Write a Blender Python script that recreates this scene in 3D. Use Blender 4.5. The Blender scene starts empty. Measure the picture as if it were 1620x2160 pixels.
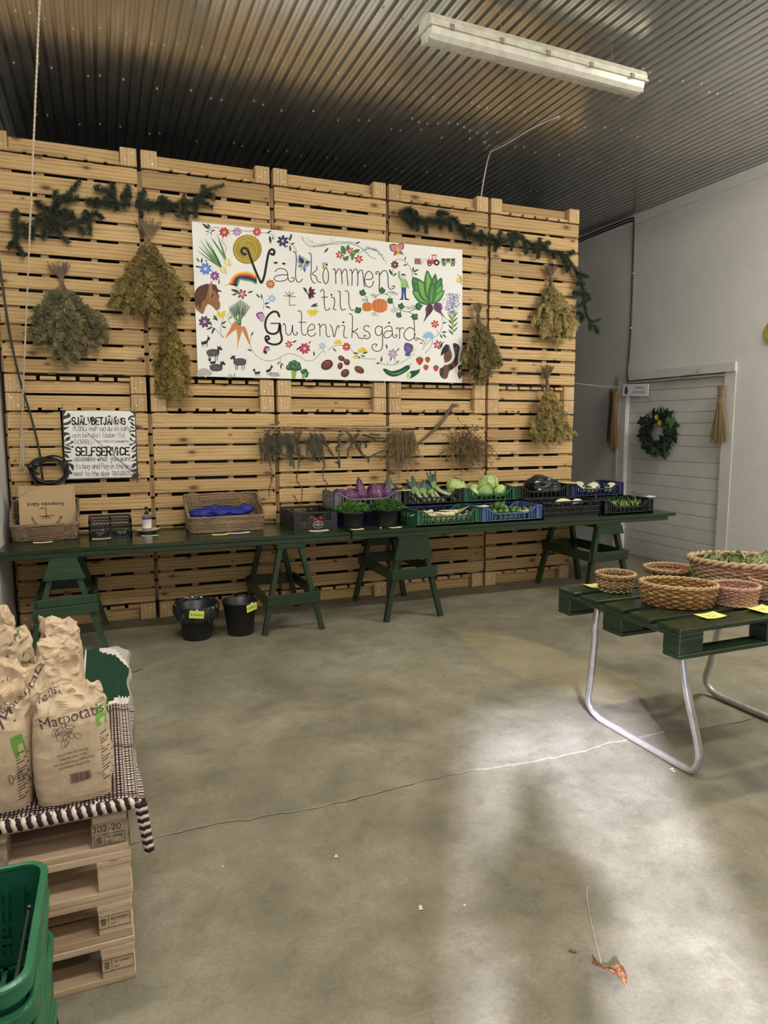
import bpy, bmesh, math, random
import numpy as np
from math import sin, cos, pi, radians as R
from mathutils import Vector, Matrix, Euler

scn = bpy.context.scene
COL = scn.collection
random.seed(7)
RNG = np.random.default_rng(7)

# ------------------------------------------------------------------ camera
FPX, PIT, ROL, YAW, CAMH = 1470.9, 0.1215, -0.0021, 0.3835, 1.7322
_cy, _sy, _cp, _sp = cos(YAW), sin(YAW), cos(PIT), sin(PIT)
C_F = Vector((_sy*_cp, _cy*_cp, -_sp))
_r = Vector((_cy, -_sy, 0)); _u = _r.cross(C_F)
C_R = cos(ROL)*_r + sin(ROL)*_u
C_U = -sin(ROL)*_r + cos(ROL)*_u
cd = bpy.data.cameras.new('camera')
cam = bpy.data.objects.new('camera', cd); COL.objects.link(cam)
cd.sensor_fit = 'HORIZONTAL'; cd.sensor_width = 36.0; cd.lens = FPX/1620*36.0
cd.clip_start = 0.05; cd.clip_end = 200
cam.matrix_world = Matrix(((C_R.x, C_U.x, -C_F.x, 0), (C_R.y, C_U.y, -C_F.y, 0), (C_R.z, C_U.z, -C_F.z, CAMH), (0, 0, 0, 1)))
scn.camera = cam

def px(x, y, axis, val):
    """point of the plane axis=val that the photograph shows at pixel x, y"""
    d = C_F + C_R*((x-810)/FPX) - C_U*((y-1080)/FPX)
    o = (0, 0, CAMH)
    t = (val-o[axis])/d[axis]
    return Vector((d.x*t, d.y*t, CAMH+d.z*t))

# ------------------------------------------------------------------ world, light, exposure
scn.view_settings.view_transform = 'Standard'
scn.view_settings.look = 'None'
scn.view_settings.gamma = 1.0
scn.view_settings.exposure = 0.12
scn.view_settings.use_curve_mapping = False
W = bpy.data.worlds.new('sky'); scn.world = W; W.use_nodes = True
wn = W.node_tree.nodes; wl = W.node_tree.links
bg = wn['Background']
sky = wn.new('ShaderNodeTexSky'); sky.sky_type = 'HOSEK_WILKIE'; sky.turbidity = 4.0
sky.sun_direction = (-0.5, -0.7, 0.5)
mixw = wn.new('ShaderNodeMix'); mixw.data_type = 'RGBA'; mixw.inputs['Factor'].default_value = 0.6
mixw.inputs['B'].default_value = (0.9, 0.95, 1.0, 1)
wl.new(sky.outputs['Color'], mixw.inputs['A']); wl.new(mixw.outputs['Result'], bg.inputs['Color'])
bg.inputs['Strength'].default_value = 0.7

def lamp(name, kind, loc, target, energy, color, **kw):
    l = bpy.data.lights.new(name, kind); l.energy = energy; l.color = color
    for k, v in kw.items(): setattr(l, k, v)
    o = bpy.data.objects.new(name, l); COL.objects.link(o)
    o.location = loc
    o.rotation_euler = (Vector(target)-Vector(loc)).to_track_quat('-Z', 'Y').to_euler()
    return o
# hazy low sun through the open doorway behind the camera
lamp('sun', 'SUN', (-4, -6, 4), (-4+0.51, -6+0.86, 4-0.50), 19.5, (0.74, 0.75, 1.0), angle=R(3.6))
# daylight of the open yard standing in the doorway
lamp('door_daylight', 'AREA', (-0.1, -1.4, 1.3), (1.6, 4.0, 0.7), 6, (0.90, 0.94, 1.0), shape='RECTANGLE', size=1.2, size_y=2.3)

# ------------------------------------------------------------------ helpers
def setp(o, label=None, cat=None, group=None, kind=None):
    if label: o['label'] = label
    if cat: o['category'] = cat
    if group: o['group'] = group
    if kind: o['kind'] = kind
    return o
def thing(name, loc, label, cat, group=None, rz=0):
    o = bpy.data.objects.new(name, None); COL.objects.link(o)
    o.location = loc; o.rotation_euler = (0, 0, rz); o.empty_display_size = .05
    return setp(o, label, cat, group)
def link(name, me, m=None, parent=None, loc=(0, 0, 0), rot=(0, 0, 0), scale=(1, 1, 1)):
    o = bpy.data.objects.new(name, me); COL.objects.link(o)
    if m and not me.materials: me.materials.append(m)
    o.location = loc; o.rotation_euler = rot; o.scale = scale
    if parent: o.parent = parent
    return o
def copy_tree(o, parent=None):
    c = o.copy(); COL.objects.link(c)
    if parent: c.parent = parent
    for ch in list(o.children): copy_tree(ch, c)
    return c

class MB:
    """collects shapes, then links them as one mesh object"""
    def __init__(s): s.v = []; s.f = []; s.c = []; s.col = None
    def add(s, vs, fs, col=None):
        n = len(s.v); s.v.extend([tuple(p) for p in vs]); s.f.extend([tuple(i+n for i in f) for f in fs])
        s.c.extend([col or s.col]*len(fs)); return s
    def box(s, c, d, rot=None, col=None):
        x, y, z = d[0]/2, d[1]/2, d[2]/2
        vs = [Vector(p) for p in ((-x,-y,-z),(x,-y,-z),(x,y,-z),(-x,y,-z),(-x,-y,z),(x,-y,z),(x,y,z),(-x,y,z))]
        if rot is not None: vs = [rot @ p for p in vs]
        c = Vector(c)
        return s.add([p+c for p in vs], ((0,3,2,1),(4,5,6,7),(0,1,5,4),(1,2,6,5),(2,3,7,6),(3,0,4,7)), col)
    def bar(s, a, b, w, h, col=None, up=(0, 0, 1)):
        """box from a to b, w across, h along up"""
        a = Vector(a); b = Vector(b); d = b-a; L = d.length; d.normalize()
        u = Vector(up); sd = d.cross(u)
        if sd.length < 1e-5: sd = d.cross(Vector((0, 1, 0)))
        sd.normalize(); u = sd.cross(d)
        m = Matrix((d, sd, u)).transposed()
        return s.box((a+b)/2, (L, w, h), m, col)
    def tube(s, pts, r, n=6, cap=True, col=None, closed=False):
        pts = [Vector(p) for p in pts]; k = len(pts)
        rs = r if hasattr(r, '__len__') else [r]*k
        vs = []; prev = None
        for i, p in enumerate(pts):
            if closed: t = pts[(i+1) % k]-pts[i-1]
            else: t = pts[min(i+1, k-1)]-pts[max(i-1, 0)]
            t = t.normalized() if t.length > 1e-9 else Vector((0, 0, 1))
            if prev is None:
                a = t.orthogonal().normalized()
            else:
                a = prev-t*prev.dot(t); a = a.normalized() if a.length > 1e-6 else t.orthogonal().normalized()
            prev = a; b = t.cross(a)
            for j in range(n):
                q = 2*pi*j/n; vs.append(p+(a*cos(q)+b*sin(q))*rs[i])
        fs = []
        for i in range(k if closed else k-1):
            i2 = (i+1) % k
            for j in range(n):
                j2 = (j+1) % n; fs.append((i*n+j, i*n+j2, i2*n+j2, i2*n+j))
        if cap and not closed:
            fs.append(tuple(range(n-1, -1, -1))); fs.append(tuple((k-1)*n+j for j in range(n)))
        return s.add(vs, fs, col)
    def lathe(s, prof, n=24, c=(0, 0, 0), col=None, cap0=True, cap1=False):
        c = Vector(c); vs = []; fs = []; k = len(prof)
        for (r, z) in prof:
            for j in range(n): q = 2*pi*j/n; vs.append(c+Vector((r*cos(q), r*sin(q), z)))
        for i in range(k-1):
            for j in range(n):
                j2 = (j+1) % n; fs.append((i*n+j, i*n+j2, (i+1)*n+j2, (i+1)*n+j))
        if cap0: fs.append(tuple(range(n-1, -1, -1)))
        if cap1: fs.append(tuple((k-1)*n+j for j in range(n)))
        return s.add(vs, fs, col)
    def grid(s, fn, nu, nv, col=None, wrap=False):
        vs = [fn(i/(nu if wrap else nu), j/nv) for j in range(nv+1) for i in range(nu if wrap else nu+1)]
        m = nu if wrap else nu+1; fs = []
        for j in range(nv):
            for i in range(nu):
                i2 = (i+1) % m; fs.append((j*m+i, j*m+i2, (j+1)*m+i2, (j+1)*m+i))
        if callable(col):
            n = len(s.v); s.v.extend([tuple(p) for p in vs])
            for k, f in enumerate(fs):
                s.f.append(tuple(a+n for a in f)); s.c.append(col((k % nu+.5)/nu, (k//nu+.5)/nv))
            return s
        return s.add(vs, fs, col)
    def mesh(s, name, m=None, smooth=False):
        me = bpy.data.meshes.new(name); me.from_pydata(s.v, [], s.f)
        if any(c is not None for c in s.c):
            at = me.color_attributes.new('Col', 'FLOAT_COLOR', 'CORNER')
            tot = np.array([len(f) for f in s.f])
            cols = np.array([(*(c or (1, 1, 1))[:3], 1.0) for c in s.c], dtype=np.float32)
            at.data.foreach_set('color', np.repeat(cols, tot, axis=0).ravel())
        if m: me.materials.append(m)
        if smooth:
            me.polygons.foreach_set('use_smooth', [True]*len(me.polygons))
        me.update(); return me
    def build(s, name, m=None, parent=None, smooth=False, loc=(0, 0, 0), rot=(0, 0, 0)):
        return link(name, s.mesh(name, m, smooth), None, parent, loc, rot)

_bm = {}
def bev_mesh(name, d, bev=.003, m=None, key=None):
    """shared bevelled box mesh of size d"""
    k = (name, tuple(round(x, 4) for x in d), bev, m.name if m else '', key)
    if k in _bm: return _bm[k]
    bm = bmesh.new(); bmesh.ops.create_cube(bm, size=1)
    bmesh.ops.scale(bm, vec=d, verts=bm.verts)
    bmesh.ops.bevel(bm, geom=list(bm.edges), offset=bev, segments=1, affect='EDGES')
    me = bpy.data.meshes.new(name); bm.to_mesh(me); bm.free()
    if m: me.materials.append(m)
    _bm[k] = me; return me
def sphere_mesh(name, r, nu=16, nv=10, m=None, sx=1, sy=1, sz=1):
    mb = MB()
    def fn(u, v):
        a = 2*pi*u; b = pi*v-pi/2
        return (r*sx*cos(b)*cos(a), r*sy*cos(b)*sin(a), r*sz*sin(b))
    mb.grid(fn, nu, nv, wrap=True); return mb.mesh(name, m, True)
def catmull(pts, sub=6, closed=False):
    P = [np.array(p, float) for p in pts]; n = len(P); out = []
    for i in range(n if closed else n-1):
        p0 = P[(i-1) % n] if (closed or i > 0) else P[0]*2-P[1]
        p1 = P[i]; p2 = P[(i+1) % n]
        p3 = P[(i+2) % n] if (closed or i < n-2) else P[-1]*2-P[-2]
        for k in range(sub):
            t = k/sub
            out.append(.5*((2*p1)+(-p0+p2)*t+(2*p0-5*p1+4*p2-p3)*t*t+(-p0+3*p1-3*p2+p3)*t**3))
    if not closed: out.append(P[-1])
    return out
def text_mesh(body, size, align='CENTER', bold=0.):
    cu = bpy.data.curves.new('t', 'FONT'); cu.body = body; cu.size = size; cu.offset = bold; cu.align_x = align; cu.resolution_u = 3
    o = bpy.data.objects.new('t', cu); COL.objects.link(o)
    dg = bpy.context.evaluated_depsgraph_get()
    me = o.evaluated_get(dg).to_mesh()
    vs = [(v.co.x, v.co.y) for v in me.vertices]; fs = [tuple(p.vertices) for p in me.polygons]
    o.evaluated_get(dg).to_mesh_clear()
    bpy.data.objects.remove(o); bpy.data.curves.remove(cu)
    return vs, fs

# ------------------------------------------------------------------ materials
class NT:
    def __init__(s, name):
        s.m = bpy.data.materials.new(name); s.m.use_nodes = True
        s.n = s.m.node_tree.nodes; s.l = s.m.node_tree.links; s.b = s.n['Principled BSDF']
    def node(s, t, ins=None, **kw):
        n = s.n.new(t)
        for k, v in kw.items(): setattr(n, k, v)
        for k, v in (ins or {}).items():
            if isinstance(v, bpy.types.NodeSocket): s.l.new(v, n.inputs[k])
            else: n.inputs[k].default_value = v
        return n
    def set(s, k, v):
        if isinstance(v, bpy.types.NodeSocket): s.l.new(v, s.b.inputs[k])
        else: s.b.inputs[k].default_value = v
    def coords(s, kind='Object', scale=(1, 1, 1), rnd=False):
        tc = s.node('ShaderNodeTexCoord'); out = tc.outputs[kind]
        if rnd:
            oi = s.node('ShaderNodeObjectInfo')
            mu = s.node('ShaderNodeVectorMath', {0: (31.7, 17.3, 53.1), 'Scale': oi.outputs['Random']}, operation='SCALE')
            ad = s.node('ShaderNodeVectorMath', {0: out, 1: mu.outputs[0]}, operation='ADD'); out = ad.outputs[0]
        mp = s.node('ShaderNodeMapping', {'Vector': out, 'Scale': scale}); return mp.outputs[0]
    def noise(s, vec, scale, detail=4, rough=.55, dist=0):
        return s.node('ShaderNodeTexNoise', {'Vector': vec, 'Scale': scale, 'Detail': detail, 'Roughness': rough, 'Distortion': dist}).outputs['Fac']
    def ramp(s, fac, stops, interp='LINEAR'):
        r = s.node('ShaderNodeValToRGB', {'Fac': fac}); e = r.color_ramp; e.interpolation = interp
        while len(e.elements) < len(stops): e.elements.new(.5)
        for k, (p, c) in enumerate(stops): e.elements[k].position = p; e.elements[k].color = (*c[:3], 1)
        return r.outputs['Color']
    def mix(s, f, a, b, mode='MIX'):
        n = s.node('ShaderNodeMix', data_type='RGBA', blend_type=mode)
        for k, v in (('Factor', f), ('A', a), ('B', b)):
            if isinstance(v, bpy.types.NodeSocket): s.l.new(v, n.inputs[k])
            else: n.inputs[k].default_value = v if k == 'Factor' else (*v[:3], 1)
        return n.outputs['Result']
    def math(s, op, a, b=0.0, c=None):
        n = s.node('ShaderNodeMath', operation=op)
        for k, v in ((0, a), (1, b), (2, c)):
            if v is None: continue
            if isinstance(v, bpy.types.NodeSocket): s.l.new(v, n.inputs[k])
            else: n.inputs[k].default_value = v
        return n.outputs[0]
    def bump(s, h, strength=.3, dist=.01):
        s.l.new(s.node('ShaderNodeBump', {'Height': h, 'Strength': strength, 'Distance': dist}).outputs[0], s.b.inputs['Normal'])

MATS = {}
def plain(name, col, rough=.6, metal=0., var=.12, scale=12., bump=0., spec=.5, stretch=(1, 1, 1)):
    """procedural paint / plastic / cloth: noise mottled colour and roughness"""
    if name in MATS: return MATS[name]
    t = NT(name); v = t.coords('Object', stretch, True)
    f = t.noise(v, scale, 5)
    a = tuple(c*(1-var) for c in col); b = tuple(min(1, c*(1+var)) for c in col)
    t.set('Base Color', t.ramp(f, [(.3, a), (.7, b)])); t.set('Metallic', metal)
    t.set('Roughness', t.math('MULTIPLY_ADD', f, .2, rough-.1)); t.set('Specular IOR Level', spec)
    if bump: t.bump(t.noise(v, scale*4, 3), bump, .004)
    MATS[name] = t.m; return t.m
def vcol(name, rough=.7, spec=.3, noise=.12, scale=40, trans=0.):
    """colours come per face from the mesh, with a little grain"""
    if name in MATS: return MATS[name]
    t = NT(name); at = t.node('ShaderNodeVertexColor', layer_name='Col')
    f = t.noise(t.coords('Object'), scale, 3)
    t.set('Base Color', t.mix(1., at.outputs['Color'], t.ramp(f, [(.25, (1-noise,)*3), (.75, (1,)*3)]), 'MULTIPLY'))
    t.set('Roughness', rough); t.set('Specular IOR Level', spec)
    MATS[name] = t.m; return t.m
def wood(name, light, dark, knot=(.20, .10, .04), rough=.65, scale=1., hue=.35, knots=True, grain='x'):
    if name in MATS: return MATS[name]
    t = NT(name)
    sc = {'x': (1, 9, 9), 'z': (9, 9, 1), 'y': (9, 1, 9)}[grain]
    v = t.coords('Object', tuple(c*scale for c in sc), True)
    f1 = t.noise(v, 2.2, 6, .6, .8)
    f2 = t.noise(v, 9, 5, .65, 1.5)
    w = t.node('ShaderNodeTexWave', {'Vector': v, 'Scale': 1.1, 'Distortion': 7.0, 'Detail': 3.0, 'Detail Scale': .8}, wave_type='BANDS', bands_direction='Z' if grain == 'x' else 'X').outputs['Fac']
    g = t.math('ADD', t.math('MULTIPLY', f1, .5), t.math('ADD', t.math('MULTIPLY', f2, .3), t.math('MULTIPLY', w, .2)))
    col = t.ramp(g, [(.30, dark), (.50, light), (.74, tuple(min(1, c*1.14) for c in light))])
    oi = t.node('ShaderNodeObjectInfo')
    tint = t.ramp(oi.outputs['Random'], [(0, (1-hue*.9, 1-hue, 1-hue*1.15)), (.3, (.96, .93, .88)), (.75, (1, 1, 1)), (1, (1.0, .96, .92))])
    col = t.mix(1., col, tint, 'MULTIPLY')
    if knots:
        v2 = t.coords('Object', tuple(c*scale for c in {'x': (2.1, 3., 4.3), 'z': (4.3, 3, 2.1), 'y': (4.3, 2.1, 3)}[grain]), True)
        sp = t.node('ShaderNodeSeparateXYZ', {0: v2}); cb = t.node('ShaderNodeCombineXYZ', {0: sp.outputs[0], 1: sp.outputs[2]})
        vo = t.node('ShaderNodeTexVoronoi', {'Vector': cb.outputs[0], 'Scale': 1.15, 'Randomness': 1.0}, voronoi_dimensions='2D')
        sr = t.node('ShaderNodeSeparateColor', {0: vo.outputs['Color']}); pick = t.math('GREATER_THAN', sr.outputs[0], .42)
        dd = t.math('DIVIDE', vo.outputs['Distance'], t.math('MULTIPLY_ADD', sr.outputs[1], 1.1, .45))
        k = t.ramp(dd, [(.03, (1, 1, 1)), (.07, (.5,)*3), (.11, (.12,)*3), (.2, (0, 0, 0))]); k = t.math('MULTIPLY', k, pick)
        col = t.mix(k, col, knot)
    t.set('Base Color', col); t.set('Roughness', rough); t.set('Specular IOR Level', .3)
    t.bump(t.math('ADD', f2, t.math('MULTIPLY', w, .3)), .25, .003)
    MATS[name] = t.m; return t.m

# ------------------------------------------------------------------ room shell
XL, XR, YF, YB, ZC = -0.748, 6.574, -0.9, 9.6, 4.46
D = 6.529          # face of the pallet partition

def concrete():
    t = NT('worn_concrete'); v = t.coords('Object')
    big = t.noise(v, .7, 5, .6, .4); mid = t.noise(v, 3.2, 7, .62, .3); fine = t.noise(v, 60, 4, .7)
    col = t.ramp(t.math('ADD', t.math('MULTIPLY', big, .5), t.math('MULTIPLY', mid, .5)),
                 [(.37, (.125, .115, .078)), (.5, (.228, .209, .148)), (.63, (.35, .325, .252))])
    vs = t.coords('Object', (.25, 1.6, 1)); sw = t.noise(vs, 5, 8, .7, .6)        # trowel sweeps
    col = t.mix(t.math('MULTIPLY', sw, .5), col, (.255, .233, .17), 'MIX')
    col = t.mix(.6, col, t.ramp(fine, [(.3, (.66,)*3), (.62, (1, 1, 1))]), 'MULTIPLY'); col = t.mix(.5, col, t.ramp(t.noise(v, 190, 3, .7), [(.34, (.6,)*3), (.5, (1, 1, 1)), (.72, (1, 1, 1))]), 'MULTIPLY')
    gr = t.noise(v, 11, 9, .72, .5); col = t.mix(.55, col, t.ramp(gr, [(.32, (.62, .60, .56)), (.5, (1, 1, 1)), (.68, (1.0, 1.0, 1.0))]), 'MULTIPLY')
    scn_ = t.ramp(t.noise(t.coords('Object', (1, 9, 1)), 14, 6, .8, 1.5), [(.64, (0, 0, 0)), (.73, (1, 1, 1))]); col = t.mix(t.math('MULTIPLY', scn_, .32), col, (.42, .41, .36))
    # blotches of old dirt
    bl = t.ramp(t.noise(v, 1.7, 8, .72, 1.2), [(.56, (0, 0, 0)), (.70, (1, 1, 1))])
    col = t.mix(t.math('MULTIPLY', bl, .5), col, (.10, .09, .062))
    sep = t.node('ShaderNodeSeparateXYZ', {0: v}); X, Y = sep.outputs[0], sep.outputs[1]
    wob = t.math('MULTIPLY_ADD', t.noise(v, 2.3, 6, .65), .7, -.35)
    # buff coloured repair screed
    ax = t.math('SUBTRACT', X, 2.95); ay = t.math('SUBTRACT', Y, 4.15)
    q = t.math('ADD', t.math('POWER', t.math('DIVIDE', t.math('ADD', ax, t.math('MULTIPLY', ay, .12)), .34), 2), t.math('POWER', t.math('DIVIDE', ay, .95), 2))
    q = t.math('ADD', q, t.math('MULTIPLY', wob, 1.6))
    pm = t.ramp(q, [(.82, (1, 1, 1)), (.98, (0, 0, 0))])
    col = t.mix(t.math('MULTIPLY', t.math('MULTIPLY', pm, t.ramp(t.noise(v, 5, 6, .7), [(.35, (.3,)*3), (.6, (1,)*3)])), .55), col, (.33, .275, .145))
    # chipped, rough seam of an old trench beside the pallet table
    sx = t.math('SUBTRACT', X, t.math('MULTIPLY_ADD', Y, .22, 2.37)); sx = t.math('ADD', sx, t.math('MULTIPLY', wob, .16))
    sm = t.ramp(t.math('ABSOLUTE', sx), [(.02, (1, 1, 1)), (.10, (0, 0, 0))])
    sm2 = t.math('MULTIPLY', sm, t.ramp(Y, [(.0, (1, 1, 1)), (1., (1, 1, 1))]))
    gate = t.math('MULTIPLY', t.math('LESS_THAN', Y, 3.5), t.math('GREATER_THAN', Y, .4))
    sm2 = t.math('MULTIPLY', sm2, gate)
    col = t.mix(t.math('MULTIPLY', sm2, .75), col, (.17, .15, .13))
    # hairline cracks
    vo = t.node('ShaderNodeTexVoronoi', {'Vector': t.mix(.12, v, t.node('ShaderNodeTexNoise', {'Vector': v, 'Scale': 2.0}).outputs['Color']), 'Scale': .62}, feature='DISTANCE_TO_EDGE').outputs['Distance']
    ck = t.ramp(vo, [(.0015, (1, 1, 1)), (.005, (0, 0, 0))])
    col = t.mix(t.math('MULTIPLY', t.math('MULTIPLY', ck, .3), t.ramp(t.noise(v, .9, 2), [(.5, (0, 0, 0)), (.56, (1, 1, 1))])), col, (.15, .13, .10))
    # white paint specks
    sp = t.node('ShaderNodeTexVoronoi', {'Vector': v, 'Scale': 9.0}).outputs['Distance']
    spm = t.math('MULTIPLY', t.math('LESS_THAN', sp, .045), t.math('GREATER_THAN', t.noise(v, 1.1, 2), .57))
    col = t.mix(t.math('MULTIPLY', spm, .7), col, (.72, .70, .64))
    t.set('Base Color', col); t.set('Roughness', t.math('MULTIPLY_ADD', mid, .3, .42)); t.set('Specular IOR Level', .35)
    h = t.math('ADD', t.math('MULTIPLY', mid, .5), t.math('ADD', t.math('MULTIPLY', fine, .25), t.math('MULTIPLY', sm2, -1.2)))
    t.bump(h, .36, .012)
    return t.m
def plaster(name, col, var=.06):
    t = NT(name); v = t.coords('Object')
    a = t.noise(v, .9, 5, .6); b = t.noise(v, 26, 5, .65); c = t.noise(v, 4, 6, .6, 1.)
    t.set('Base Color', t.ramp(t.math('ADD', t.math('MULTIPLY', a, .6), t.math('MULTIPLY', c, .4)),
          [(.32, tuple(x*(1-var*1.6) for x in col)), (.6, col)]))
    t.set('Roughness', .8); t.set('Specular IOR Level', .25)
    t.bump(t.math('ADD', t.math('MULTIPLY', b, .3), t.math('MULTIPLY', c, .9)), .35, .012)
    return t.m
M_CONC = concrete()
M_WALL = plaster('grey_white_plaster', (.64, .635, .62))
M_TRIM = plain('white_gloss_woodwork', (.56, .555, .53), .5, var=.06, scale=5, bump=.12)
M_DARK = plain('dark_void_backing', (.04, .038, .035), .9)  # near-black backing colour, stands for unlit space

# floor: two cast slabs with a ragged open joint between them
fl = MB().box(((XL+XR)/2, (YF+YB)/2-1.7, -.16), (XR-XL+.6, YB-YF+3.6, .2)).build('floor', plain('joint_dirt', (.13, .12, .095), .95))
setp(fl, kind='structure')
jx = np.linspace(XL, XR, 150)
jy = 2.93-.012*(jx-1)**2*np.sign(jx-1)*.6+RNG.normal(0, .006, 150)+.02*np.sin(jx*5.2)
def slab(sign, ylim):
    mb = MB(); n = len(jx)
    e = jy+sign*(.0008+np.abs(RNG.normal(0, .003, n)))
    e2 = e+sign*.007
    vs = [(x, ylim, 0) for x in jx]+[(x, y, 0) for x, y in zip(jx, e2)]+[(x, y, -.003) for x, y in zip(jx, e)]+[(x, y, -.06) for x, y in zip(jx, e)]
    fs = []
    for k in range(3):
        for i in range(n-1):
            q = (k*n+i, k*n+i+1, (k+1)*n+i+1, (k+1)*n+i)
            fs.append(q if sign < 0 else q[::-1])
    mb.add(vs, fs); return mb.build('slab', M_CONC, fl)
slab(-1, YF-3.4); slab(1, YB)

# ceiling: corrugated galvanised sheets
def galv():
    t = NT('galvanised_sheet'); v = t.coords('Object')
    f = t.noise(v, 3.0, 5, .6); g = t.noise(t.coords('Object', (6, .5, 1)), 8, 4, .6)
    t.set('Base Color', t.ramp(t.math('ADD', t.math('MULTIPLY', f, .5), t.math('MULTIPLY', g, .5)), [(.3, (.60, .60, .585)), (.7, (.75, .75, .73))]))
    t.set('Metallic', .88); t.set('Roughness', t.math('MULTIPLY_ADD', f, .12, .17))
    t.bump(t.noise(v, 1.4, 3), .05, .05)
    return t.m
M_GALV = galv()
ce = MB().box(((XL+XR)/2, (YF+YB)/2, ZC+.12), (XR-XL+.4, YB-YF+.4, .1)).build('ceiling', M_DARK)
setp(ce, kind='structure')
P = .086
prof = [(0, 0), (.0235, 0), (.0255, .004), (.0285, .004), (.0305, 0), (.054, 0), (.059, .032), (.080, .032)]
def sheet_mesh(n):
    mb = MB(); pts = [(k*P+a, b) for k in range(n) for a, b in prof]+[(n*P, 0), (n*P+.05, 0)]
    L = YB-YF
    vs = [(a, 0, b) for a, b in pts]+[(a, L, b) for a, b in pts]
    m = len(pts); mb.add(vs, [(i, i+m, i+m+1, i+1) for i in range(m-1)])
    return mb.mesh('sheet', M_GALV)
sm9 = sheet_mesh(10)
x = XL; k = 0
while x < XR-.02:
    n = int(min(10, (XR-x)/P))
    if n < 1: break
    link('sheet', sm9 if n == 10 else sheet_mesh(n), None, ce, (x, YF, ZC+(.0015 if k % 2 else 0))); x += n*P; k += 1
sc = MB()
for Yr, st in ((3.55, 3), (4.62, 2), (5.55, 2), (6.25, 3), (7.2, 4), (6.02, 0)):
    i = 0
    xs = np.arange(XL+.015, XR, P)
    if st == 0: xs = xs[40:51]; st = 1
    for j, xx in enumerate(xs):
        if j % st == 0 or (j*7) % 5 == 0: sc.lathe([(.009, 0), (.009, -.004), (.004, -.009), (0.0005, -.009)], 6, (xx, Yr+.05*sin(j), ZC))
sc = sc.build('screw', plain('screw_zinc', (.5, .5, .48), .35, .9), ce); sc['kind'] = 'stuff'

def wallbox(name, a, b, m=M_WALL, parent=None, kind='structure'):
    a = Vector(a); b = Vector(b)
    o = MB().box((a+b)/2, tuple(abs(c) for c in (b-a))).build(name, m, parent)
    if kind: o['kind'] = kind
    return o
wallbox('wall_left', (XL-.25, YF, 0), (XL, YB, ZC+.1))
wallbox('wall_back', (XL-.25, YB, 0), (XR+.25, YB+.2, ZC+.1), plain('shade_dark_wall', (.06, .06, .06), .9))  # dark colour stands for the unlit space behind the pallets
# front wall behind the camera, with the open doorway that lets the daylight in
DX0, DX1, DZ = -.735, .50, 2.68
fw = MB(); T = .25
for a, b in (((XL-.25, YF-T, 0), (DX0, YF, ZC+.1)), ((DX1, YF-T, 0), (XR+.25, YF, ZC+.1)), ((DX0, YF-T, DZ), (DX1, YF, ZC+.1))):
    a = Vector(a); b = Vector(b); fw.box((a+b)/2, tuple(b-a))
setp(fw.build('wall_front', M_WALL), kind='structure')
# right wall with the boarded door in its recess
y0, y1, zt = 5.98, 7.555, 2.335
rwm = MB()
for a, b in (((XR, YF, 0), (XR+.25, y0, ZC+.1)), ((XR, y1, 0), (XR+.25, YB, ZC+.1)), ((XR, y0, zt), (XR+.25, y1, ZC+.1)), ((XR+.12, y0, 0), (XR+.25, y1, zt))):
    a = Vector(a); b = Vector(b); rwm.box((a+b)/2, tuple(b-a))
# a thin settlement crack and a second plaster edge in relief
wr = setp(rwm.build('wall_right', M_WALL), kind='structure')
wallbox('trim_1', (XR-.014, YF, 4.335), (XR, YB, ZC), M_WALL)
dr = setp(MB().box((XR+.085, (y0+y1)/2, zt/2), (.05, y1-y0-.002, zt-.004)).build('door_1', M_TRIM), kind='structure')
zs = [0.004, .112, .225, .339, .50, .66, .82, .975, 1.123, 1.30, 1.487, 1.62, 1.77, 1.905, 2.05, 2.19, 2.33]
for i in range(len(zs)-1):
    h = zs[i+1]-zs[i]-.004
    link('board', bev_mesh('board', (.026, y1-y0-.012, h), .0025, M_TRIM), None, dr, (XR+.047+.0015*((i*5) % 3), (y0+y1)/2, (zs[i]+zs[i+1])/2))
tr = setp(MB().box((XR-.002, 5.905, 1.17), (.016, .15, 2.34)).build('trim_2', M_TRIM), kind='structure')
setp(MB().box((XR-.012, 7.615, 1.17), (.03, .118, 2.34)).build('trim_3', M_TRIM), kind='structure')
setp(MB().box((XR-.016, 6.755, 2.39), (.034, 1.86, .105)).build('trim_4', M_TRIM), kind='structure')
setp(MB().box((XR-.016, 7.70, 1.2), (.034, .035, 2.4)).build('trim_5', M_TRIM), kind='structure')
setp(MB().box((XR+.002, 6.77, 2.31), (.05, 1.57, .022)).build('trim_6', plain('grey_door_rail', (.36, .35, .33), .6)), kind='structure')

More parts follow.
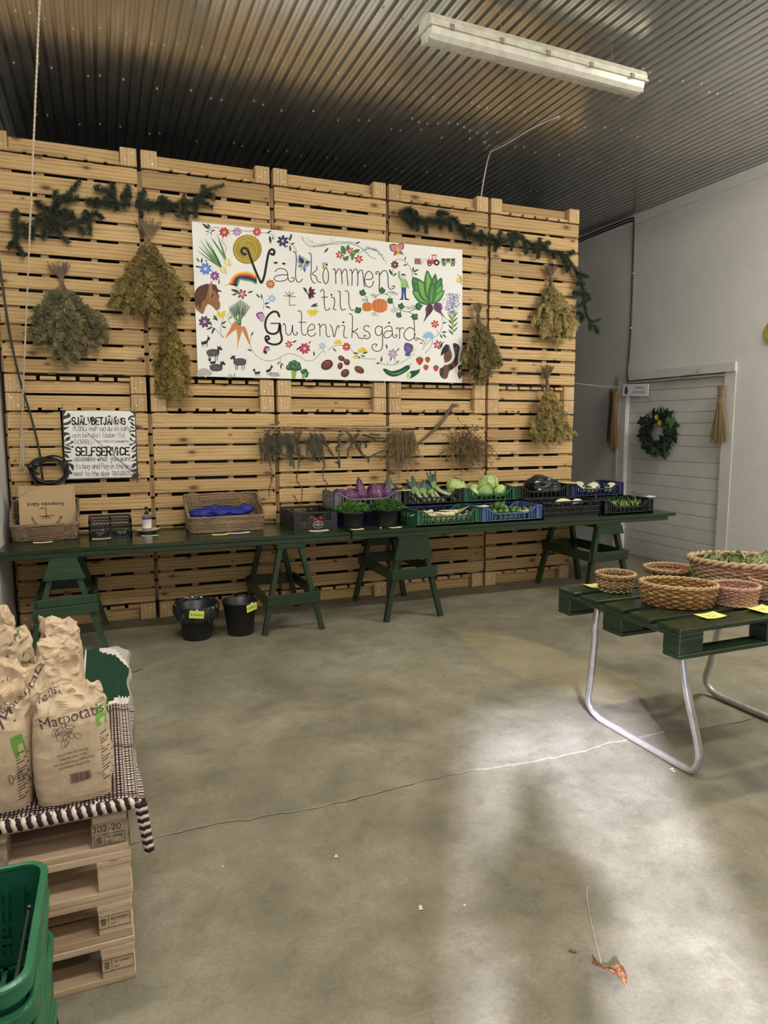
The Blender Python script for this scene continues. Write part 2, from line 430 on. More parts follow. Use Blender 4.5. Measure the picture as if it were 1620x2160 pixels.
# ------------------------------------------------------------------ partition of ten tall pallets
M_SLAT = wood('pale_pine', (.54, .375, .185), (.36, .22, .09), knot=(.13, .065, .028), hue=.36)
M_BLOCK = wood('pine_block', (.55, .39, .21), (.40, .255, .12), grain='z', knots=False, hue=.25)
M_SHADE = wood('shaded_pine_batten', (.42, .28, .15), (.27, .17, .085), grain='z', knots=False, hue=.3)  # slat pine with the shade behind the slats put into its colour
M_NAIL = plain('bright_nail', (.78, .76, .68), .3, .8)
X0, PW, PG, ZM, ZT = -.7122, 1.1351, .0319, 2.0188, 4.0645
nail_me = MB().lathe([(.008, 0), (.008, .003), (.003, .005), (.0005, .005)], 8).mesh('nail', M_NAIL)
COLN = ['leftmost', 'second from left', 'middle', 'fourth from left', 'rightmost']
LOOK = {(0, 1): 'behind the left dried bundle and fir sprigs', (1, 1): 'largest dried bundle hung on its left part',
        (2, 1): 'showing only above the painted sign', (3, 1): 'behind the right end of the painted sign', (4, 1): 'fir garland running down its edge',
        (0, 0): 'behind the black and white lettered notice', (1, 0): 'behind the wicker basket with blue contents',
        (2, 0): 'behind the thin rods with hanging fir', (3, 0): 'behind the curved bare branch and cabbages', (4, 0): 'behind the black plastic bag crate'}
def pallet(ci, row):
    z0, z1 = (0, ZM) if row == 0 else (ZM+.002, ZT)
    xa = X0+ci*PW; w = PW-PG
    t = thing('tall_pallet', (xa+w/2, D, z0), '%s %s tall pine pallet, %s' % (COLN[ci], 'upper' if row else 'lower', LOOK[ci, row]), 'pallet', 'pine pallets of the partition wall')
    H = z1-z0; rg = random.Random(ci*7+row)
    BH = .150
    for zc in (BH/2, H-BH/2):
        for sx in (-1, 1):
            b = link('corner_block', bev_mesh('corner_block', (.132, .09, BH-.004), .004, M_BLOCK), None, t, (sx*(w/2-.066), .045, zc))
            for q in (-1, 1):
                link('nail', nail_me, None, b, (q*.026, -.045, q*sx*.030+rg.uniform(-.008, .008)), (pi/2, 0, 0))
        link('end_board', bev_mesh('end_board', (w-.27, .022, BH-.048), .002, M_SLAT), None, t, (0, .082, H-.018-(BH-.048)/2 if zc > 1 else (BH-.048)/2))
        # ends of the boards behind, seen as short pieces over each recess
        for k in range(6):
            zz = BH-.026 if zc < 1 else H-BH+.024
            link('batten_end', bev_mesh('batten_end', (.122, .05, .03), .002, M_SLAT), None, t, ((k-2.5)*.152, .055, zz))
    n = 12; za = BH+.004; zb = H-BH-.004
    hs = [rg.uniform(.92, 1.08)*(1.10 if (row == 1 and i > 5) else .96) for i in range(n)]; tot = sum(hs); z = za
    for i in range(n):
        h = hs[i]/tot*(zb-za); gap = rg.uniform(.018, .032)
        me = bev_mesh('slat', (w-.004, .022, round(h-gap, 2)), .0025, M_SLAT, i % 3)
        link('slat', me, None, t, (rg.uniform(-.004, .004), rg.uniform(.009, .013), z+h/2), (rg.uniform(-.012, .012), rg.uniform(-.0025, .0025), 0))
        z += h
    L = zb-za
    for xx, ww in ((-w/2+.085, .125), (-.2, .06), (.16, .05), (w/2-.10, .15)):
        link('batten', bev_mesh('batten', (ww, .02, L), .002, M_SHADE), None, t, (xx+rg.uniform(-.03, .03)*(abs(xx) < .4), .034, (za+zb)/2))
    for sx in (-1, 1):
        for i in range(9):
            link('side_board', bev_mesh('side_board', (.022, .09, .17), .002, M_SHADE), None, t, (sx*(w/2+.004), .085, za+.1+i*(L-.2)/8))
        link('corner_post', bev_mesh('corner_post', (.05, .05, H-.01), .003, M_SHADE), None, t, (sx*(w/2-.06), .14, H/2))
    # added dark sheet, paints the shade behind the slats and keeps the light out
    link('shade_backing', bev_mesh('shade_backing', (w, .015, H-.002), .002, M_DARK), None, t, (0, .24, H/2))
    return t
for ci in range(5):
    for row in (0, 1): pallet(ci, row)

# ------------------------------------------------------------------ green trestle tables
def greenpaint(name, col, rough, var=.25):
    t = NT(name); v = t.coords('Object', (1.5, 12, 12), True)
    f = t.noise(v, 3, 6, .6); s = t.noise(t.coords('Object', (2, 14, 14), True), 6, 8, .75)
    c = t.ramp(f, [(.3, tuple(x*(1-var) for x in col)), (.7, tuple(x*(1+var) for x in col))])
    c = t.mix(t.ramp(s, [(.72, (0, 0, 0)), (.80, (.35,)*3)]), c, (.22, .26, .2))
    t.set('Base Color', c); t.set('Roughness', t.math('MULTIPLY_ADD', f, .25, rough-.1)); t.set('Specular IOR Level', .5)
    t.bump(t.math('ADD', f, t.math('MULTIPLY', s, .3)), .08 if rough < .3 else .15, .003)
    return t.m
M_GREEN = greenpaint('dark_green_paint', (.013, .030, .0135), .34)
M_GREEN2 = greenpaint('glossy_green_tabletop', (.017, .031, .0135), .18, .15)
M_GREEN3 = greenpaint('mid_green_paint', (.024, .058, .030), .4)
TZ = .83
def front_y(x): return 5.69-(x+.84)*.0140
def table(xa, xb, label, end):
    xc = (xa+xb)/2; ang = -.0140
    t = thing('trestle_table_top', (xc, front_y(xc), TZ), label, 'table', 'long green tables', ang)
    L = xb-xa; n = 4; wd = .855/n
    for i in range(n):
        link('plank', bev_mesh('plank', (L, wd-.005, .032), .004, M_GREEN2), None, t, (0, wd*(i+.5), -.016))
    Lf = L-(.10 if end else 0)
    link('fascia', bev_mesh('fascia', (Lf, .036, .040), .004, M_GREEN), None, t, (-.05 if end else 0, .024, -.052))
    link('rear_fascia', bev_mesh('fascia', (Lf, .036, .040), .004, M_GREEN), None, t, (-.05 if end else 0, .83, -.052))
    if end: link('end_moulding', bev_mesh('end_moulding', (.03, .80, .02), .004, M_GREEN), None, t, (L/2-.10, .43, -.044))
    for k in range(3):
        link('cross_batten', bev_mesh('cross_batten', (.07, .76, .032), .003, M_GREEN), None, t, ((k-1)*L*.36, .43, -.0485))
    return t
table(XL+.010, 1.966, 'long dark green table against the left wall, carrying wicker baskets and small crate', False)
table(1.986, 5.575, 'long dark green table on the right carrying the vegetable crates', True)
def trestle(xc, feet, top, rail, plate, label, m, dbl=False):
    yc = front_y(xc)
    t = thing('trestle', (xc, yc, 0), label, 'trestle', 'green painted trestles')
    H = .762; yf, yb = .02, .80
    link('beam', bev_mesh('beam', (top+.03, .80, .045), .004, m), None, t, (0, (yf+yb)/2+.0, H-.0225))
    for sy, y0 in ((-1, yf), (1, yb)):
        for sx in (-1, 1):
            mb = MB(); yy = y0+(-.035 if sy < 0 else .02)
            a = Vector((sx*feet/2, yy, 0)); b = Vector((sx*(top/2-.02), y0+.03*(1 if sy < 0 else -1), H-.045))
            mb.bar(a, b, .040, .058, up=(0, 1, 0))
            v = [list(p) for p in mb.v]
            for p in v: p[2] = max(p[2], 0.0)
            mb.v = [tuple(p) for p in v]
            mb.build('leg', m, t)
        if plate:
            yp = y0+(-.018 if sy < 0 else .03); mb = MB(); hb, ht = H-plate, H-.02
            wb = top/2+(feet-top)/2*(H-hb)/H+.022; wt = top/2+.012; th = .022
            vs = [(-wb, yp, hb), (wb, yp, hb), (wt, yp, ht), (-wt, yp, ht), (-wb, yp-th, hb), (wb, yp-th, hb), (wt, yp-th, ht), (-wt, yp-th, ht)]
            mb.add(vs, [(0, 3, 2, 1)[::-1], (4, 5, 6, 7), (0, 4, 7, 3), (1, 2, 6, 5), (0, 1, 5, 4), (3, 7, 6, 2)]); mb.build('gusset_plate', m, t)
    zr = rail; f = 1-zr/H; wr = top/2+(feet-top)/2*f+.03
    for y in (yf-.052, yb+.026):
        if dbl and y < .3:
            link('rail', bev_mesh('rail', (2*wr+.05, .024, .074), .004, m), None, t, (0, y, zr-.04), (0, -.03, 0))
            link('rail', bev_mesh('rail', (2*wr, .024, .062), .004, m), None, t, (.01, y, zr+.032), (0, -.03, 0))
        else:
            link('rail', bev_mesh('rail', (2*wr, .024, .095), .004, m), None, t, (0, y, zr), (0, -.02 if y < .3 else .01, 0))
    for sx in (-1, 1):
        link('side_rail', bev_mesh('side_rail', (.024, yb-yf+.05, .095), .004, m), None, t, (sx*(wr+.002), (yf+yb)/2-.012, zr))
    return t
trestle(-.305, .55, .17, .40, .165, 'mid green trestle at the left wall behind the potato sacks', M_GREEN3, True)
trestle(1.445, .50, .22, .29, 0, 'dark green trestle standing beside the two black buckets', M_GREEN)
trestle(2.56, .54, .26, .425, .215, 'dark green trestle with wide top plate under the parsnip crate', M_GREEN)
xq = px(1284, 1118, 1, 5.62).x
trestle(xq, .55, .26, .43, .11, 'dark green trestle at the right end of the vegetable tables', M_GREEN)

# ------------------------------------------------------------------ pallet table on bent steel legs
PTX, PTY, PTZ, PTL, PTW = 2.404, 2.356, .8116, 1.25, .916
pt = thing('pallet_table', (PTX, PTY, 0), 'dark green painted pallet on bent steel legs carrying round baskets', 'table')
sw = .146; gp = (PTW-5*sw)/4
for i in range(5):
    link('slat', bev_mesh('green_slat', (PTL, sw, .023), .004, M_GREEN2), None, pt, (PTL/2, sw/2+i*(sw+gp), PTZ-.0115))
for xx in (.0725, PTL/2, PTL-.0725):
    link('stringer_board', bev_mesh('stringer_board', (.145, PTW, .023), .004, M_GREEN), None, pt, (xx, PTW/2, PTZ-.0345))
    for yy in (.0525, PTW/2, PTW-.0525):
        link('block', bev_mesh('green_block', (.145, .105 if yy != PTW/2 else .145, .076), .004, M_GREEN), None, pt, (xx, yy, PTZ-.084))
for yy in (.0525, PTW/2, PTW-.0525):
    link('skid', bev_mesh('skid', (PTL, .105 if yy != PTW/2 else .145, .022), .004, M_GREEN), None, pt, (PTL/2, yy, PTZ-.133))
def steel():
    t = NT('galvanised_tube'); v = t.coords('Object'); f = t.noise(v, 14, 5, .6)
    sep = t.node('ShaderNodeSeparateXYZ', {0: v})
    low = t.ramp(t.math('ADD', sep.outputs[2], t.math('MULTIPLY', f, .06)), [(.058, (1, 1, 1)), (.085, (0, 0, 0))])
    c = t.ramp(f, [(.3, (.48, .48, .5)), (.7, (.68, .68, .7))])
    c = t.mix(t.math('MULTIPLY', low, .85), c, (.33, .25, .20))
    t.set('Base Color', c); t.set('Metallic', t.math('MULTIPLY_ADD', low, -.7, .9)); t.set('Roughness', t.math('MULTIPLY_ADD', low, .35, .3))
    return t.m
M_STEEL = steel()
def legframe(dx):
    pts = [(2.45, 2.98, PTZ-.047), (2.452, 3.0, .66), (2.50, 3.06, .54), (2.585, 3.19, .24), (2.625, 3.255, .12), (2.648, 3.25, .055), (2.65, 3.17, .022), (2.65, 3.0, .021), (2.652, 2.7, .021), (2.652, 2.56, .022), (2.652, 2.475, .035), (2.65, 2.44, .10), (2.642, 2.447, .20), (2.585, 2.475, .46), (2.555, 2.49, .66), (2.553, 2.492, PTZ-.047)]
    p = catmull([(a+dx, b, c) for a, b, c in pts], 5)
    MB().tube([(a-PTX, b-PTY, max(c, .0205)) for a, b, c in p], .0195, 12).build('leg_frame', M_STEEL, pt, True)
legframe(0); legframe(.93)

# ------------------------------------------------------------------ wicker
def wicker(name, cols, rough=.55):
    t = NT(name); at = t.node('ShaderNodeVertexColor', layer_name='Col'); f = t.noise(t.coords('Object'), 60, 4)
    t.set('Base Color', t.mix(1., at.outputs['Color'], t.ramp(f, [(.25, (.55, .5, .45)), (.7, (1, 1, 1))]), 'MULTIPLY'))
    t.set('Roughness', rough); t.set('Specular IOR Level', .45); return t.m
M_WICK = wicker('wicker', None)
def superell(a, b, e, q):
    c, s = cos(q), sin(q)
    return a*math.copysign(abs(c)**(2/e), c), b*math.copysign(abs(s)**(2/e), s)
def basket(name, loc, label, a, b, h, flare, cols, e=2.0, rows=12, stakes=28, rz=0, rim_r=.008, rim_col=None, base_ring=False, bands=(), topfn=None, group=None, wr=None):
    """oval woven basket: base half axes a*flare, b*flare; rim half axes a, b; weavers go in and out of the stakes"""
    t = thing(name, loc, label, 'basket', group, rz)
    rg = random.Random(hash(label) % 1000); nseg = stakes*3
    wr = wr or h/rows*.54
    mb = MB(); st = MB()
    def rad(v, q, off=0):
        k = flare+(1-flare)*(v**.8)
        x, y = superell(a*k+off, b*k+off, e, q); return x, y
    def top(q): return topfn(q) if topfn else h
    for i in range(rows):
        v = (i+.5)/rows; col = cols[rg.randrange(len(cols))]
        for bd in bands:
            if bd[0] <= i <= bd[1]: col = bd[2]
        pts = []
        for s in range(nseg):
            q = 2*pi*s/nseg; off = wr*1.0*cos(stakes*q/2+pi*(i % 2))
            x, y = rad(v, q, off); pts.append((x, y, .004+v*(top(q)-.006)))
        mb.tube(pts, wr, 5, closed=True, col=tuple(c*rg.uniform(.8, 1.12) for c in col))
    for k in range(stakes):
        q = 2*pi*k/stakes
        st.tube([(*rad(v, q), .003+v*(top(q)-.003)) for v in (0, .33, .66, 1)], wr*.8, 5, col=cols[0])
    mb.build('weave', M_WICK, t, True); st.build('stakes', M_WICK, t, True)['kind'] = 'stuff'
    rim = MB(); rc = rim_col or cols[0]
    for ph in (0, pi):
        n = 96; pts = []
        for s in range(n):
            q = 2*pi*s/n; w = stakes/2*q*1.0+ph; x, y = rad(1, q, rim_r*.7*cos(w)); pts.append((x, y, top(q)+rim_r*.7*sin(w)))
        rim.tube(pts, rim_r*.8, 6, closed=True, col=rc)
    rim.build('rim', M_WICK, t, True)
    bs = MB(); bs.grid(lambda u, v: (*[c*v for c in rad(0, 2*pi*u)], .004), 28, 5, col=cols[-1], wrap=True)
    for i in range(5):
        bs.tube([(*[c*(i+.6)/5.2 for c in rad(0, 2*pi*s/36)], .006+.0015*((s+i) % 2)) for s in range(36)], .004, 4, closed=True, col=cols[i % len(cols)])
    if base_ring:
        for ph in (0, pi):
            bs.tube([(*rad(0, 2*pi*s/90, .006+.004*cos(stakes*pi*s/90+ph)), .007+.004*sin(stakes*pi*s/90+ph)) for s in range(90)], .005, 5, closed=True, col=cols[0])
    bs.build('base', M_WICK, t, True)
    return t
TAN = [(.46, .30, .15), (.40, .24, .11), (.52, .36, .19)]
PINK = [(.55, .34, .24), (.50, .28, .20), (.60, .40, .29)]
OLD = [(.38, .20, .07), (.24, .115, .04), (.48, .29, .12)]
BRN = [(.27, .17, .10), (.22, .135, .075), (.32, .21, .13)]
def vdir(x): q = YAW+math.atan((x-810)/FPX); return Vector((sin(q), cos(q), 0))
ZB = PTZ
def ctr(x, y, r): return Vector((*px(x, y, 2, ZB)[:2], ZB))+vdir(x)*r
DK = (.10, .045, .025)
c = ctr(1297, 1253, .078)
basket('bread_basket', c, 'small round empty basket with two dark woven bands, on the pallet table', .104, .104, .10, .76, TAN, rows=11, stakes=30, bands=((2, 2, DK), (8, 8, DK)), rim_r=.007)
OVC = ctr(1428, 1288, .125)
basket('oval_basket', OVC, 'oval brown basket with cane rim holding a few garlic bulbs', .185, .135, .115, .86, OLD, rows=9, stakes=34, rz=-.72, rim_r=.008, rim_col=(.50, .36, .16))
SHC = ctr(1409, 1224, .12)
basket('shallow_basket', SHC, 'shallow round basket with red chilli behind the oval basket', .142, .142, .055, .80, TAN, rows=6, stakes=32, bands=((3, 3, DK),), rim_r=.008)
BGC = px(1568, 1180, 2, .975); BGC.z = ZB
basket('large_basket', BGC, 'largest wicker basket with braided rim, heaped with green artichokes', .285, .205, .16, .72, [(.50, .33, .19), (.44, .28, .16), (.58, .41, .26)], rows=13, stakes=36, rz=-.75, rim_r=.014)
P1C = ctr(1548, 1281, .095)
basket('small_basket', P1C, 'small pinkish wicker basket between garlic and artichoke baskets', .118, .112, .095, .86, PINK, rows=10, stakes=30, base_ring=True)
P2C = ctr(1640, 1272, .10); P2C += Vector((.0, .03, 0))
basket('small_basket', P2C, 'pinkish wicker basket at the picture edge holding a yellow card', .122, .118, .10, .86, PINK, rows=10, stakes=30, base_ring=True)

# produce in these baskets
M_VEG = vcol('vegetable_skin', .5, .4, .15, 60)
def garlic_mesh():
    mb = MB()
    def fn(u, v):
        a = 2*pi*u; z = v; r = .026*(sin(pi*min(1, v*1.15)**.7) if v < .8 else .12+.25*(1-v)*1.6)
        r *= 1+.10*abs(cos(4*a))*(1-v); return (r*cos(a), r*sin(a), .052*v)
    mb.grid(fn, 24, 12, col=lambda u, v: (.74, .66, .55) if int(u*16) % 2 else (.66, .55, .47), wrap=True); return mb.mesh('garlic', M_VEG, True)
gm = garlic_mesh()
GL = ['garlic bulb lying beside the white one in the oval basket', 'whole white garlic bulb in the middle of the oval basket', 'garlic bulb at the front right of the oval basket',
      'small garlic bulb in the back of the oval basket', 'garlic bulb at the left side of the oval basket', 'garlic bulb near the right rim of the oval basket']
for i, (dx, dy, s) in enumerate(((-.045, .0, .9), (.0, -.012, 1.25), (.075, -.055, .95), (.01, .06, .85), (-.085, .035, .9), (.09, .0, .85))):
    o = link('garlic_bulb', gm, None, None, OVC+Vector((dx, dy, .014)), (.5*(i % 3), .4*(i % 2), i), (s, s, s)); setp(o, GL[i], 'garlic', 'garlic bulbs in the oval basket')
# artichokes
def artichoke():
    mb = MB()
    for ring in range(6):
        n = 9-ring; zz = .012+ring*.013; rr = .036*(1-(ring/6.4)**2)+.004
        for k in range(n):
            q = 2*pi*(k+.5*(ring % 2))/n; d = Vector((cos(q), sin(q), 0)); s = Vector((-sin(q), cos(q), 0)); g = random.uniform(.85, 1.2)
            c = (.27*g, .33*g, .14*g) if (ring+k) % 3 else (.17*g, .19*g, .10*g)
            b0 = d*rr*.8+Vector((0, 0, zz-.012)); tip = d*(rr+.012)+Vector((0, 0, zz+.034)); w = .017
            mid = d*(rr+.012)+Vector((0, 0, zz+.010))
            mb.add([b0-s*w*.6, b0+s*w*.6, mid+s*w, mid-s*w, tip, mid+d*.004], [(0, 1, 2, 5), (0, 5, 3), (3, 5, 4), (5, 2, 4)], c)
    mb.lathe([(.018, -.004), (.034, .018), (.030, .05), (.005, .072)], 12, col=(.18, .26, .09))
    return mb.mesh('artichoke', M_VEG)
ar = [artichoke() for _ in range(3)]
k = 0
for (dx, dy, dz) in ((-.17, .10, .10), (-.10, .02, .075), (-.03, -.04, .085), (.05, -.09, .08), (.12, -.15, .075), (-.07, .11, .085), (.0, .05, .10), (.07, -.01, .10), (.15, -.06, .09), (.03, .12, .07), (.10, .08, .085), (.18, .0, .08), (-.14, .17, .07), (-.02, -.10, .05)):
    q = Matrix.Rotation(-.0, 3, 'Z') @ Vector((dx, dy, dz))
    o = link('artichoke', ar[k % 3], None, None, BGC+q, (random.uniform(-.7, .7), random.uniform(-.7, .7), k*1.3), (1.1,)*3)
    setp(o, 'pale green artichoke head heaped in the largest wicker basket', 'artichoke', 'artichokes in the large basket'); k += 1
# chilli, tomatoes
ch = MB().tube(catmull([(-.05, 0, 0), (-.02, .012, .012), (.02, .01, .018), (.055, -.012, .004)], 5), [.004+.006*sin(pi*min(1, i/15+.15)) for i in range(16)], 7, col=(.62, .07, .03))
o = ch.build('chilli', M_VEG, None, True, SHC+Vector((.055, -.05, .024))); setp(o, 'red chilli pepper lying in the shallow round basket', 'chilli')
MB().tube([(-.05, 0, 0), (-.065, -.006, .012), (-.07, -.004, .03)], .002, 5, col=(.12, .2, .05)).build('stem', M_VEG, o)
ch2 = MB().tube(catmull([(-.035, 0, 0), (0, .01, .008), (.045, -.01, .002)], 5), [.003+.006*sin(pi*min(1, i/10+.15)) for i in range(11)], 7, col=(.66, .13, .04))
o = ch2.build('chilli', M_VEG, None, True, SHC+Vector((.10, -.02, .022)), (0, 0, 1.2)); setp(o, 'smaller orange red chilli beside the longer one in the shallow basket', 'chilli')

# card with a word or a price written on it
M_CARDS = {}
def card(name, loc, size, col, label, rz=0, tilt=(0, 0), lines=((0, .5),), curl=.006, ink=(.05, .05, .06), cat='note', group='handwritten price notes'):
    m = plain('paper_%d%d%d' % tuple(int(c*100) for c in col), col, .75, var=.04)
    mb = MB(); w, d = size
    def fn(u, v): return ((u-.5)*w, (v-.5)*d, curl*((2*u-1)**2*.8+(2*v-1)**2*.25*(1 if v > .5 else -.3))+.0012)
    mb.grid(fn, 8, 4)
    mb.grid(lambda u, v: tuple(Vector(fn(1-u, v))-Vector((0, 0, .0008))), 8, 4)
    o = mb.build(name, m, None, True, loc, (tilt[0], tilt[1], rz)); setp(o, label, cat, group)
    ik = MB(); rg = random.Random(len(label)*7)
    for (yy, L) in lines:
        pts = []; n = int(10*L)+4
        for s in range(n+1):
            u = .5-L/2+L*s/n; v = .5+yy+rg.uniform(-.09, .09)
            p = Vector(fn(u, v)); pts.append(p+Vector((0, 0, .0012)))
        for a, b in zip(pts, pts[1:]):
            s = Vector((0, d*.018, 0)); ik.add([a-s, b-s, b+s, a+s], [(0, 1, 2, 3)])
    ik.build('handwriting', plain('ink', ink, .6, var=.02), o)
    return o
YEL = (.80, .70, .18)
def pcard(corn, label, col=YEL, **kw):
    a = px(*corn[0], 2, ZB+.002); b = px(*corn[1], 2, ZB+.002); c2 = px(*corn[2], 2, ZB+.002)
    ctrp = (a+c2)/2; return card('price_note', ctrp, ((b-a).length, (c2-b).length), col, label, math.atan2((b-a).y, (b-a).x), **kw)
pcard(((1464, 1298), (1506, 1292), (1532, 1301)), 'yellow note on the front slat of the pallet table, below the garlic basket', lines=((.12, .55), (-.15, .4)))
pcard(((1575, 1285), (1612, 1279), (1640, 1290)), 'curled yellow note on the pallet table, by the picture edge', lines=((.1, .5),), curl=.012)
pcard(((1232, 1234), (1262, 1232), (1275, 1239)), 'yellow note tucked beside the small banded basket', lines=((0, .4),))
card('price_note', P2C+Vector((.0, -.03, .098)), (.09, .07), (.85, .72, .05), 'bright yellow card standing in the small basket at the picture edge', -.7, (1.0, 0), lines=())

# ------------------------------------------------------------------ plastic crates on the tables
def plastic(name, col, var=.18):
    if name in MATS: return MATS[name]
    t = NT(name); v = t.coords('Object', (1, 1, 1), True); f = t.noise(v, 7, 6, .65); s = t.noise(t.coords('Object', (2, 8, 18), True), 9, 6, .7)
    c = t.ramp(f, [(.3, tuple(x*(1-var) for x in col)), (.7, tuple(x*(1+var) for x in col))])
    c = t.mix(t.ramp(s, [(.58, (0, 0, 0)), (.75, (.30,)*3)]), c, tuple(min(1, x*1.6+.05) for x in col))
    t.set('Base Color', c); t.set('Roughness', t.math('MULTIPLY_ADD', f, .25, .38)); MATS[name] = t.m; return t.m
PL_GREEN = plastic('green_crate_plastic', (.018, .095, .052)); PL_BLUE = plastic('blue_crate_plastic', (.055, .095, .245))
PL_NAVY = plastic('navy_crate_plastic', (.020, .026, .09)); PL_BLACK = plastic('black_crate_plastic', (.013, .015, .016)); PL_GREY = plastic('grey_crate_plastic', (.15, .155, .17))
PL_DEEP = plastic('deep_blue_crate_plastic', (.010, .015, .085))
def base_grid(mb, w, d):
    for i in range(12): mb.box((-w/2+(i+.5)*w/12, d/2, .006), (.010, d-.02, .008))
    for i in range(8): mb.box((0, (i+.5)*d/8, .006), (w-.02, .010, .008))
    mb.box((0, .012, .008), (w, .024, .016)); mb.box((0, d-.012, .008), (w, .024, .016))
def end_panel(t, w, d, h, m, sx):
    mb = MB(); x = sx*(w/2-.012); th = .024
    mb.box((x, d/2, h-.017), (th, d-.09, .034)); mb.box((x, d/2, .018), (th, d-.09, .036))
    for k in range(4): mb.box((x, .055+(d-.11)*k/3, h/2), (th*.9, .026, h-.06))
    mb.box((x-sx*.004, d/2, .055), (.008, d-.1, .04))
    mb.box((x+sx*.002, d/2, h-.004), (th+.006, d-.04, .008))
    return mb.build('end_panel', m, t)
def front_panel(t, w, d, h, m, y, low, name='front_panel'):
    mb = MB(); th = .024; s = 1 if y < d/2 else -1; yc = y+s*th/2
    pw = .062
    for sx in (-1, 1):
        mb.box((sx*(w/2-.006), yc, h/2), (.012, th, h)); mb.box((sx*(w/2-pw+.006), yc, h/2), (.012, th, h))
        mb.box((sx*(w/2-pw/2), yc+s*.006, h/2), (pw, .010, h-.004)); mb.box((sx*(w/2-pw/2), yc, h-.006), (pw, th+.004, .012))
        a = Vector((sx*(w/2-pw), yc, h-.010)); b = Vector((sx*(w/2-pw-.085), yc, low))
        mb.bar(a, b, th, .013, up=(0, 0, 1))
        for q in (.25, .6): mb.box((sx*(w/2-pw-.085*q), yc, (h-.012-(h-low)*q)/2), (.008, th*.8, h-.012-(h-low)*q))
    L = w-2*pw-.16
    mb.box((0, yc, low), (L+.02, th, .014)); mb.box((0, yc, .012), (w-.02, th, .024))
    n = int(L/.052)
    for k in range(n+1): mb.box((-L/2+L*k/n, yc, low/2+.006), (.009, th*.8, low-.012))
    return mb.build(name, m, t)
def crate(x0, x1, y, z, m, label, h=.15, d=.39, low=.085, group='plastic produce crates'):
    w = x1-x0; t = thing('produce_crate', ((x0+x1)/2, y, z), label, 'crate', group)
    mb = MB(); base_grid(mb, w, d); mb.build('base', m, t)
    front_panel(t, w, d, h, m, 0, low); front_panel(t, w, d, h, m, d, low, 'back_panel')
    end_panel(t, w, d, h, m, -1); end_panel(t, w, d, h, m, 1)
    return t
def mesh_crate(x0, x1, y, z, m, label, h=.14, d=.39, rows=2, notch=False, pitch=.0135, diag=False, dx=.115):
    w = x1-x0; t = thing('mesh_crate', ((x0+x1)/2, y, z), label, 'crate', 'plastic produce crates')
    mb = MB(); base_grid(mb, w, d); mb.build('base', m, t)
    for nm, ax in (('front_panel', 0), ('back_panel', 1), ('end_panel', 2), ('end_panel', 3)):
        mb = MB(); L = w if ax < 2 else d
        def B(u, zc, lu, lz, th):
            if ax == 0: mb.box((u, th/2+.002, zc), (lu, th, lz))
            elif ax == 1: mb.box((u, d-th/2-.002, zc), (lu, th, lz))
            else: mb.box(((-1 if ax == 2 else 1)*(w/2-th/2), d/2+u, zc), (th, lu, lz))
        hh = h; R_ = rows
        for r in range(R_+1): B(0, .008+(hh-.016)*r/R_, L, .016 if r in (0, R_) else .012, .022)
        n = max(2, round(L/dx))
        for k in range(n+1): B(-L/2+.008+(L-.016)*k/n, hh/2, .012, hh, .020)
        for r in range(R_):
            za = .016+(hh-.016)*r/R_; zb2 = .004+(hh-.016)*(r+1)/R_
            if r == R_-1 and ax in (0,) and notch: continue
            if diag:
                k = -L/2
                while k < L/2-.03:
                    for sg in (-1, 1):
                        c = (k+.015, (za+zb2)/2); ln = math.hypot(.03, zb2-za); an = sg*math.atan2(zb2-za, .03)
                        if ax < 2: mb.box((c[0], (.008 if ax == 0 else d-.008), c[1]), (ln, .005, .004), Matrix.Rotation(-an, 3, 'Y'))
                        else: mb.box(((-1 if ax == 2 else 1)*(w/2-.008), d/2+c[0], c[1]), (.005, ln, .004), Matrix.Rotation(an, 3, 'X'))
                    k += .03
            else:
                k = -L/2+pitch
                while k < L/2: B(k, (za+zb2)/2, .0045, zb2-za, .007); k += pitch
                B(0, (za+zb2)/2, L, .004, .007)
        mb.build(nm, m, t)
    return t
YBK, ZBK = 6.095, .975
low = [(1.975, 2.63, 'under the grey red cabbage crate'), (2.66, 3.31, 'under the black leek crate'), (3.33, 3.935, 'under the green white cabbage crate'), (3.955, 4.60, 'under the crate with the black bag'), (4.62, 5.29, 'under the navy cauliflower crate')]
for a, b, w_ in low: mesh_crate(a, b, YBK, TZ, PL_DEEP, 'deep blue mesh crate '+w_, h=.142, rows=1, diag=True, dx=.2)
crate(1.972, 2.635, YBK, ZBK, PL_GREY, 'grey plastic crate filled with red cabbages')
crate(2.665, 3.318, YBK, ZBK, PL_BLACK, 'black plastic crate filled with leeks', low=.07)
crate(3.322, 3.938, YBK, ZBK, PL_GREEN, 'green plastic crate filled with white cabbages', low=.075)
crate(3.945, 4.605, YBK, ZBK, PL_BLACK, 'black plastic crate holding the black plastic bag')
crate(4.612, 5.300, YBK, ZBK, PL_NAVY, 'navy blue plastic crate filled with cauliflower')
crate(2.612, 3.272, 5.675, TZ, PL_GREEN, 'green plastic crate full of parsnips, on the table front', low=.082)
crate(3.277, 3.938, 5.66, TZ, PL_BLUE, 'light blue plastic crate with dark green peppers', low=.082)
mesh_crate(3.965, 4.66, 5.69, TZ, PL_BLACK, 'black perforated crate with pale roots, on the table front', h=.165, rows=3, notch=True)
crate(4.735, 5.365, 5.71, TZ, PL_BLACK, 'black crate of celery at the right end of the table', low=.075)
mesh_crate(-.128, .204, 6.10, TZ, PL_BLACK, 'small black lattice crate beside the sanitizer bottle', h=.165, d=.26, rows=3, diag=True, notch=True, dx=.16)
white = plain('white_item', (.72, .72, .70), .5, var=.05)
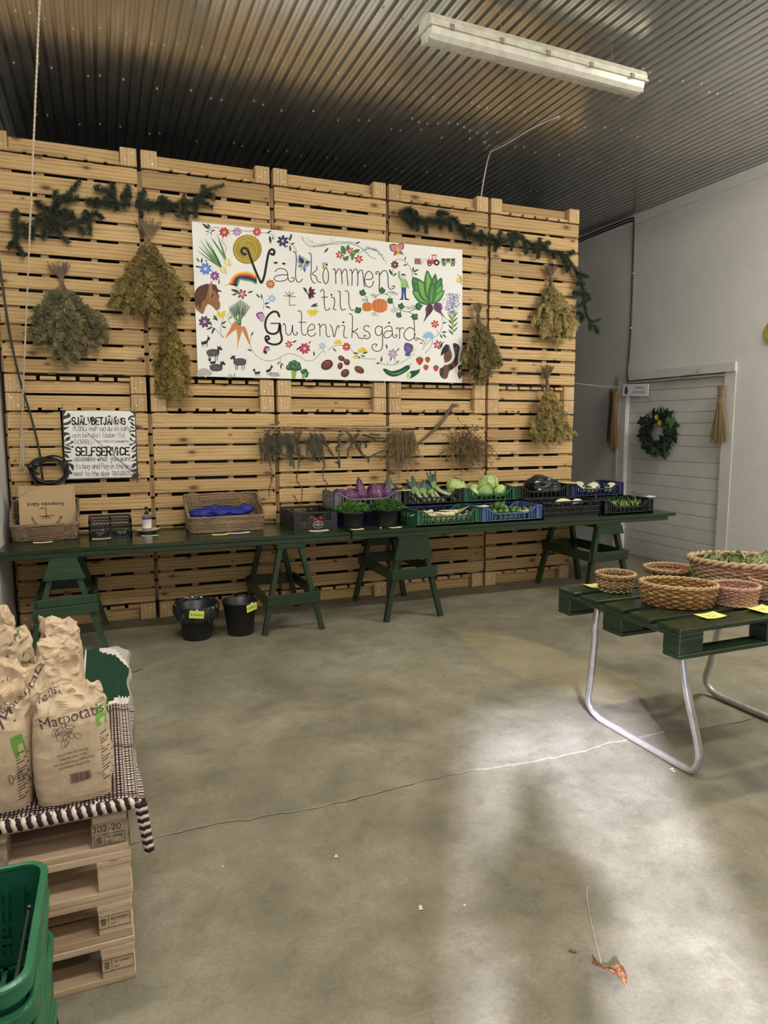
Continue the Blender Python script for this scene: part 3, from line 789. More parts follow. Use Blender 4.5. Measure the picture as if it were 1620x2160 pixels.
for i, (x, y) in enumerate(((-.05, 6.16), (-.02, 6.20), (.11, 6.17), (.14, 6.22))):
    setp(link('white_item', sphere_mesh('white_item', .022, 14, 8, white, 1, 1, 1.2), None, None, (x, y, TZ+.036)), 'small white rounded item inside the small black lattice crate', 'egg', 'white items in the small crate')

# black tomato crate with an oval emblem
def tomato_crate():
    x0, x1, y, d, h = 1.534, 1.928, 5.90, .575, .155; w = x1-x0; m = PL_BLACK
    t = thing('tomato_crate', ((x0+x1)/2, y, TZ), 'black tomato crate with pale oval emblem on its front', 'crate', 'plastic produce crates', -.02)
    mb = MB(); mb.box((0, d/2, .006), (w-.01, d-.01, .01)); mb.build('base', m, t)
    mb = MB(); mb.box((0, .012, .045), (w, .02, .075)); mb.box((0, .012, .148), (w, .024, .014))
    for sx in (-1, 1):
        mb.box((sx*(w/2-.03), .012, h/2), (.06, .026, h)); mb.box((sx*(w/2-.085), .012, .10), (.07, .014, .009)); mb.box((sx*(w/2-.09), .012, .122), (.08, .014, .009))
        mb.box((sx*.075, .012, .115), (.012, .018, .07))
    fp = mb.build('front_panel', m, t)
    cr = plain('cream_print', (.62, .62, .52), .6); eb = MB()
    ring = [(.046*cos(q), .033*sin(q)) for q in np.linspace(0, 2*pi, 33)]
    for (a, b), (c, e) in zip(ring, ring[1:]): eb.add([(a+.02, .0012, b+.043), (c+.02, .0012, e+.043), (c*.92+.02, .0012, e*.9+.043), (a*.92+.02, .0012, b*.9+.043)], [(0, 1, 2, 3)])
    for zz, L in ((.047, .060), (.042, .060), (.030, .03)): eb.box((.02, .0015, zz), (L, .0006, .0032))
    eb.box((.02, .0015, .063), (.012, .0006, .008)); eb.build('emblem', cr, fp)
    nb = MB()
    for sx in (-1, 1):
        for k in range(2):
            for j in range(2): nb.lathe([(.006, 0), (.006, .002), (.0005, .003)], 10, (0, 0, 0)); n = len(nb.v)-30; nb.v[n:] = [(p[0]+sx*.125+.02+k*.028*sx, .0014-p[2], p[1]+.03+j*.03) for p in nb.v[n:]]
    nb.build('stud', plain('brown_stud', (.20, .10, .07), .5), fp)
    mb = MB(); mb.box((0, d-.012, .04), (w, .02, .07)); mb.box((0, d-.012, .14), (w, .022, .022))
    for xx in (-.15, -.08, .08, .15): mb.box((xx, d-.012, .10), (.06 if abs(xx) > .1 else .03, .02, .07))
    mb.build('back_panel', m, t)
    for sx in (-1, 1):
        mb = MB(); x = sx*(w/2-.011)
        for zz, hh in ((.04, .07), (.098, .014), (.148, .016)): mb.box((x, d/2, zz), (.02, d-.02, hh))
        mb.box((x, d/2, .123), (.02, d-.02, .012))
        for k in range(6): mb.box((x, .03+(d-.06)*k/5, h/2), (.024, .02, h))
        mb.build('end_panel', m, t)
tomato_crate()
tm = plain('tomato_skin', (.30, .025, .015), .25, var=.15)
tme = sphere_mesh('tomato', .030, 16, 10, tm, 1, 1, .86); cal = MB()
for k in range(5):
    q = 2*pi*k/5; cal.add([(.003*cos(q+1.5), .003*sin(q+1.5), .026), (.018*cos(q), .018*sin(q), .029), (.003*cos(q-1.5), .003*sin(q-1.5), .026)], [(0, 2, 1)])
cal = cal.mesh('calyx', plain('calyx_green', (.06, .14, .03)))
for i, (x, y, z) in enumerate(((1.66, 5.955, .040), (1.70, 6.0, .07), (1.74, 5.965, .078), (1.80, 5.96, .090), (1.82, 6.0, .08), (1.73, 6.02, .085), (1.80, 6.06, .06), (1.64, 6.02, .04), (1.86, 5.97, .04), (1.70, 6.08, .04))):
    o = link('tomato', tme, None, None, (x, y, TZ+z)); setp(o, 'ripe red tomato in the black crate with oval emblem', 'tomato', 'tomatoes in the black crate')
    link('calyx', cal, None, o, (0, 0, 0), (.6, 0, i))

# ------------------------------------------------------------------ vegetables
def cabbage(name, loc, r, base, vein, label, group, point=0., rot=(0, 0, 0), squash=.92, nl=6, seed=0):
    t = thing(name, loc, label, 'cabbage', group); t.rotation_euler = rot
    rg = random.Random(seed)
    def shape(a, b, rr):
        z = sin(b); k = cos(b); h = rr*squash*(z+point*max(0, z)**3)
        k *= max(.25, 1-.35*point*max(0, z)**1.3); return Vector((rr*k*cos(a), rr*k*sin(a), h))
    mb = MB(); mb.grid(lambda u, v: shape(2*pi*u, pi*v-pi/2, r*.95), 16, 10, col=tuple(c*.7 for c in base), wrap=True); mb.build('heart', M_VEG, t, True)
    for k in range(nl):
        a0 = 2*pi*k/nl+rg.uniform(-.3, .3); wd = rg.uniform(.85, 1.15); tp = rg.uniform(.75, 1.0); lift = r*(.985+.03*(k % 3)); g = rg.uniform(.85, 1.12)
        def fn(u, v):
            s = (u-.5)*2; b = -pi/2*.75+v*(pi*.75*tp+.2); ed = sin(pi*(.12+.88*min(1, v*1.05)))**.5 if v < .97 else .25
            a = a0+s*wd*ed/(max(.35, cos(b))**.55); cr = r*.035*abs(s)**3*(1+.6*sin(9*v+k))
            rip = r*.012*sin(26*v+3*abs(s)*8)*abs(s)
            return shape(a, min(b, pi/2*.99), lift+cr+rip)
        def cl(u, v):
            s = abs(u-.5)*2
            if s < .07*(1.2-v): return vein
            q = (v*7-s*2.2) % 1.0
            m = 1.0 if q < .16 and s < .85 else 0
            m *= .75; e = .25*s
            return tuple((b*(1-m)+n*m)*g*(1+e*.3) for b, n in zip(base, vein))
        MB().grid(fn, 26, 28, col=cl).build('leaf', M_VEG, t, True)
    return t
RB, RV = (.115, .028, .105), (.46, .28, .44)
for i, (x, y, Y, r, pt, sq, lb, rot) in enumerate((
    (716, 1047, 6.36, .078, .05, .9, 'leftmost red cabbage, round, behind the front one', (0, .1, .4)),
    (741, 1046, 6.22, .078, .10, .85, 'round red cabbage at the front left of the grey crate', (.2, -.3, 2.)),
    (761, 1043, 6.30, .070, 1.5, 1.05, 'pointed red cabbage rising to a tall tip', (-.12, -.02, 1.)),
    (791, 1042, 6.28, .082, .25, .98, 'red cabbage with pale ribs right of the pointed one', (.1, .25, 3.)),
    (815, 1041, 6.30, .066, .55, 1.0, 'darkest red cabbage at the right end of the grey crate', (.1, .1, 4.4)))):
    p = px(x, y, 1, Y); p.z = max(p.z, ZBK+.012+r*sq*.9)
    cabbage('red_cabbage', p, r, RB if i != 4 else (.085, .025, .095), RV, lb, 'red cabbages in the grey crate', pt, rot, sq, 6, i)
WB, WV = (.44, .60, .20), (.72, .82, .45)
for i, (x, y, Y, r, lb, sq, rot) in enumerate((
    (962, 1026, 6.33, .098, 'white cabbage at the left corner of its crate, pale midrib up', .82, (.5, 0, .3)),
    (996, 1041, 6.22, .062, 'small white cabbage low behind the front rail', .9, (.2, .4, 1.)),
    (1000, 1031, 6.40, .058, 'little white cabbage in the gap behind the small one', .9, (0, 0, 2.)),
    (1030, 1020, 6.38, .104, 'topmost white cabbage, behind the others', .92, (.3, .1, 4.)),
    (1023, 1034, 6.20, .080, 'strongly veined white cabbage at the front of the heap', 1.0, (.9, 0, .2)),
    (1054, 1036, 6.24, .070, 'rightmost white cabbage of the heap', .95, (.3, .5, 3.)))):
    p = px(x, y, 1, Y); p.z = max(p.z, ZBK+.012+r*sq*.9)
    cabbage('white_cabbage', p, r, WB if i != 4 else (.34, .50, .15), WV, lb, 'white cabbages in the green crate', .05, rot, sq, 6, 20+i)
# leeks
def leek(seed, L=.20, bend=.5, leafl=.18):
    rg = random.Random(seed); t = bpy.data.objects.new('leek', None); COL.objects.link(t)
    st = MB(); n = 8; pts = [(0, 0, 0), (0, L*.35, .004), (0, L*.7, .02), (0, L, .045)]; P_ = catmull(pts, 3)
    for a, b, k in zip(P_, P_[1:], range(99)):
        f = k/len(P_); st.tube([a, b], [.017, .017], 9, cap=(k == 0), col=(.74*(1-f)+.22*f, .76*(1-f)+.36*f, .60*(1-f)+.10*f))
    st.build('shank', M_VEG, t, True)
    rt = MB()
    for k in range(10):
        q = 2*pi*k/10; rt.tube([(.008*cos(q), 0, .008*sin(q)), (.013*cos(q), -.02, .013*sin(q))], .001, 4, col=(.6, .52, .38))
    rt.build('roots', M_VEG, t)
    for k in range(7):
        a = rg.uniform(-1.0, 1.0); up = rg.uniform(.2, 1.1)*bend*2; w = rg.uniform(.024, .036); dr = Vector((sin(a), cos(a)*.7, up)).normalized(); sd = dr.cross(Vector((0, -1, .3))).normalized()
        o = Vector((0, L, .045)); l = leafl*rg.uniform(.7, 1.1)
        fn = lambda u, v: o+dr*l*v+Vector((0, 0, -.10*l*4*v*v*rg.random()*.0))+Vector((0, .02*v, -.35*l*v*v*(1-up*.5)))+sd*(u-.5)*2*w*(1-.75*v**3)+dr.cross(sd)*abs(u-.5)*.03
        g = rg.uniform(.75, 1.15)
        MB().grid(fn, 2, 6, col=lambda u, v: tuple(c*g for c in ((.055, .10, .072) if v > .25 else (.20, .30, .10)))).build('leaf', M_VEG, t, True)
    return t
LL = ['leek lying at the left end of the black crate', 'leek second from the left end of the black crate', 'leek with the broadest leaf fan, in the left half', 'leek in the middle of the black crate, leaves up',
      'leek right of the middle of the black crate', 'leek with an upright leaf tuft, right half', 'leek lying on top, bent, its white shank showing', 'leek with leaves up behind the left corner note', 'leek lying at the right end of the black crate']
for i, (x, y, z, rz, b) in enumerate(((2.76, 6.13, .03, .1, .35), (2.83, 6.135, .03, -.1, .3), (2.90, 6.13, .045, .05, .6), (2.97, 6.135, .035, 0, .75), (3.04, 6.13, .03, -.1, .5), (3.11, 6.135, .035, .1, .6), (3.20, 6.17, .085, .6, .9), (2.70, 6.25, .07, .2, 1.0), (3.25, 6.13, .03, .05, .15))):
    t = leek(i, .17 if i < 7 else .13, b); t.location = (x, y, ZBK+z); t.rotation_euler = (.12, 0, rz)
    setp(t, LL[i], 'leek', 'leeks in the black crate')
# parsnips: a row with the crowns to the front, others heaped across
def parsnip_mesh(seed):
    rg = random.Random(seed); mb = MB(); L = .20; n = 14; P_ = []; rs = []
    for i in range(n+1):
        f = i/n; P_.append((.006*sin(3*f+seed), L*f, .004*sin(5*f))); rs.append(.027*(1-.86*f**.8)*(1+.04*rg.uniform(-1, 1))*(min(1, .7+3*f)))
    for i in range(n):
        mb.tube([P_[i], P_[i+1]], [rs[i], rs[i+1]], 10, cap=(i == n-1), col=(.78, .70, .46) if i % 3 else (.68, .58, .35))
    mb.lathe([(rs[0], 0), (rs[0]*.6, -.002), (.010, .004), (.009, .010)], 10, col=(.74, .66, .44)); k = len(mb.v)-40; mb.v[k:] = [(p[0], p[2]*1.0, p[1]) for p in mb.v[k:]]
    mb.tube([(0, -.004, 0), (0, .006, 0)], .011, 8, col=(.12, .08, .04)); return mb.mesh('parsnip', M_VEG, True)
pm = [parsnip_mesh(s) for s in range(4)]
for i in range(10):
    o = link('parsnip', pm[i % 4], None, None, (2.71+i*.052, 5.712+.004*(i % 2), TZ+.045), (.02, random.uniform(-3, 3), random.uniform(-.08, .08)))
    setp(o, 'parsnip crown in the front slots of the green crate, %s from the left' % ('first', 'second', 'third', 'fourth', 'fifth', 'sixth', 'seventh', 'eighth', 'ninth', 'tenth')[i], 'parsnip', 'parsnips with crowns to the front')
tops = ((898, 1081, 5.80, 1.75, .9, 'parsnip lying on the left of the heap, tip up'), (911, 1078, 5.93, 2.2, .9, 'stubby parsnip at the back left of the heap'), (923, 1085, 5.80, 1.2, 1., 'parsnip lying across the middle of the heap'),
        (957, 1084, 5.77, 1.75, 1.15, 'longest parsnip, lying across the top of the heap'), (967, 1080, 5.88, .8, 1., 'parsnip standing at the right of the long one'), (985, 1087, 5.85, -.6, 1., 'parsnip sloping down at the right of the heap'),
        (995, 1086, 5.78, 1.4, .8, 'parsnip at the right end of the heap'), (940, 1090, 5.76, 1.3, .9, 'parsnip below the long one in the heap'), (972, 1090, 5.75, 2.0, .85, 'parsnip low at the right front of the heap'), (966, 1080, 5.90, -2.6, .8, 'topmost parsnip leaning on the crate end'))
for i, (x, y, Y, rz, s, lb) in enumerate(tops):
    p = px(x, y, 1, Y); p.z = max(p.z, TZ+.075)
    setp(link('parsnip', pm[i % 4], None, None, p, (.1*(i % 3-1) if i != 9 else -.5, i*1.1, rz), (s,)*3), lb, 'parsnip', 'parsnips heaped in the green crate')
# peppers
def pepper_mesh(seed):
    mb = MB(); rg = random.Random(seed); g = .8+.4*rg.random()
    def fn(u, v):
        a = 2*pi*u; b = pi*v-pi/2; r = .033*(1+.10*cos(3.5*a+seed)*cos(b))*(1-.12*sin(b)); zz = .036*sin(b)-(.008 if v > .93 else 0)
        return (r*cos(b)**.75*cos(a) if cos(b) > 0 else 0, r*cos(b)**.75*sin(a) if cos(b) > 0 else 0, zz)
    mb.grid(fn, 22, 14, col=lambda u, v: (.04*g, .11*g, .016*g) if int(u*7) % 2 else (.06*g, .165*g, .022*g), wrap=True)
    mb.tube([(0, 0, .026), (.002, 0, .04), (.008, 0, .05)], [.006, .004, .005], 6, col=(.14, .26, .06)); return mb.mesh('pepper', MATS.get('pepper_skin') or vcol('pepper_skin', .22, .5, .1), True)
pe = [pepper_mesh(s) for s in range(4)]; k = 0
for (x, y, z) in [(3.37+.063*i, 5.71, .052) for i in range(9)]+[(3.40+.07*i, 5.79, .088) for i in range(8)]+[(3.42, 5.88, .10), (3.52, 5.90, .115), (3.64, 5.88, .11), (3.78, 5.9, .09), (3.50, 5.80, .145), (3.56, 5.85, .14)]:
    o = link('pepper', pe[k % 4], None, None, (x+random.uniform(-.01, .01), y, TZ+z), (random.uniform(-1.4, 1.4), random.uniform(-1, 1), k*.9)); k += 1
    setp(o, 'dark green bell pepper in the light blue crate', 'pepper', 'green peppers in the light blue crate')
o = link('pepper', pe[1], None, None, px(1057, 1068, 1, 5.80), (.5, .3, 1), (1.3,)*3); setp(o, 'topmost green pepper sticking up from the heap in the light blue crate', 'pepper', 'green peppers in the light blue crate')
# pale roots in the perforated crate
for i, (x, y, z, L, lb) in enumerate(((4.28, 5.79, .145, .20, 'pale yellow long root lying high in the perforated crate'), (4.46, 5.80, .135, .13, 'white root tip beside the pale yellow one'))):
    mb = MB(); q = [(L*(f-.5), .01*sin(4*f), .012*sin(3*f)) for f in np.linspace(0, 1, 12)]
    mb.tube(q, [.004+.024*sin(pi*min(.97, f*.8+.14))**.6 for f in np.linspace(0, 1, 12)], 10, col=(.72, .68, .40) if i == 0 else (.66, .66, .62))
    setp(mb.build('root_vegetable', M_VEG, None, True, (x, y, TZ+z), (0, 0, .15)), lb, 'root vegetable')
# celery
def celery(loc, n, sp, label, lh):
    t = thing('celery', loc, label, 'celery', 'celery in the end crate'); st = MB(); lf = MB(); rg = random.Random(len(label))
    for k in range(n):
        a = rg.uniform(-1.2, 1.2); L = rg.uniform(.09, .14); b = Vector((rg.uniform(-sp, sp), rg.uniform(-.03, .03), .01)); d = Vector((sin(a)*.8, .35, .55+rg.uniform(-.2, .3)*lh)).normalized()
        p = [b+d*L*f+Vector((0, 0, .02*sin(pi*f))) for f in (0, .4, .8, 1)]; g = rg.uniform(.8, 1.2)
        st.tube(p, [.008, .007, .005, .003], 6, col=(.17*g, .28*g, .065*g))
        for j in range(9):
            c = p[-1]+Vector((rg.gauss(0, .02), rg.gauss(0, .02), rg.gauss(0, .02))); w = rg.uniform(.010, .018); e = Vector((rg.gauss(0, 1), rg.gauss(0, 1), rg.gauss(0, .6))).normalized()*w; f = e.cross(Vector((.3, .5, .8))).normalized()*w*.8; g = rg.uniform(.7, 1.3)
            lf.add([c-e, c+f*.8, c+e*1.2, c-f*.8], [(0, 1, 2, 3)], (.045*g, .105*g, .018*g))
    st.build('stalk', M_VEG, t, True); o = lf.build('leaves', M_VEG, t); o['kind'] = 'stuff'
celery((4.95, 5.77, TZ+.05), 26, .13, 'bunch of pale green celery stalks, left half of the end crate', .4)
celery((5.18, 5.79, TZ+.04), 12, .09, 'leafy dark green celery, right half of the end crate', .9)
# cauliflowers
def cauli(loc, r, label, leafy, seed):
    t = thing('cauliflower', loc, label, 'cauliflower', 'cauliflowers in the navy crate'); rg = random.Random(seed); mb = MB()
    for k in range(70):
        z = 1-1.5*(k+.5)/70; a = 2.39996*k; s = math.sqrt(max(0, 1-z*z)); c = Vector((s*cos(a), s*sin(a), z))*r*.8
        mb.grid(lambda u, v: c+Vector((cos(2*pi*u)*cos(pi*v-pi/2), sin(2*pi*u)*cos(pi*v-pi/2), sin(pi*v-pi/2)))*r*.27, 7, 5, col=(.72*rg.uniform(.9, 1.05), .70, .50), wrap=True)
    mb.build('curd', M_VEG, t, True)
    for k in range(leafy):
        a0 = 2*pi*k/max(1, leafy)+rg.random(); g = rg.uniform(.7, 1.2); L = r*rg.uniform(1.5, 2.3); hgt = rg.uniform(.3, 1.1)
        d = Vector((cos(a0), sin(a0), 0)); sd = Vector((-sin(a0), cos(a0), 0))
        fn = lambda u, v: d*(r*.55+L*.55*v)+Vector((0, 0, -r*.6+L*hgt*v*(1.5-.9*v)))+sd*(u-.5)*2*r*.55*sin(pi*(.15+.8*v))+d*.15*r*(u-.5)**2*4*-1
        MB().grid(fn, 8, 8, col=lambda u, v: (.42, .55, .28) if abs(u-.5) < .08 else (.10*g, .23*g, .05*g)).build('leaf', M_VEG, t, True)
for i, (x, y, Y, r, lf, lb) in enumerate(((1221, 1032, 6.28, .068, 3, 'cauliflower at the left end of the navy crate'), (1247, 1034, 6.20, .058, 7, 'leaf covered cauliflower in the middle of the navy crate'), (1253, 1030, 6.36, .055, 7, 'leafy cauliflower at the back of the navy crate'), (1289, 1033, 6.24, .064, 5, 'cauliflower with bright curd at the right end of the navy crate'))):
    cauli(px(x, y, 1, Y)+Vector((0, 0, .012)), r*1.06, lb, lf, i)
# black plastic bag
def crumple(nu, nv, fn, amp, seed, m, name, parent=None, loc=(0, 0, 0), col=None):
    from mathutils import noise
    off = Vector((seed*3.1, seed*1.7, seed*5.3))
    def f2(u, v):
        p = Vector(fn(u, v)); c = p*9+off
        d = noise.hetero_terrain(c, .9, 2.2, 4, .6)*.5+noise.cell_vector(p*16+off).x*.25-abs(noise.noise(p*14+off))*1.2
        n = p.normalized() if p.length > 1e-6 else Vector((0, 0, 1)); return p+n*d*amp
    mb = MB(); mb.grid(f2, nu, nv, wrap=True, col=col); return mb.build(name, m, parent, False, loc)
M_BAG = plain('black_bag_film', (.015, .017, .018), .22, var=.2, spec=.6)
def blob(a, b, c, skew=0):
    def fn(u, v):
        q = 2*pi*u; w = pi*v-pi/2; k = cos(w)
        x = a*k*cos(q); return (x, b*k*sin(q), c*sin(w)*(1-skew*x/a)-skew*x*.35)
    return fn
p = px(1150, 1036, 1, 6.26)
bo = crumple(46, 30, blob(.235, .14, .115, .35), .026, 3, M_BAG, 'plastic_bag', None, (p.x, p.y, ZBK+.110)); setp(bo, 'crumpled shiny black plastic bag lying in a black crate', 'bag')
kb = crumple(16, 12, blob(.05, .04, .03), .012, 5, M_BAG, 'gathered_neck', bo, (-.15, -.02, .085))

# pots of parsley
M_POT = plain('black_pot_plastic', (.022, .024, .025), .5, var=.2)
M_HERB = vcol('herb_leaf', .5, .35, .2, 80)
def herb_pot(loc, r, h, label, lc, seed):
    t = thing('herb_pot', loc, label, 'potted herb', 'pots of parsley')
    MB().lathe([(r*.80, 0), (r*.84, .01), (r*.97, h-.016), (r*1.03, h-.016), (r*1.03, h), (r*.97, h), (r*.95, h-.02), (0.001, h-.03)], 36).build('pot', M_POT, t, True)
    rg = np.random.default_rng(seed); N = 1900; mb = MB()
    st = MB()
    for k in range(60):
        a = rg.uniform(0, 2*pi); q = r*.9*math.sqrt(rg.random()); st.tube([(q*cos(a)*.7, q*sin(a)*.7, h-.02), (q*1.25*cos(a), q*1.25*sin(a), h+.05*rg.uniform(.5, 1))], .0016, 4, col=(.10, .2, .03))
    st.build('stems', M_HERB, t)
    for k in range(N):
        a = rg.uniform(0, 2*pi); q = math.sqrt(rg.random())*1.55; zz = h+.010+.072*math.sqrt(max(0, 1-(q/1.58)**2))*rg.uniform(.55, 1.08)-(.03*max(0, q-1))
        c = Vector((q*r*cos(a), q*r*sin(a), zz)); w = rg.uniform(.006, .012); e = Vector(rg.normal(0, 1, 3)); e.z = abs(e.z)*.4; e = e.normalized()*w; f = e.cross(Vector(rg.normal(0, 1, 3))).normalized()*w*.7
        g = rg.uniform(.6, 1.35); cc = tuple(x*g for x in lc)
        mb.add([c, c+e*.5+f, c+e*1.5+f*.4, c+e*1.1, c+e*1.5-f*.4, c+e*.5-f], [(0, 1, 3), (1, 2, 3), (0, 3, 5), (3, 4, 5)], cc)
    o = mb.build('foliage', M_HERB, t); o['kind'] = 'stuff'
herb_pot((2.085, 5.93, TZ), .103, .142, 'black pot of curly parsley, the left pot with brighter leaves', (.075, .19, .022), 1)
herb_pot((2.41, 5.90, TZ), .106, .155, 'black pot of flat darker parsley next to the leek crate', (.05, .135, .025), 2)

# ------------------------------------------------------------------ wicker baskets, bags, bottle on the left table
def rtop(hf, hb):
    def f(q):
        y = sin(q); k = (math.copysign(abs(y)**.25, y)+1)/2; k = min(1, max(0, (k-.12)/.76)); return hf+(hb-hf)*k**.8
    return f
AC = Vector((-.45, 6.285, TZ))
basket('display_basket', AC, 'wicker basket with high back holding brown paper bags, by the left wall', .245, .165, .30, .93, [(.27, .19, .12), (.32, .23, .15), (.23, .155, .095)], e=9, rows=17, stakes=40, rim_r=.010, topfn=rtop(.128, .30), wr=.0062)
BC = Vector((.982, 6.235, TZ))
basket('display_basket', BC, 'long wicker basket with high back holding blue net bags', .325, .195, .30, .95, [(.29, .20, .12), (.34, .24, .15), (.24, .165, .10)], e=9, rows=19, stakes=46, rim_r=.010, topfn=rtop(.132, .30), wr=.0056)
M_BLUE = plain('blue_net_bag', (.008, .014, .22), .6, var=.4, scale=30, bump=.5)
o = crumple(40, 16, blob(.255, .11, .05), .030, 9, M_BLUE, 'net_bag', None, BC+Vector((-.05, .0, .150))); setp(o, 'heap of dark blue net bags lying in the long wicker basket', 'bag')
o = crumple(20, 14, blob(.055, .05, .045), .016, 11, M_BLUE, 'net_bag', None, BC+Vector((.20, .01, .175))); setp(o, 'rolled up blue net bag at the right end of the long wicker basket', 'bag')
# kraft carrier bags
M_KRAFT = plain('kraft_paper', (.47, .33, .185), .75, var=.07, scale=5, bump=.15)
M_INK = plain('black_print', (.025, .022, .02), .7, var=.05)
a = px(37, 1031, 1, 6.23); b = px(150, 1021, 1, 6.23); kw = (b-a).length; kz = (a.z+b.z)/2
for i in range(5):
    t = setp(link('paper_bag', bev_mesh('paper_bag', (kw, .007, kz-TZ-.04), .001, M_KRAFT), None, None, ((a.x+b.x)/2+.006*i, 6.238+.012*i, (kz+TZ+.04)/2-.003*((i*3) % 4)), (-.03, .02-.008*i, 0)),
             ['front kraft paper bag with upside-down print, in the wicker basket', 'second kraft paper bag behind the printed one', 'third kraft paper bag in the basket stack', 'fourth kraft paper bag in the basket stack', 'rearmost kraft paper bag in the basket stack'][i], 'paper bag', 'kraft carrier bags in the basket')
    if i: continue
    H = kz-TZ-.04
    pb = MB()
    def stamp(vs, fs, cx, cz, ang=pi):
        c, s = cos(ang), sin(ang)
        pb.add([(cx+x*c-y*s, -.0042, cz+x*s+y*c) for x, y in vs], fs)
    def arc(text, R_, cx, cz, a0, a1, size):
        for ch, q in zip(text, np.linspace(a0, a1, len(text))):
            if ch == ' ': continue
            vs, fs = text_mesh(ch, size, 'CENTER', .0008); stamp([(x, y+R_) for x, y in vs], fs, cx, cz, q+pi)
    vs, fs = text_mesh('Gutenviks G\u00e5rd', .038, 'CENTER', .0009); vs = [(x*1.1, y) for x, y in vs]; stamp(vs, fs, .0, .062)
    arc('Br\u00f6derna Jacobsson', .098, 0, -.035, 1.35, -1.35, .034)
    def seg(x0, z0, x1, z1, w=.006):
        d = Vector((x1-x0, z1-z0)); n = Vector((-d.y, d.x)).normalized()*w/2
        pb.add([(x0+n.x, -.0042, z0+n.y), (x1+n.x, -.0042, z1+n.y), (x1-n.x, -.0042, z1-n.y), (x0-n.x, -.0042, z0-n.y)], [(0, 1, 2, 3)])
    for s in ((0, .02, 0, -.075), (0, .02, -.05, .016), (-.05, -.048, .055, -.042), (0, -.045, -.03, -.07), (0, -.045, .032, -.068)): seg(*s)
    pb.build('printed_text', M_INK, t)
    fo = MB().bar((-kw*.49, -.0045, H*.5-.085), (-kw*.22, -.0045, H*.5-.012), .0008, .012, up=(0, 0, 1)); fo.build('handle', plain('dark_kraft', (.36, .25, .14), .75), t)
    MB().box((0, -.004, H*.5-.012), (kw*.97, .0012, .004)).build('folded_hem', plain('dark_kraft', (.36, .25, .14)), t)
    MB().box((0, -.0038, -.005), (kw*.98, .0008, .0015)).build('crease', plain('dark_kraft', (.36, .25, .14)), t)
# bottle of hand sanitizer on a saucer
BP = Vector((.335, 6.33, TZ))
sa = MB().lathe([(.05, .0), (.06, .003), (.09, .018), (.105, .026), (.105, .029), (.088, .021), (.055, .008), (.001, .007)], 40).build('saucer', plain('cream_glaze', (.60, .55, .44), .3, var=.05), None, True, BP)
setp(sa, 'cream saucer under the pump bottle of sanitizer', 'saucer')
bt = thing('sanitizer_bottle', BP+Vector((0, 0, .0085)), 'clear pump bottle with white label and black pump, on a saucer', 'bottle')
def clear(name, col, rough=.08):
    t = NT(name); t.set('Base Color', (*col, 1)); t.set('Transmission Weight', .85); t.set('Roughness', rough); t.set('IOR', 1.4); return t.m
MB().lathe([(.036, 0), (.039, .004), (.039, .128), (.034, .138), (.016, .144), (.0155, .152)], 32).build('body', clear('clear_plastic', (.85, .83, .80)), bt, True)
lab = MB(); lab.lathe([(.0395, .028), (.0395, .112)], 40, cap0=False); lb = lab.build('label', plain('white_label', (.80, .79, .78), .5, var=.03), bt, True)
MB().lathe([(.0397, .104), (.0397, .121)], 40, cap0=False).build('blue_band', plain('navy_print', (.03, .03, .13), .5), lb, True)
MB().lathe([(.0385, .006), (.0385, .026)], 40, cap0=False).build('pink_band', plain('pink_gel', (.55, .25, .22), .3), bt, True)
tx = MB()
for txt, sz, zz, m_ in (('HAND', .024, .083, 0), ('SANITIZER', .0105, .070, 1), ('70%', .010, .056, 1)):
    vs, fs = text_mesh(txt, sz); tx.add([(.0402*sin(x/.0402-.15), -.0402*cos(x/.0402-.15), zz+y) for x, y in vs], fs)
tx.build('printed_text', plain('red_print', (.40, .05, .06), .6), lb)
MB().lathe([(.017, .148), (.018, .149), (.018, .168), (.012, .172), (.005, .173), (.005, .196), (.016, .197), (.016, .206), (.006, .212), (.001, .212)], 20).tube([(0, 0, .202), (-.012, -.028, .203), (-.014, -.034, .197)], .0045, 6).build('pump', plain('black_pump', (.012, .012, .014), .35), bt, True)

# notes along the front of the tables
CR = (.74, .68, .40)
def tcard(x, y, w, d, col, label, rz=0, z=TZ, **kw):
    p = px(x, y, 2, z); return card('price_note', p+Vector((0, 0, .001)), (w, d), col, label, rz, **kw)
tcard(91, 1145, .14, .05, CR, 'curled cream note in front of the paper bag basket', .05, lines=())
tcard(214, 1137.5, .145, .05, (.70, .62, .30), 'yellowed note in front of the small black lattice crate', .06, lines=((0, .5),))
tcard(317, 1131, .135, .04, (.60, .66, .35), 'pale green note in front of the saucer', .02, lines=((0, .5),))
tcard(465, 1128.5, .135, .055, (.82, .74, .22), 'bright yellow note in front of the long wicker basket', .02)
tcard(505, 1125, .18, .065, (.52, .60, .66), 'pale blue note in front of the long wicker basket', .05)
tcard(673, 1120.5, .175, .07, (.76, .55, .52), 'pink note in front of the tomato crate', -.03)
tcard(754, 1117.5, .12, .055, (.76, .72, .36), 'yellow note in front of the left parsley pot', .03)
tcard(834, 1113.5, .12, .055, (.76, .72, .34), 'yellow note in front of the right parsley pot', .05)
ZR = ZBK+.152
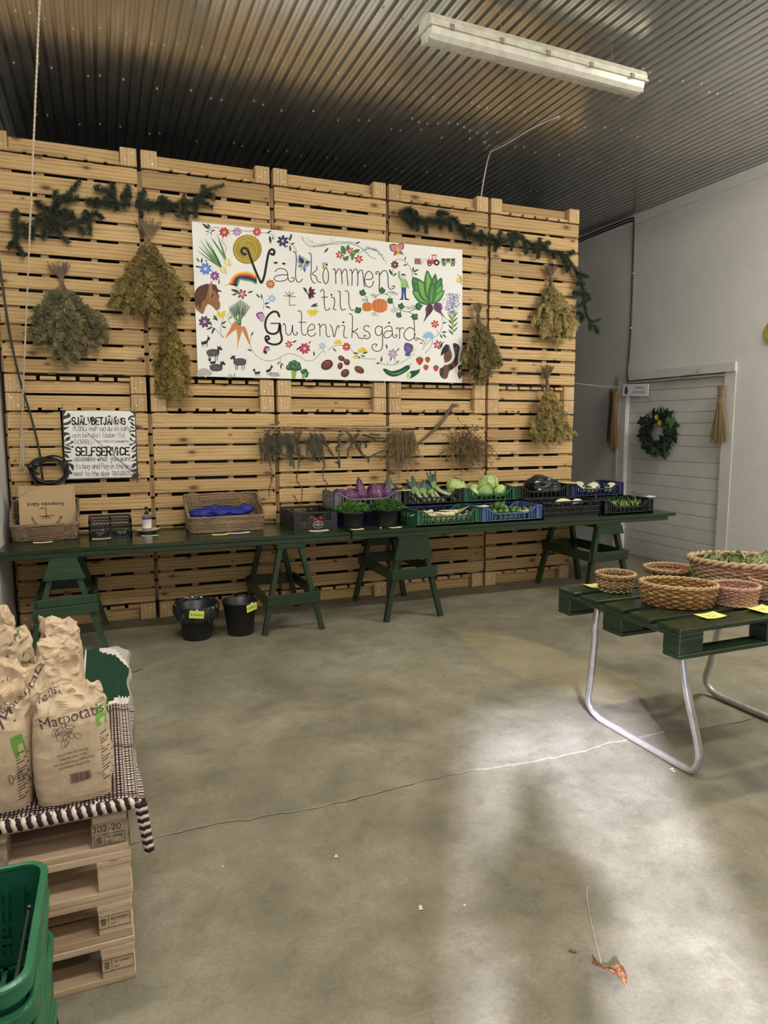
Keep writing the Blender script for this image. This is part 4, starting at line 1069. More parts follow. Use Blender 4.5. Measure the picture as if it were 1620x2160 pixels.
for x, y, w, d, col, lb, z, rz in ((852, 1035, .15, .06, (.74, .66, .22), 'yellow note on the corner of the grey red cabbage crate', ZR+.004, .1), (962, 1030, .10, .07, (.70, .62, .36), 'cream note on the corner between leek and white cabbage crates', ZR+.004, .1),
    (1084, 1026, .11, .08, (.74, .68, .28), 'yellow note on the right corner of the white cabbage crate', ZR+.006, -.1), (1199, 1019, .16, .14, (.74, .66, .20), 'yellow note on the corner of the cauliflower crate', ZR+.006, -.3),
    (1016, 1068.5, .13, .09, (.76, .76, .74), 'white note between parsnip and pepper crates', TZ+.156, .1), (1106, 1082.5, .13, .06, (.74, .75, .74), 'white note lying on the front rail of the pepper crate', TZ+.100, .1), (1368, 1048, .14, .09, (.74, .76, .76), 'white note on the right corner of the celery crate', TZ+.156, .1)):
    q = px(x, y, 2, z)
    if x == 1106: q = px(x, y, 1, 5.695); q.z = TZ+.0915
    if x == 1084: q = Vector((3.895, 6.125, ZBK+.1525))
    card('price_note', q, (w, d), col, lb, rz, curl=.008, lines=((0, .45),))
setp(link('pebble', sphere_mesh('pebble', .008, 10, 6, plain('pale_bead', (.66, .64, .5), .4)), None, None, px(803, 1115, 2, TZ)+Vector((0, 0, .007))), 'tiny pale bead on the table between the two parsley notes', 'bead')

# ------------------------------------------------------------------ buckets under the table
M_BIN = plain('black_bucket_plastic', (.012, .014, .016), .42, var=.2)
def bucket(x, y, rt, rb, h, label):
    t = thing('waste_bucket', (x, y, 0), label, 'bucket', 'black buckets under the table')
    mb = MB().lathe([(rb, 0), (rb+.004, .004), (rt-.006, h-.02), (rt+.004, h-.02), (rt+.006, h-.004), (rt+.002, h), (rt-.006, h-.006), (rb, .012), (.001, .010)], 40)
    mb.build('body', M_BIN, t, True); return t
def tagcard(par, ang, r, z, w, h, text, ty, tilt=0.):
    m = plain('lime_card', (.62, .74, .10), .7, var=.04)
    d = Vector((cos(ang), sin(ang), 0)); s = Vector((-sin(ang), cos(ang), 0)); up = (Vector((0, 0, 1))+d*.06).normalized(); s2 = (s*cos(tilt)+up*sin(tilt)); up = up*cos(tilt)-s*sin(tilt)
    c = d*r+Vector((0, 0, z)); mb = MB(); q = [c-s2*w/2-up*h/2, c+s2*w/2-up*h/2, c+s2*w/2+up*h/2, c-s2*w/2+up*h/2]; mb.add(q+[p_-d*.001 for p_ in q], [(0, 1, 2, 3), (7, 6, 5, 4)])
    o = mb.build('card', m, par); tm_ = MB()
    vs, fs = text_mesh(text, ty); k = w*.84/max(1e-6, (max(p_[0] for p_ in vs)-min(p_[0] for p_ in vs)))
    tm_.add([c+d*.0015+s2*x_*k+up*(y_-ty*.36) for x_, y_ in vs], fs); tm_.build('handwriting', M_INK, o)
    MB().box(c+up*h*.52+d*.003, (.012, .006, .022)).build('clip', plain('white_clip', (.7, .7, .68)), o)
def camang(x, y): return math.atan2(-y, -x)
b1 = bucket(.665, 5.79, .158, .108, .285, 'black bucket lined with a black bag, tag reads br\u00e4nnbart')
def liner():
    from mathutils import noise
    mb = MB()
    prof = [(.150, .22), (.155, .27), (.163, .296), (.172, .30), (.178, .285), (.180, .25), (.176, .22), (.168, .195)]
    def fn(u, v):
        k = v*(len(prof)-1); i = min(int(k), len(prof)-2); f = k-i; r = prof[i][0]*(1-f)+prof[i+1][0]*f; z = prof[i][1]*(1-f)+prof[i+1][1]*f; q = 2*pi*u
        n = noise.noise(Vector((cos(q)*4, sin(q)*4, v*2.5)))+.6*noise.noise(Vector((cos(q)*11, sin(q)*11, v*4)))
        r += n*.016*(.35+v); z += n*.016+(-.035*abs(noise.noise(Vector((cos(q)*3, sin(q)*3, 7))))*v*2)+(.02*cos(q-1.8) if v > .2 else 0); return (r*cos(q), r*sin(q), z)
    mb.grid(fn, 120, 16, wrap=True); return mb.build('bag_liner', M_BAG, b1)
liner()
tagcard(b1, camang(.665, 5.79)+.0, .190, .245, .115, .062, 'Br\u00e4nnbart', .032, -.12)
b2 = bucket(1.018, 5.775, .145, .100, .290, 'black bucket without a bag, its green tag reads kompost')
tagcard(b2, camang(1.018, 5.775)+.72, .149, .248, .112, .062, 'KOMPOST', .034, .12)

# ------------------------------------------------------------------ stacked pallets, rugs and potato sacks on the left
M_EUR = wood('raw_pallet_wood', (.62, .47, .335), (.43, .31, .21), knot=(.2, .11, .06), hue=.28)
M_EURB = wood('pallet_block_wood', (.60, .45, .32), (.46, .33, .22), hue=.25, knots=False)
M_CHIP = plain('pressed_chip_block', (.36, .27, .18), .85, var=.35, scale=45, bump=.3)
M_STAMP = plain('stamp_ink', (.05, .035, .03), .8)
SX, SY, PH = .022, 2.172, .144
def eur(x1, y0, z, label, chip=False, stamp=None, big=None):
    L, Wd = .762, .815
    t = thing('wooden_pallet', (x1, y0, z), label, 'pallet', 'stacked transport pallets')
    for yy in (.05, Wd/2, Wd-.05):
        link('skid', bev_mesh('skid_w', (L, .10, .022), .002, M_EUR), None, t, (-L/2, yy, .011))
        for xx in (-.051, -L/2, -L+.051):
            b = link('block', bev_mesh('block_w', (.096 if not chip or xx < -.1 else .106, .10, .078), .002, M_CHIP if chip else M_EURB), None, t, (xx, yy, .061))
            if stamp and yy < .1 and xx > -.1:
                ib = MB(); y = -.0508; w_, h_ = (.046, .028) if not big else (.044, .024)
                ox, oz = -.002, .004 if not big else -.014
                for (x0, z0, x2, z2) in ((-w_, -h_/1.4, w_, -h_/1.4), (-w_, h_/1.4, w_, h_/1.4), (-w_, -h_/1.4, -w_, h_/1.4), (w_, -h_/1.4, w_, h_/1.4), (-w_*.36, -h_/1.4, -w_*.36, h_/1.4)):
                    ib.box((ox+(x0+x2)/2, y, oz+(z0+z2)/2), (abs(x2-x0)+.0012, .0006, abs(z2-z0)+.0012))
                for q in range(4):
                    ib.box((ox-w_*.68+(q-1.5)*.004, y, oz+.002*(q % 2)), (.0012, .0006, h_*.9)); ib.box((ox-w_*.68, y, oz+(q-1.5)*.006), (.012, .0006, .0012))
                for i, (tx_, sz, px_, pz) in enumerate(stamp):
                    vs, fs = text_mesh(tx_, sz, 'LEFT'); ib.add([(ox+px_+a_*1.05, y, oz+pz+b_) for a_, b_ in vs], fs)
                if big:
                    vs, fs = text_mesh(big, .030, 'LEFT'); ib.add([(-.052+a_, y, .012+b_) for a_, b_ in vs], fs)
                ib.build('stamp', M_STAMP, b)
    for xx in (-.051, -L/2, -L+.051):
        link('stringer_board', bev_mesh('stringer_w', (.100, Wd, .022), .002, M_EUR), None, t, (xx, Wd/2, .111), (0, 0, 0))
    for i in range(5):
        wd = .13; link('deck_board', bev_mesh('deck_w', (L, wd, .022), .002, M_EUR), None, t, (-L/2, wd/2+i*(Wd-wd)/4, .133))
    return t
se = (('SE-C0567', .0115, -.010, .004), ('HT', .0115, -.010, -.013))
eur(SX+.002, SY-.004, 0, 'wooden pallet on the floor, lowest of the front stack', stamp=se)
eur(SX-.001, SY, PH, 'wooden pallet with SE stamp, second from the floor in the front stack', stamp=se)
eur(SX+.004, SY-.002, 2*PH, 'wooden pallet with plain unstamped block, third from the floor')
eur(SX-.002, SY+.004, 3*PH, 'topmost wooden pallet, its chipboard block stamped 302-20', chip=True, stamp=(('DK-8058', .0125, -.012, .002), ('HT', .0125, -.012, -.014)), big='302-20')
for k in range(4): eur(SX-.004*(k % 2), SY+.84, k*PH, 'wooden pallet of the rear stack under the green rug, %s' % ['on the floor', 'second from the floor', 'third from the floor', 'topmost'][k])
ZP = 4*PH
# knitted rug over the front stack, woven striped rug over the rear one
RG1 = vcol('knitted_rug', .95, .1, .25, 90); RG2 = vcol('woven_rug', .95, .1, .2, 120)
def rug1():
    xl, xr, ya, yb = -.742, SX+.016, SY-.012, 3.005
    mb = MB(); nx, ny = 150, 120; dr = .155; W_ = xr-xl+dr
    def fn(u, v):
        s = u*W_; y = ya+(yb-ya)*v+.004*sin(s*30); x = xl+s; z = ZP+.013
        if x > xr:
            q = x-xr; r = .02
            if q < r*pi/2: x = xr+r*sin(q/r); z = ZP+.013-r*(1-cos(q/r))
            else: x = xr+r+.012*sin(y*9)+.004; z = ZP+.013-r-(q-r*pi/2)*(.95+.25*(v < .12)-.25*v)
        ed = max(0, 1-v/.03)
        return (x, y-.006*ed*0, z+.004*sin(s*95)*abs(sin(v*62))+(.008*sin(s*105)**2*(v < .05)))
    W1, B1 = (.66, .60, .53), (.045, .022, .024)
    def col(u, v):
        i = int(u*W_/.0115); j = int(v*(yb-ya)/.0135)
        if v < .03: return W1 if (u*W_/.021) % 1 < .42 else B1
        a = (u*W_/.0115) % 1; b = (v*(yb-ya)/.0135) % 1
        return W1 if (.12 < a < .72 and .18 < b < .66) else B1
    def fine(nu, nv): mb.grid(fn, nu, nv, col=col)
    fine(int(W_/.0115)*4, int((yb-ya)/.0135)*4)
    o = mb.build('knitted_rug', RG1, None, True); setp(o, 'brown and white knitted rug under the front potato sacks', 'rug')
    ft = MB(); rg = random.Random(3)
    for k in range(70):
        y = ya+.02+(yb-ya-.04)*k/69; zz = fn(1, (y-ya)/(yb-ya))[2]; x = xr+.024; ft.tube([(x, y, zz), (x+rg.uniform(-.004, .008), y+rg.uniform(-.006, .006), zz-.02), (x+rg.uniform(-.008, .01), y+rg.uniform(-.01, .01), zz-.038)], [.003, .0025, .0015], 4, col=(.62, .58, .52))
    f = ft.build('fringe', RG1, o); f['kind'] = 'stuff'
    # rolled front hem of thick yarn
    hm = MB()
    for k in range(58):
        x = xl+.01+k*(xr-xl-.0)/58; c = W1 if k % 2 else B1
        hm.tube([(x-.004, ya+.016, ZP+.018), (x, ya-.004, ZP+.016), (x+.005, ya-.006, ZP+.002), (x+.006, ya+.0, ZP-.006)], [.007, .0085, .008, .004], 6, col=c)
    for k in range(13):
        z = ZP+.006-.0125*k; w_ = .016-.0004*k; c = W1 if k % 2 else B1
        hm.tube([(xr+.004+.002*k, ya-.006, z), (xr+.018+.0018*k, ya-.010, z-.003), (xr+.034+.0012*k, ya-.002, z-.006), (xr+.032+.0012*k, ya+.03, z-.005)], [.006, .0085, .0085, .006], 6, col=c)
    hm.build('hem', RG1, o, True)
rug1()
def rug2():
    xl, xr, ya, yb = -.742, SX+.0, 2.985, 3.835; dr = .085; W_ = xr-xl+dr; mb = MB()
    def fn(u, v):
        s = u*W_; x = xl+s; y = ya+(yb-ya)*v; z = ZP+.010
        if x > xr:
            q = x-xr; k = .35+.3*v; x = xr+q*k+.006*sin(y*20); z = ZP+.010-q*(1-k)*1.0
        return (x, y, z+.0015*sin(s*60))
    G, Wt, Gr, K = (.016, .048, .030), (.66, .63, .56), (.40, .385, .35), (.02, .02, .02)
    def col(u, v):
        s = xl+u*W_; yy = abs(v-.47)*2
        if s < -.150: return Gr
        if s < -.143: return K
        if s < -.136: return Wt
        if s < -.130: return K
        if s < -.122: return Wt
        st = .92-.9*max(0, (s+.055))*3.4; st = round(st*14)/14
        if s > -.06 and yy > st: return Wt if yy < st+.22 else Gr
        return G
    mb.grid(fn, 220, 150, col=col); o = mb.build('woven_rug', RG2, None, True); setp(o, 'dark green and grey striped woven rug over the rear pallet stack', 'rug')
    ft = MB(); rg = random.Random(5)
    for k in range(80):
        v = k/79; p = Vector(fn(1, v)); ft.tube([p, p+Vector((.008, rg.uniform(-.006, .006), -.014)), p+Vector((.012, rg.uniform(-.012, .012), -.03))], [.002, .0018, .001], 4, col=(.55, .53, .47))
    f = ft.build('fringe', RG2, o); f['kind'] = 'stuff'
rug2()

# potato sacks
def sackmat():
    t = NT('sack_paper'); v = t.coords('Object', (1, 1, 1), True); f = t.noise(v, 9, 5, .6); g = t.noise(v, 140, 2)
    c = t.ramp(f, [(.3, (.49, .365, .245)), (.7, (.58, .445, .305))]); c = t.mix(.2, c, t.ramp(g, [(.3, (.75,)*3), (.7, (1,)*3)]), 'MULTIPLY')
    t.set('Base Color', c); t.set('Roughness', .6); t.set('Specular IOR Level', .35); t.bump(t.noise(v, 16, 6, .7, 1.5), .5, .012); return t.m
M_SACK = sackmat(); M_SINK = plain('sack_print', (.075, .040, .035), .8); M_SGRN = plain('sack_green_print', (.13, .30, .05), .75); M_SLEAF = plain('sack_leaf_print', (.10, .14, .05), .8)
from mathutils import noise as NZ
def sack(x, y, w, d, h, label, seed=0, rz=0, lean=0., prints=()):
    t = thing('potato_sack', (x, y, ZP+.014), label, 'sack', 'brown paper potato sacks', rz)
    off = Vector((seed*7.3, seed*3.9, seed*1.1)); e = 4.2
    def S(u, v, o=0.):
        """v 0..1 up the sides, 1..1.5 over the closed, folded top"""
        q = 2*pi*u; vv = min(v, 1)
        k = .86+.16*sin(pi*min(1, .18+vv*.85))
        sq = 1.0 if vv < .72 else 1-.62*((vv-.72)/.28)**1.4
        a, b = w/2*k*(1-.10*max(0, vv-.7)/.3), d/2*k*sq
        X_, Y_ = superell(a, b, e, q); Z_ = h*vv
        if v > 1:
            m = 1-(v-1)/.5; X_ *= .12+.88*m; Y_ *= m; Z_ += -.012*sin(pi*m)+.004
        else: X_ += 0
        p = Vector((X_, Y_, Z_)); c = p*7+off
        r1 = 1-abs(NZ.noise(c*1.0))*2; r2 = 1-abs(NZ.noise(c*2.3+Vector((5, 1, 2))))*2
        amp = .0045+.028*max(0, vv-.70)/.30
        r3 = 1-abs(NZ.noise(c*4.1+Vector((2, 7, 4))))*2.4; dsp = (r1*.6+r2*.5+r3*.35-.6)*amp
        n = Vector((X_/(a*a+1e-6), Y_/(b*b+1e-6), .15*(v > 1)*60)).normalized()
        if vv < .04: dsp *= .3
        zt = (NZ.noise(c*1.7+Vector((9, 9, 9)))*.045+(1-2*abs(NZ.noise(c*2.6)))*.022-.008)*max(0, vv-.8)/.2
        p += n*(dsp+o); p.z += zt; p.y += lean*vv*vv; p.z = max(p.z, 0); return p
    mb = MB(); mb.grid(lambda u, v: S(u, v*1.5), 120, 84, wrap=True)
    mb.add([S(k/40, 0)*1.0 for k in range(40)], [tuple(range(39, -1, -1))])
    mb.build('bag', M_SACK, t)
    def uf(s, vv):
        k = .86+.16*sin(pi*min(1, .18+vv*.85)); a = w/2*k*(1-.10*max(0, vv-.7)/.3)
        c = max(-1, min(1, s/a)); cq = math.copysign(abs(c)**(e/2), c); return (2*pi-math.acos(cq))/(2*pi)
    def put(vs, fs, mt, name, dx, dz, rot=0., side=0):
        c, s_ = cos(rot), sin(rot); out = []
        for a, b in vs:
            xx = dx+a*c-b*s_; zz = dz+a*s_+b*c; v = zz/h
            if side: out.append(S((.86+xx*1.1) % 1, v, .0024))
            else: out.append(S(uf(xx, min(v, 1)), v, .0024))
        m2 = MB(); m2.add(out, fs); m2.build(name, mt, t)
    def refine(vs, fs, n=2):
        bm = bmesh.new(); bv = [bm.verts.new((a, b, 0)) for a, b in vs]
        for f in fs:
            try: bm.faces.new([bv[i] for i in f])
            except ValueError: pass
        bmesh.ops.triangulate(bm, faces=bm.faces)
        bm.verts.index_update(); r = [(v.co.x, v.co.y) for v in bm.verts], [tuple(v.index for v in f.verts) for f in bm.faces]; bm.free(); return r
    for p in prints:
        k = p[0]
        if k == 'text': vs, fs = refine(*text_mesh(p[1], p[2])); put(vs, fs, M_SINK, 'printed_text', p[3], p[4], p[5])
        elif k == 'bar':
            rg = random.Random(4); xx = -.029; vs = []; fs = []
            while xx < .029:
                ww = rg.choice((.0010, .0016, .0024)); n = len(vs); vs += [(xx, 0), (xx+ww, 0), (xx+ww, .015), (xx, .015), (xx, .030), (xx+ww, .030)]; fs += [(n, n+1, n+2, n+3), (n+3, n+2, n+5, n+4)]; xx += ww+rg.choice((.0009, .0014))
            put(vs, fs, M_SINK, 'barcode', p[1], p[2], p[3])
        elif k == 'green':
            vs = []; fs = []
            for j in range(7):
                for i in range(2): vs.append(((i-.5)*.03+.005*((j*3) % 3)-.004, j*.011))
            for j in range(6): fs.append((2*j, 2*j+1, 2*j+3, 2*j+2))
            put(vs, fs, M_SGRN, 'green_print', p[1], p[2], p[3])
        elif k == 'potato':
            vs = []; fs = []
            def ln(a, b, w_=.0011):
                a = Vector(a); b = Vector(b); nn = (b-a); nn = Vector((-nn.y, nn.x)).normalized()*w_/2; n = len(vs); vs.extend([tuple(a+nn), tuple(b+nn), tuple(b-nn), tuple(a-nn)]); fs.append((n, n+1, n+2, n+3))
            rg = random.Random(8)
            for q in range(p[4] if len(p) > 4 else 9):
                ce_ = Vector((rg.uniform(-.032, .032), rg.uniform(-.022, .022))); an = rg.uniform(0, pi); A, B = rg.uniform(.010, .017), rg.uniform(.005, .009)
                pp = [(ce_.x+A*cos(z_)*cos(an)-B*sin(z_)*sin(an), ce_.y+A*cos(z_)*sin(an)+B*sin(z_)*cos(an)) for z_ in np.linspace(0, 2*pi, 13)]
                for a_, b_ in zip(pp, pp[1:]): ln(a_, b_)
            put(vs, fs, M_SINK, 'potato_drawing', p[1], p[2], p[3])
        elif k == 'hatch':
            vs = []; fs = []
            for q in range(16):
                n = len(vs); z0 = q*.0095; vs += [(0, z0), (.02+.006*(q % 3), z0+.006), (.02+.006*(q % 3), z0+.0095), (0, z0+.003)]; fs.append((n, n+1, n+2, n+3))
            put(vs, fs, M_SINK, 'hatched_print', p[1], p[2], 0.)
        elif k == 'leaf':
            rg = random.Random(int(p[1]*1000)+seed); vs = []; fs = []
            for q in range(p[3]):
                a = rg.uniform(0, 2*pi); L = rg.uniform(.014, .024); dx, dz = rg.uniform(-.02, .02), rg.uniform(-.02, .02); n = len(vs); c, s_ = cos(a), sin(a)
                vs += [(dx, dz), (dx+L*.5*c-L*.2*s_, dz+L*.5*s_+L*.2*c), (dx+L*c, dz+L*s_), (dx+L*.5*c+L*.2*s_, dz+L*.5*s_-L*.2*c)]; fs.append((n, n+1, n+2, n+3))
            put(vs, fs, M_SLEAF, 'leaf_print', p[1], p[2], 0.)
front_text = [('text', 'Med r\u00e4tt f\u00f6rvaring', .0115, .0, .158, .10), ('text', 'm\u00f6rkt och svalt,', .0115, .002, .145, .10), ('text', 'kan potatisens h\u00e5llbarhet', .0115, .002, .131, .10), ('text', 'f\u00f6rl\u00e4ngas v\u00e4sentligt', .0115, .003, .118, .10)]
sack(-.128, 2.30, .222, .155, .335, 'front right potato sack with barcode facing out, on the knitted rug', 1, .06, .03,
     [('text', 'Matpotatis', .042, .004, .252, .13), ('bar', .018, .066, .06), ('potato', -.012, .216, .3, 12), ('green', .088, .225, .05), ('hatch', .078, .055), ('text', 'Svensk', .034, -.062, .312, .35)]+front_text)
sack(-.357, 2.325, .235, .165, .345, 'front left potato sack cut by the picture edge, big letter M printed', 2, -.05, .02,
     [('text', 'M', .062, .066, .262, .45), ('green', .098, .165, .2), ('hatch', .080, .03), ('potato', .09, .11, 1.2, 7), ('text', 'Svensk', .03, .02, .312, .1), ('text', 'Matpotatis', .03, .07, .305, .6)])
sack(-.31, 2.52, .225, .15, .335, 'potato sack with slanted lettering directly behind the front left sack', 3, -.1, .02, [('text', 'Matpotatis', .036, .05, .285, .8), ('text', 'Svensk', .032, -.04, .30, .1), ('green', .098, .20, 0)])
sack(-.178, 2.70, .175, .14, .315, 'potato sack with a green sprig print, behind the front right sack', 4, .08, .02, [('leaf', -.03, .18, 9), ('leaf', .05, .14, 10), ('leaf', -.08, .26, 6)])
sack(-.193, 2.90, .165, .14, .325, 'potato sack with creased pale top, second last in the right row', 5, -.06, .02, [('leaf', -.05, .24, 8)])
sack(-.197, 3.10, .17, .14, .34, 'rearmost potato sack of the right row, crumpled top', 6, .05, .02, [('leaf', -.06, .28, 6), ('leaf', .06, .26, 5)])
sack(-.400, 2.745, .22, .14, .30, 'low potato sack with folded edge in the left row, third from the front', 9, 0, .0, [('leaf', .08, .24, 5)])
sack(-.410, 3.00, .255, .17, .355, 'wide smooth potato sack with berry and leaf print at the left', 7, .05, .0, [('leaf', .03, .27, 5), ('leaf', .09, .25, 8), ('leaf', .07, .32, 6), ('leaf', -.04, .18, 6)])
sack(-.470, 3.27, .20, .15, .355, 'rearmost potato sack at the left picture edge', 8, 0, 0, [])

# ------------------------------------------------------------------ nested green shopping baskets
M_GB = plain('green_basket_plastic', (.012, .12, .052), .33, var=.15, scale=8)
M_GB2 = plain('green_basket_plastic_dark', (.008, .085, .048), .4, var=.2)
def rrect(hx, hy, r, q):
    """rounded rectangle outline, q in 0..1"""
    pts = []; segs = [(hx-r, hy-r, 0), (-(hx-r), hy-r, pi/2), (-(hx-r), -(hy-r), pi), (hx-r, -(hy-r), 3*pi/2)]
    Ls = [r*pi/2, 2*(hx-r), r*pi/2, 2*(hy-r)]*2; P_ = sum(Ls[:4])*2; s = (q % 1)*P_
    for k in range(4):
        cx, cy, a = segs[k]
        if s <= r*pi/2: return cx+r*cos(a+s/r), cy+r*sin(a+s/r)
        s -= r*pi/2; L = 2*(hx-r) if k % 2 == 0 else 2*(hy-r)
        if s <= L:
            d = [(-1, 0), (0, -1), (1, 0), (0, 1)][k]; e0 = (cx+r*cos(a+pi/2), cy+r*sin(a+pi/2)); return e0[0]+d[0]*s, e0[1]+d[1]*s
        s -= L
    return segs[0][0]+r, segs[0][1]
def shop_mesh():
    hx, hy, h = .155, .215, .245; mb = MB(); nu, nv = 120, 18
    def fn(u, v):
        k = 1-.13*(1-v); x, y = rrect(hx*k, hy*k, .05*k, u); return (x, y, h*v)
    vs = [fn(i/nu, j/nv) for j in range(nv+1) for i in range(nu)]; fs = []
    for j in range(nv):
        for i in range(nu):
            if 2 <= j < 13 and j not in (4, 7, 10) and i % 4 in (1, 2) : continue
            fs.append((j*nu+i, j*nu+(i+1) % nu, (j+1)*nu+(i+1) % nu, (j+1)*nu+i))
    mb.add(vs, fs); k = .87
    for i in range(9): mb.box((-hx*k+.02+i*(2*hx*k-.04)/8, 0, .004), (.012, 2*hy*k-.03, .004))
    for i in range(6): mb.box((0, -hy*k+.02+i*(2*hy*k-.04)/5, .004), (2*hx*k-.03, .012, .004))
    body = mb.mesh('body', M_GB2, False)
    rm = MB()
    prof = [(-.004, -.036), (.004, -.038), (.010, -.036), (.010, -.012), (.012, -.004), (.010, .002), (.002, .005), (-.005, .003), (-.006, -.004), (-.003, -.010), (-.003, -.034)]
    n = 120; m = len(prof); vs = []
    for i in range(n):
        for (o_, z_) in prof:
            x, y = rrect(hx+o_, hy+o_, .05+o_*.8, i/n); vs.append((x, y, h+z_))
    rm.add(vs, [(i*m+j, ((i+1) % n)*m+j, ((i+1) % n)*m+(j+1) % m, i*m+(j+1) % m) for i in range(n) for j in range(m)])
    rim = rm.mesh('rim', M_GB, False)
    ri = MB()
    for i in range(0, 36):
        x, y = rrect(hx*.95+.002, hy*.95+.002, .05, i/36); x2, y2 = rrect(hx*.90+.002, hy*.90+.002, .045, i/36)
        ri.bar((x, y, h-.05), (x2, y2, h-.17), .010, .006, up=(x, y, .1))
    rib = ri.mesh('ribs', M_GB2)
    hd = MB().tube(catmull([(hx-.02, -hy+.03, h-.012), (hx-.022, -.05, h-.022), (hx-.022, .05, h-.022), (hx-.02, hy-.16, h-.012)], 5), .004, 6).mesh('handle', plain('black_wire', (.02, .02, .02), .4))
    return body, rim, rib, hd
GBM = shop_mesh()
SBL = ['top green shopping basket of the nested stack, interior in view', 'second green shopping basket from the top of the stack', 'third green shopping basket from the top of the stack', 'fourth green shopping basket from the top of the stack', 'fifth green shopping basket from the top of the stack', 'sixth green shopping basket from the top of the stack', 'lowest green shopping basket of the stack on the floor']
for k in range(7):
    t = thing('shopping_basket', (-.345+.003*(k % 2), 1.672-.004*(k % 3), .378-.0625*k), SBL[k], 'basket', 'nested green shopping baskets', .02*((k % 3)-1))
    for nm, me in zip(('body', 'rim', 'ribs', 'handle'), GBM):
        o = link(nm, me, None, t)
        if nm == 'body': s = o.modifiers.new('thickness', 'SOLIDIFY'); s.thickness = .003
a, b, c_ = px(98, 2062, 2, .006), px(110, 2120, 2, .006), px(140, 2240, 2, .006)
o = MB().tube(catmull([a+Vector((-.03, .12, 0)), a, b, c_], 6), .006, 6).build('strap', plain('black_strap', (.02, .02, .022), .6), None, True); setp(o, 'thin black strap lying on the floor beside the green baskets', 'strap')

# ------------------------------------------------------------------ dried bundles, fir sprays, rods on the partition
M_DRY = vcol('dried_foliage', .85, .15, .25, 60); M_TWIG = plain('twig_bark', (.16, .105, .07), .85, var=.3)
M_FIR = vcol('fir_needles', .7, .25, .25, 60)
def fan_frond(mb, p, d, nrm, L, col, rg, pairs=5):
    """one flat spray: a stalk with pairs of pointed leaflets"""
    sd = d.cross(nrm).normalized()
    for k in range(pairs):
        f = (k+.4)/pairs; b = p+d*L*f; w = L*.34*(1-.45*f); up = nrm*rg.uniform(-.2, .35)*w
        g = rg.uniform(.75, 1.25); c = tuple(x*g for x in col)
        for s in (-1, 1):
            t = b+d*w*.75+sd*s*w+up; m = b+d*w*.12+sd*s*w*.62+up*.5; m2 = b+d*w*.62+sd*s*w*.30
            mb.add([b, m, t, m2], [(0, 1, 2, 3)], c)
    t = p+d*L; mb.add([p+d*L*.75, p+d*L*.85+sd*L*.08, t, p+d*L*.85-sd*L*.08], [(0, 1, 2, 3)], col)
def bundle(x, ztie, zbot, xl, xr, label, seed, n=26, col=(.225, .180, .068), stick=.12, dens=20, depth=.11, spread=1., yoff=.06, start=.22, size=1.):
    rg = random.Random(seed); t = thing('dried_bundle', (x, D-yoff, ztie), label, 'dried plant', 'dried bundles on the partition')
    st = MB(); lf = MB()
    for k in range(n):
        f = (k+.5)/n; f = f*2-1; ex = (xr-x)*f if f > 0 else (xl-x)*-f
        ez = (zbot-ztie)*(1-.34*abs(f)**1.8*spread)*rg.uniform(.72, 1.04); ey = -rg.uniform(0.0, depth)*(1-.3*abs(f)); ex *= rg.uniform(.7, 1.0)
        p0 = Vector((rg.uniform(-.012, .012), rg.uniform(-.02, .01), 0)); p3 = Vector((ex, ey, ez))
        p1 = p0+Vector((ex*.16, ey*.5, ez*.28)); p2 = p0+Vector((ex*.60, ey, ez*.62)); bg_ = rg.uniform(.55, 1.3)
        P_ = [Vector(q) for q in catmull([p0, p1, p2, p3], 6)]
        st.tube([p0+Vector((-ex*.25*stick/.12, rg.uniform(-.02, .0), stick*rg.uniform(.6, 1))), p0]+P_[1::3], [.0045, .0045]+[.0035]*len(P_[1::3]), 4)
        for j in range(dens):
            s = start+(1-start)*rg.random()**.8; q = s*(len(P_)-1); i = min(int(q), len(P_)-2); p = P_[i].lerp(P_[i+1], q-i)
            tg = (P_[i+1]-P_[i]).normalized(); a = rg.uniform(-1, 1)
            d = (tg*1.0+Vector((a*.75, rg.uniform(-.7, .25), rg.uniform(-.35, .25)))).normalized(); nr = Vector((rg.uniform(-.7, .7), -1, rg.uniform(-.5, .5))).normalized()
            g = rg.uniform(.75, 1.2)*bg_; L = size*rg.uniform(.055, .11)*(1.1-.3*s); c = tuple(v_*g*(1+rg.uniform(-.1, .1)) for v_ in col)
            lim = D-yoff-.008
            q2 = p+Vector((rg.uniform(-.015, .015), rg.uniform(-.02, .01), 0)); fan_frond(lf, q2, d, nr, L, c, rg)
    lf.v = [(a, min(b, yoff-.012), c) for a, b, c in lf.v]; st.v = [(a, min(b, yoff-.010), c) for a, b, c in st.v]
    st.build('stems', M_TWIG, t); o = lf.build('foliage', M_DRY, t); o['kind'] = 'stuff'
    MB().tube([(.018*cos(q), .016*sin(q)-.008, .004*sin(2*q)) for q in np.linspace(0, 2*pi, 14)[:-1]], .004, 5, closed=True).build('tie', plain('jute_string', (.36, .28, .17), .9), t)
    return t
bundle(-.235, 2.93, 2.29, -.50, .135, 'wide dried bundle on the leftmost pallet, stems tied at the top', 1, 34, (.185, .165, .085), .15, 26, spread=.9)
bundle(.455, 3.33, 2.66, .05, .80, 'largest dried bundle, hung left of the painted sign', 2, 46, (.215, .165, .058), .16, 30, .15, spread=.55, start=.12)
bundle(.60, 2.70, 1.96, .44, .775, 'narrow dried bundle hanging below the largest one, left of the sign', 3, 26, (.245, .180, .052), .06, 28, .09, spread=.6, start=.12)
bundle(3.655, 2.88, 2.20, 3.44, 3.92, 'dried bundle partly behind the right edge of the painted sign', 4, 30, (.18, .145, .055), .12, 24, spread=.7)
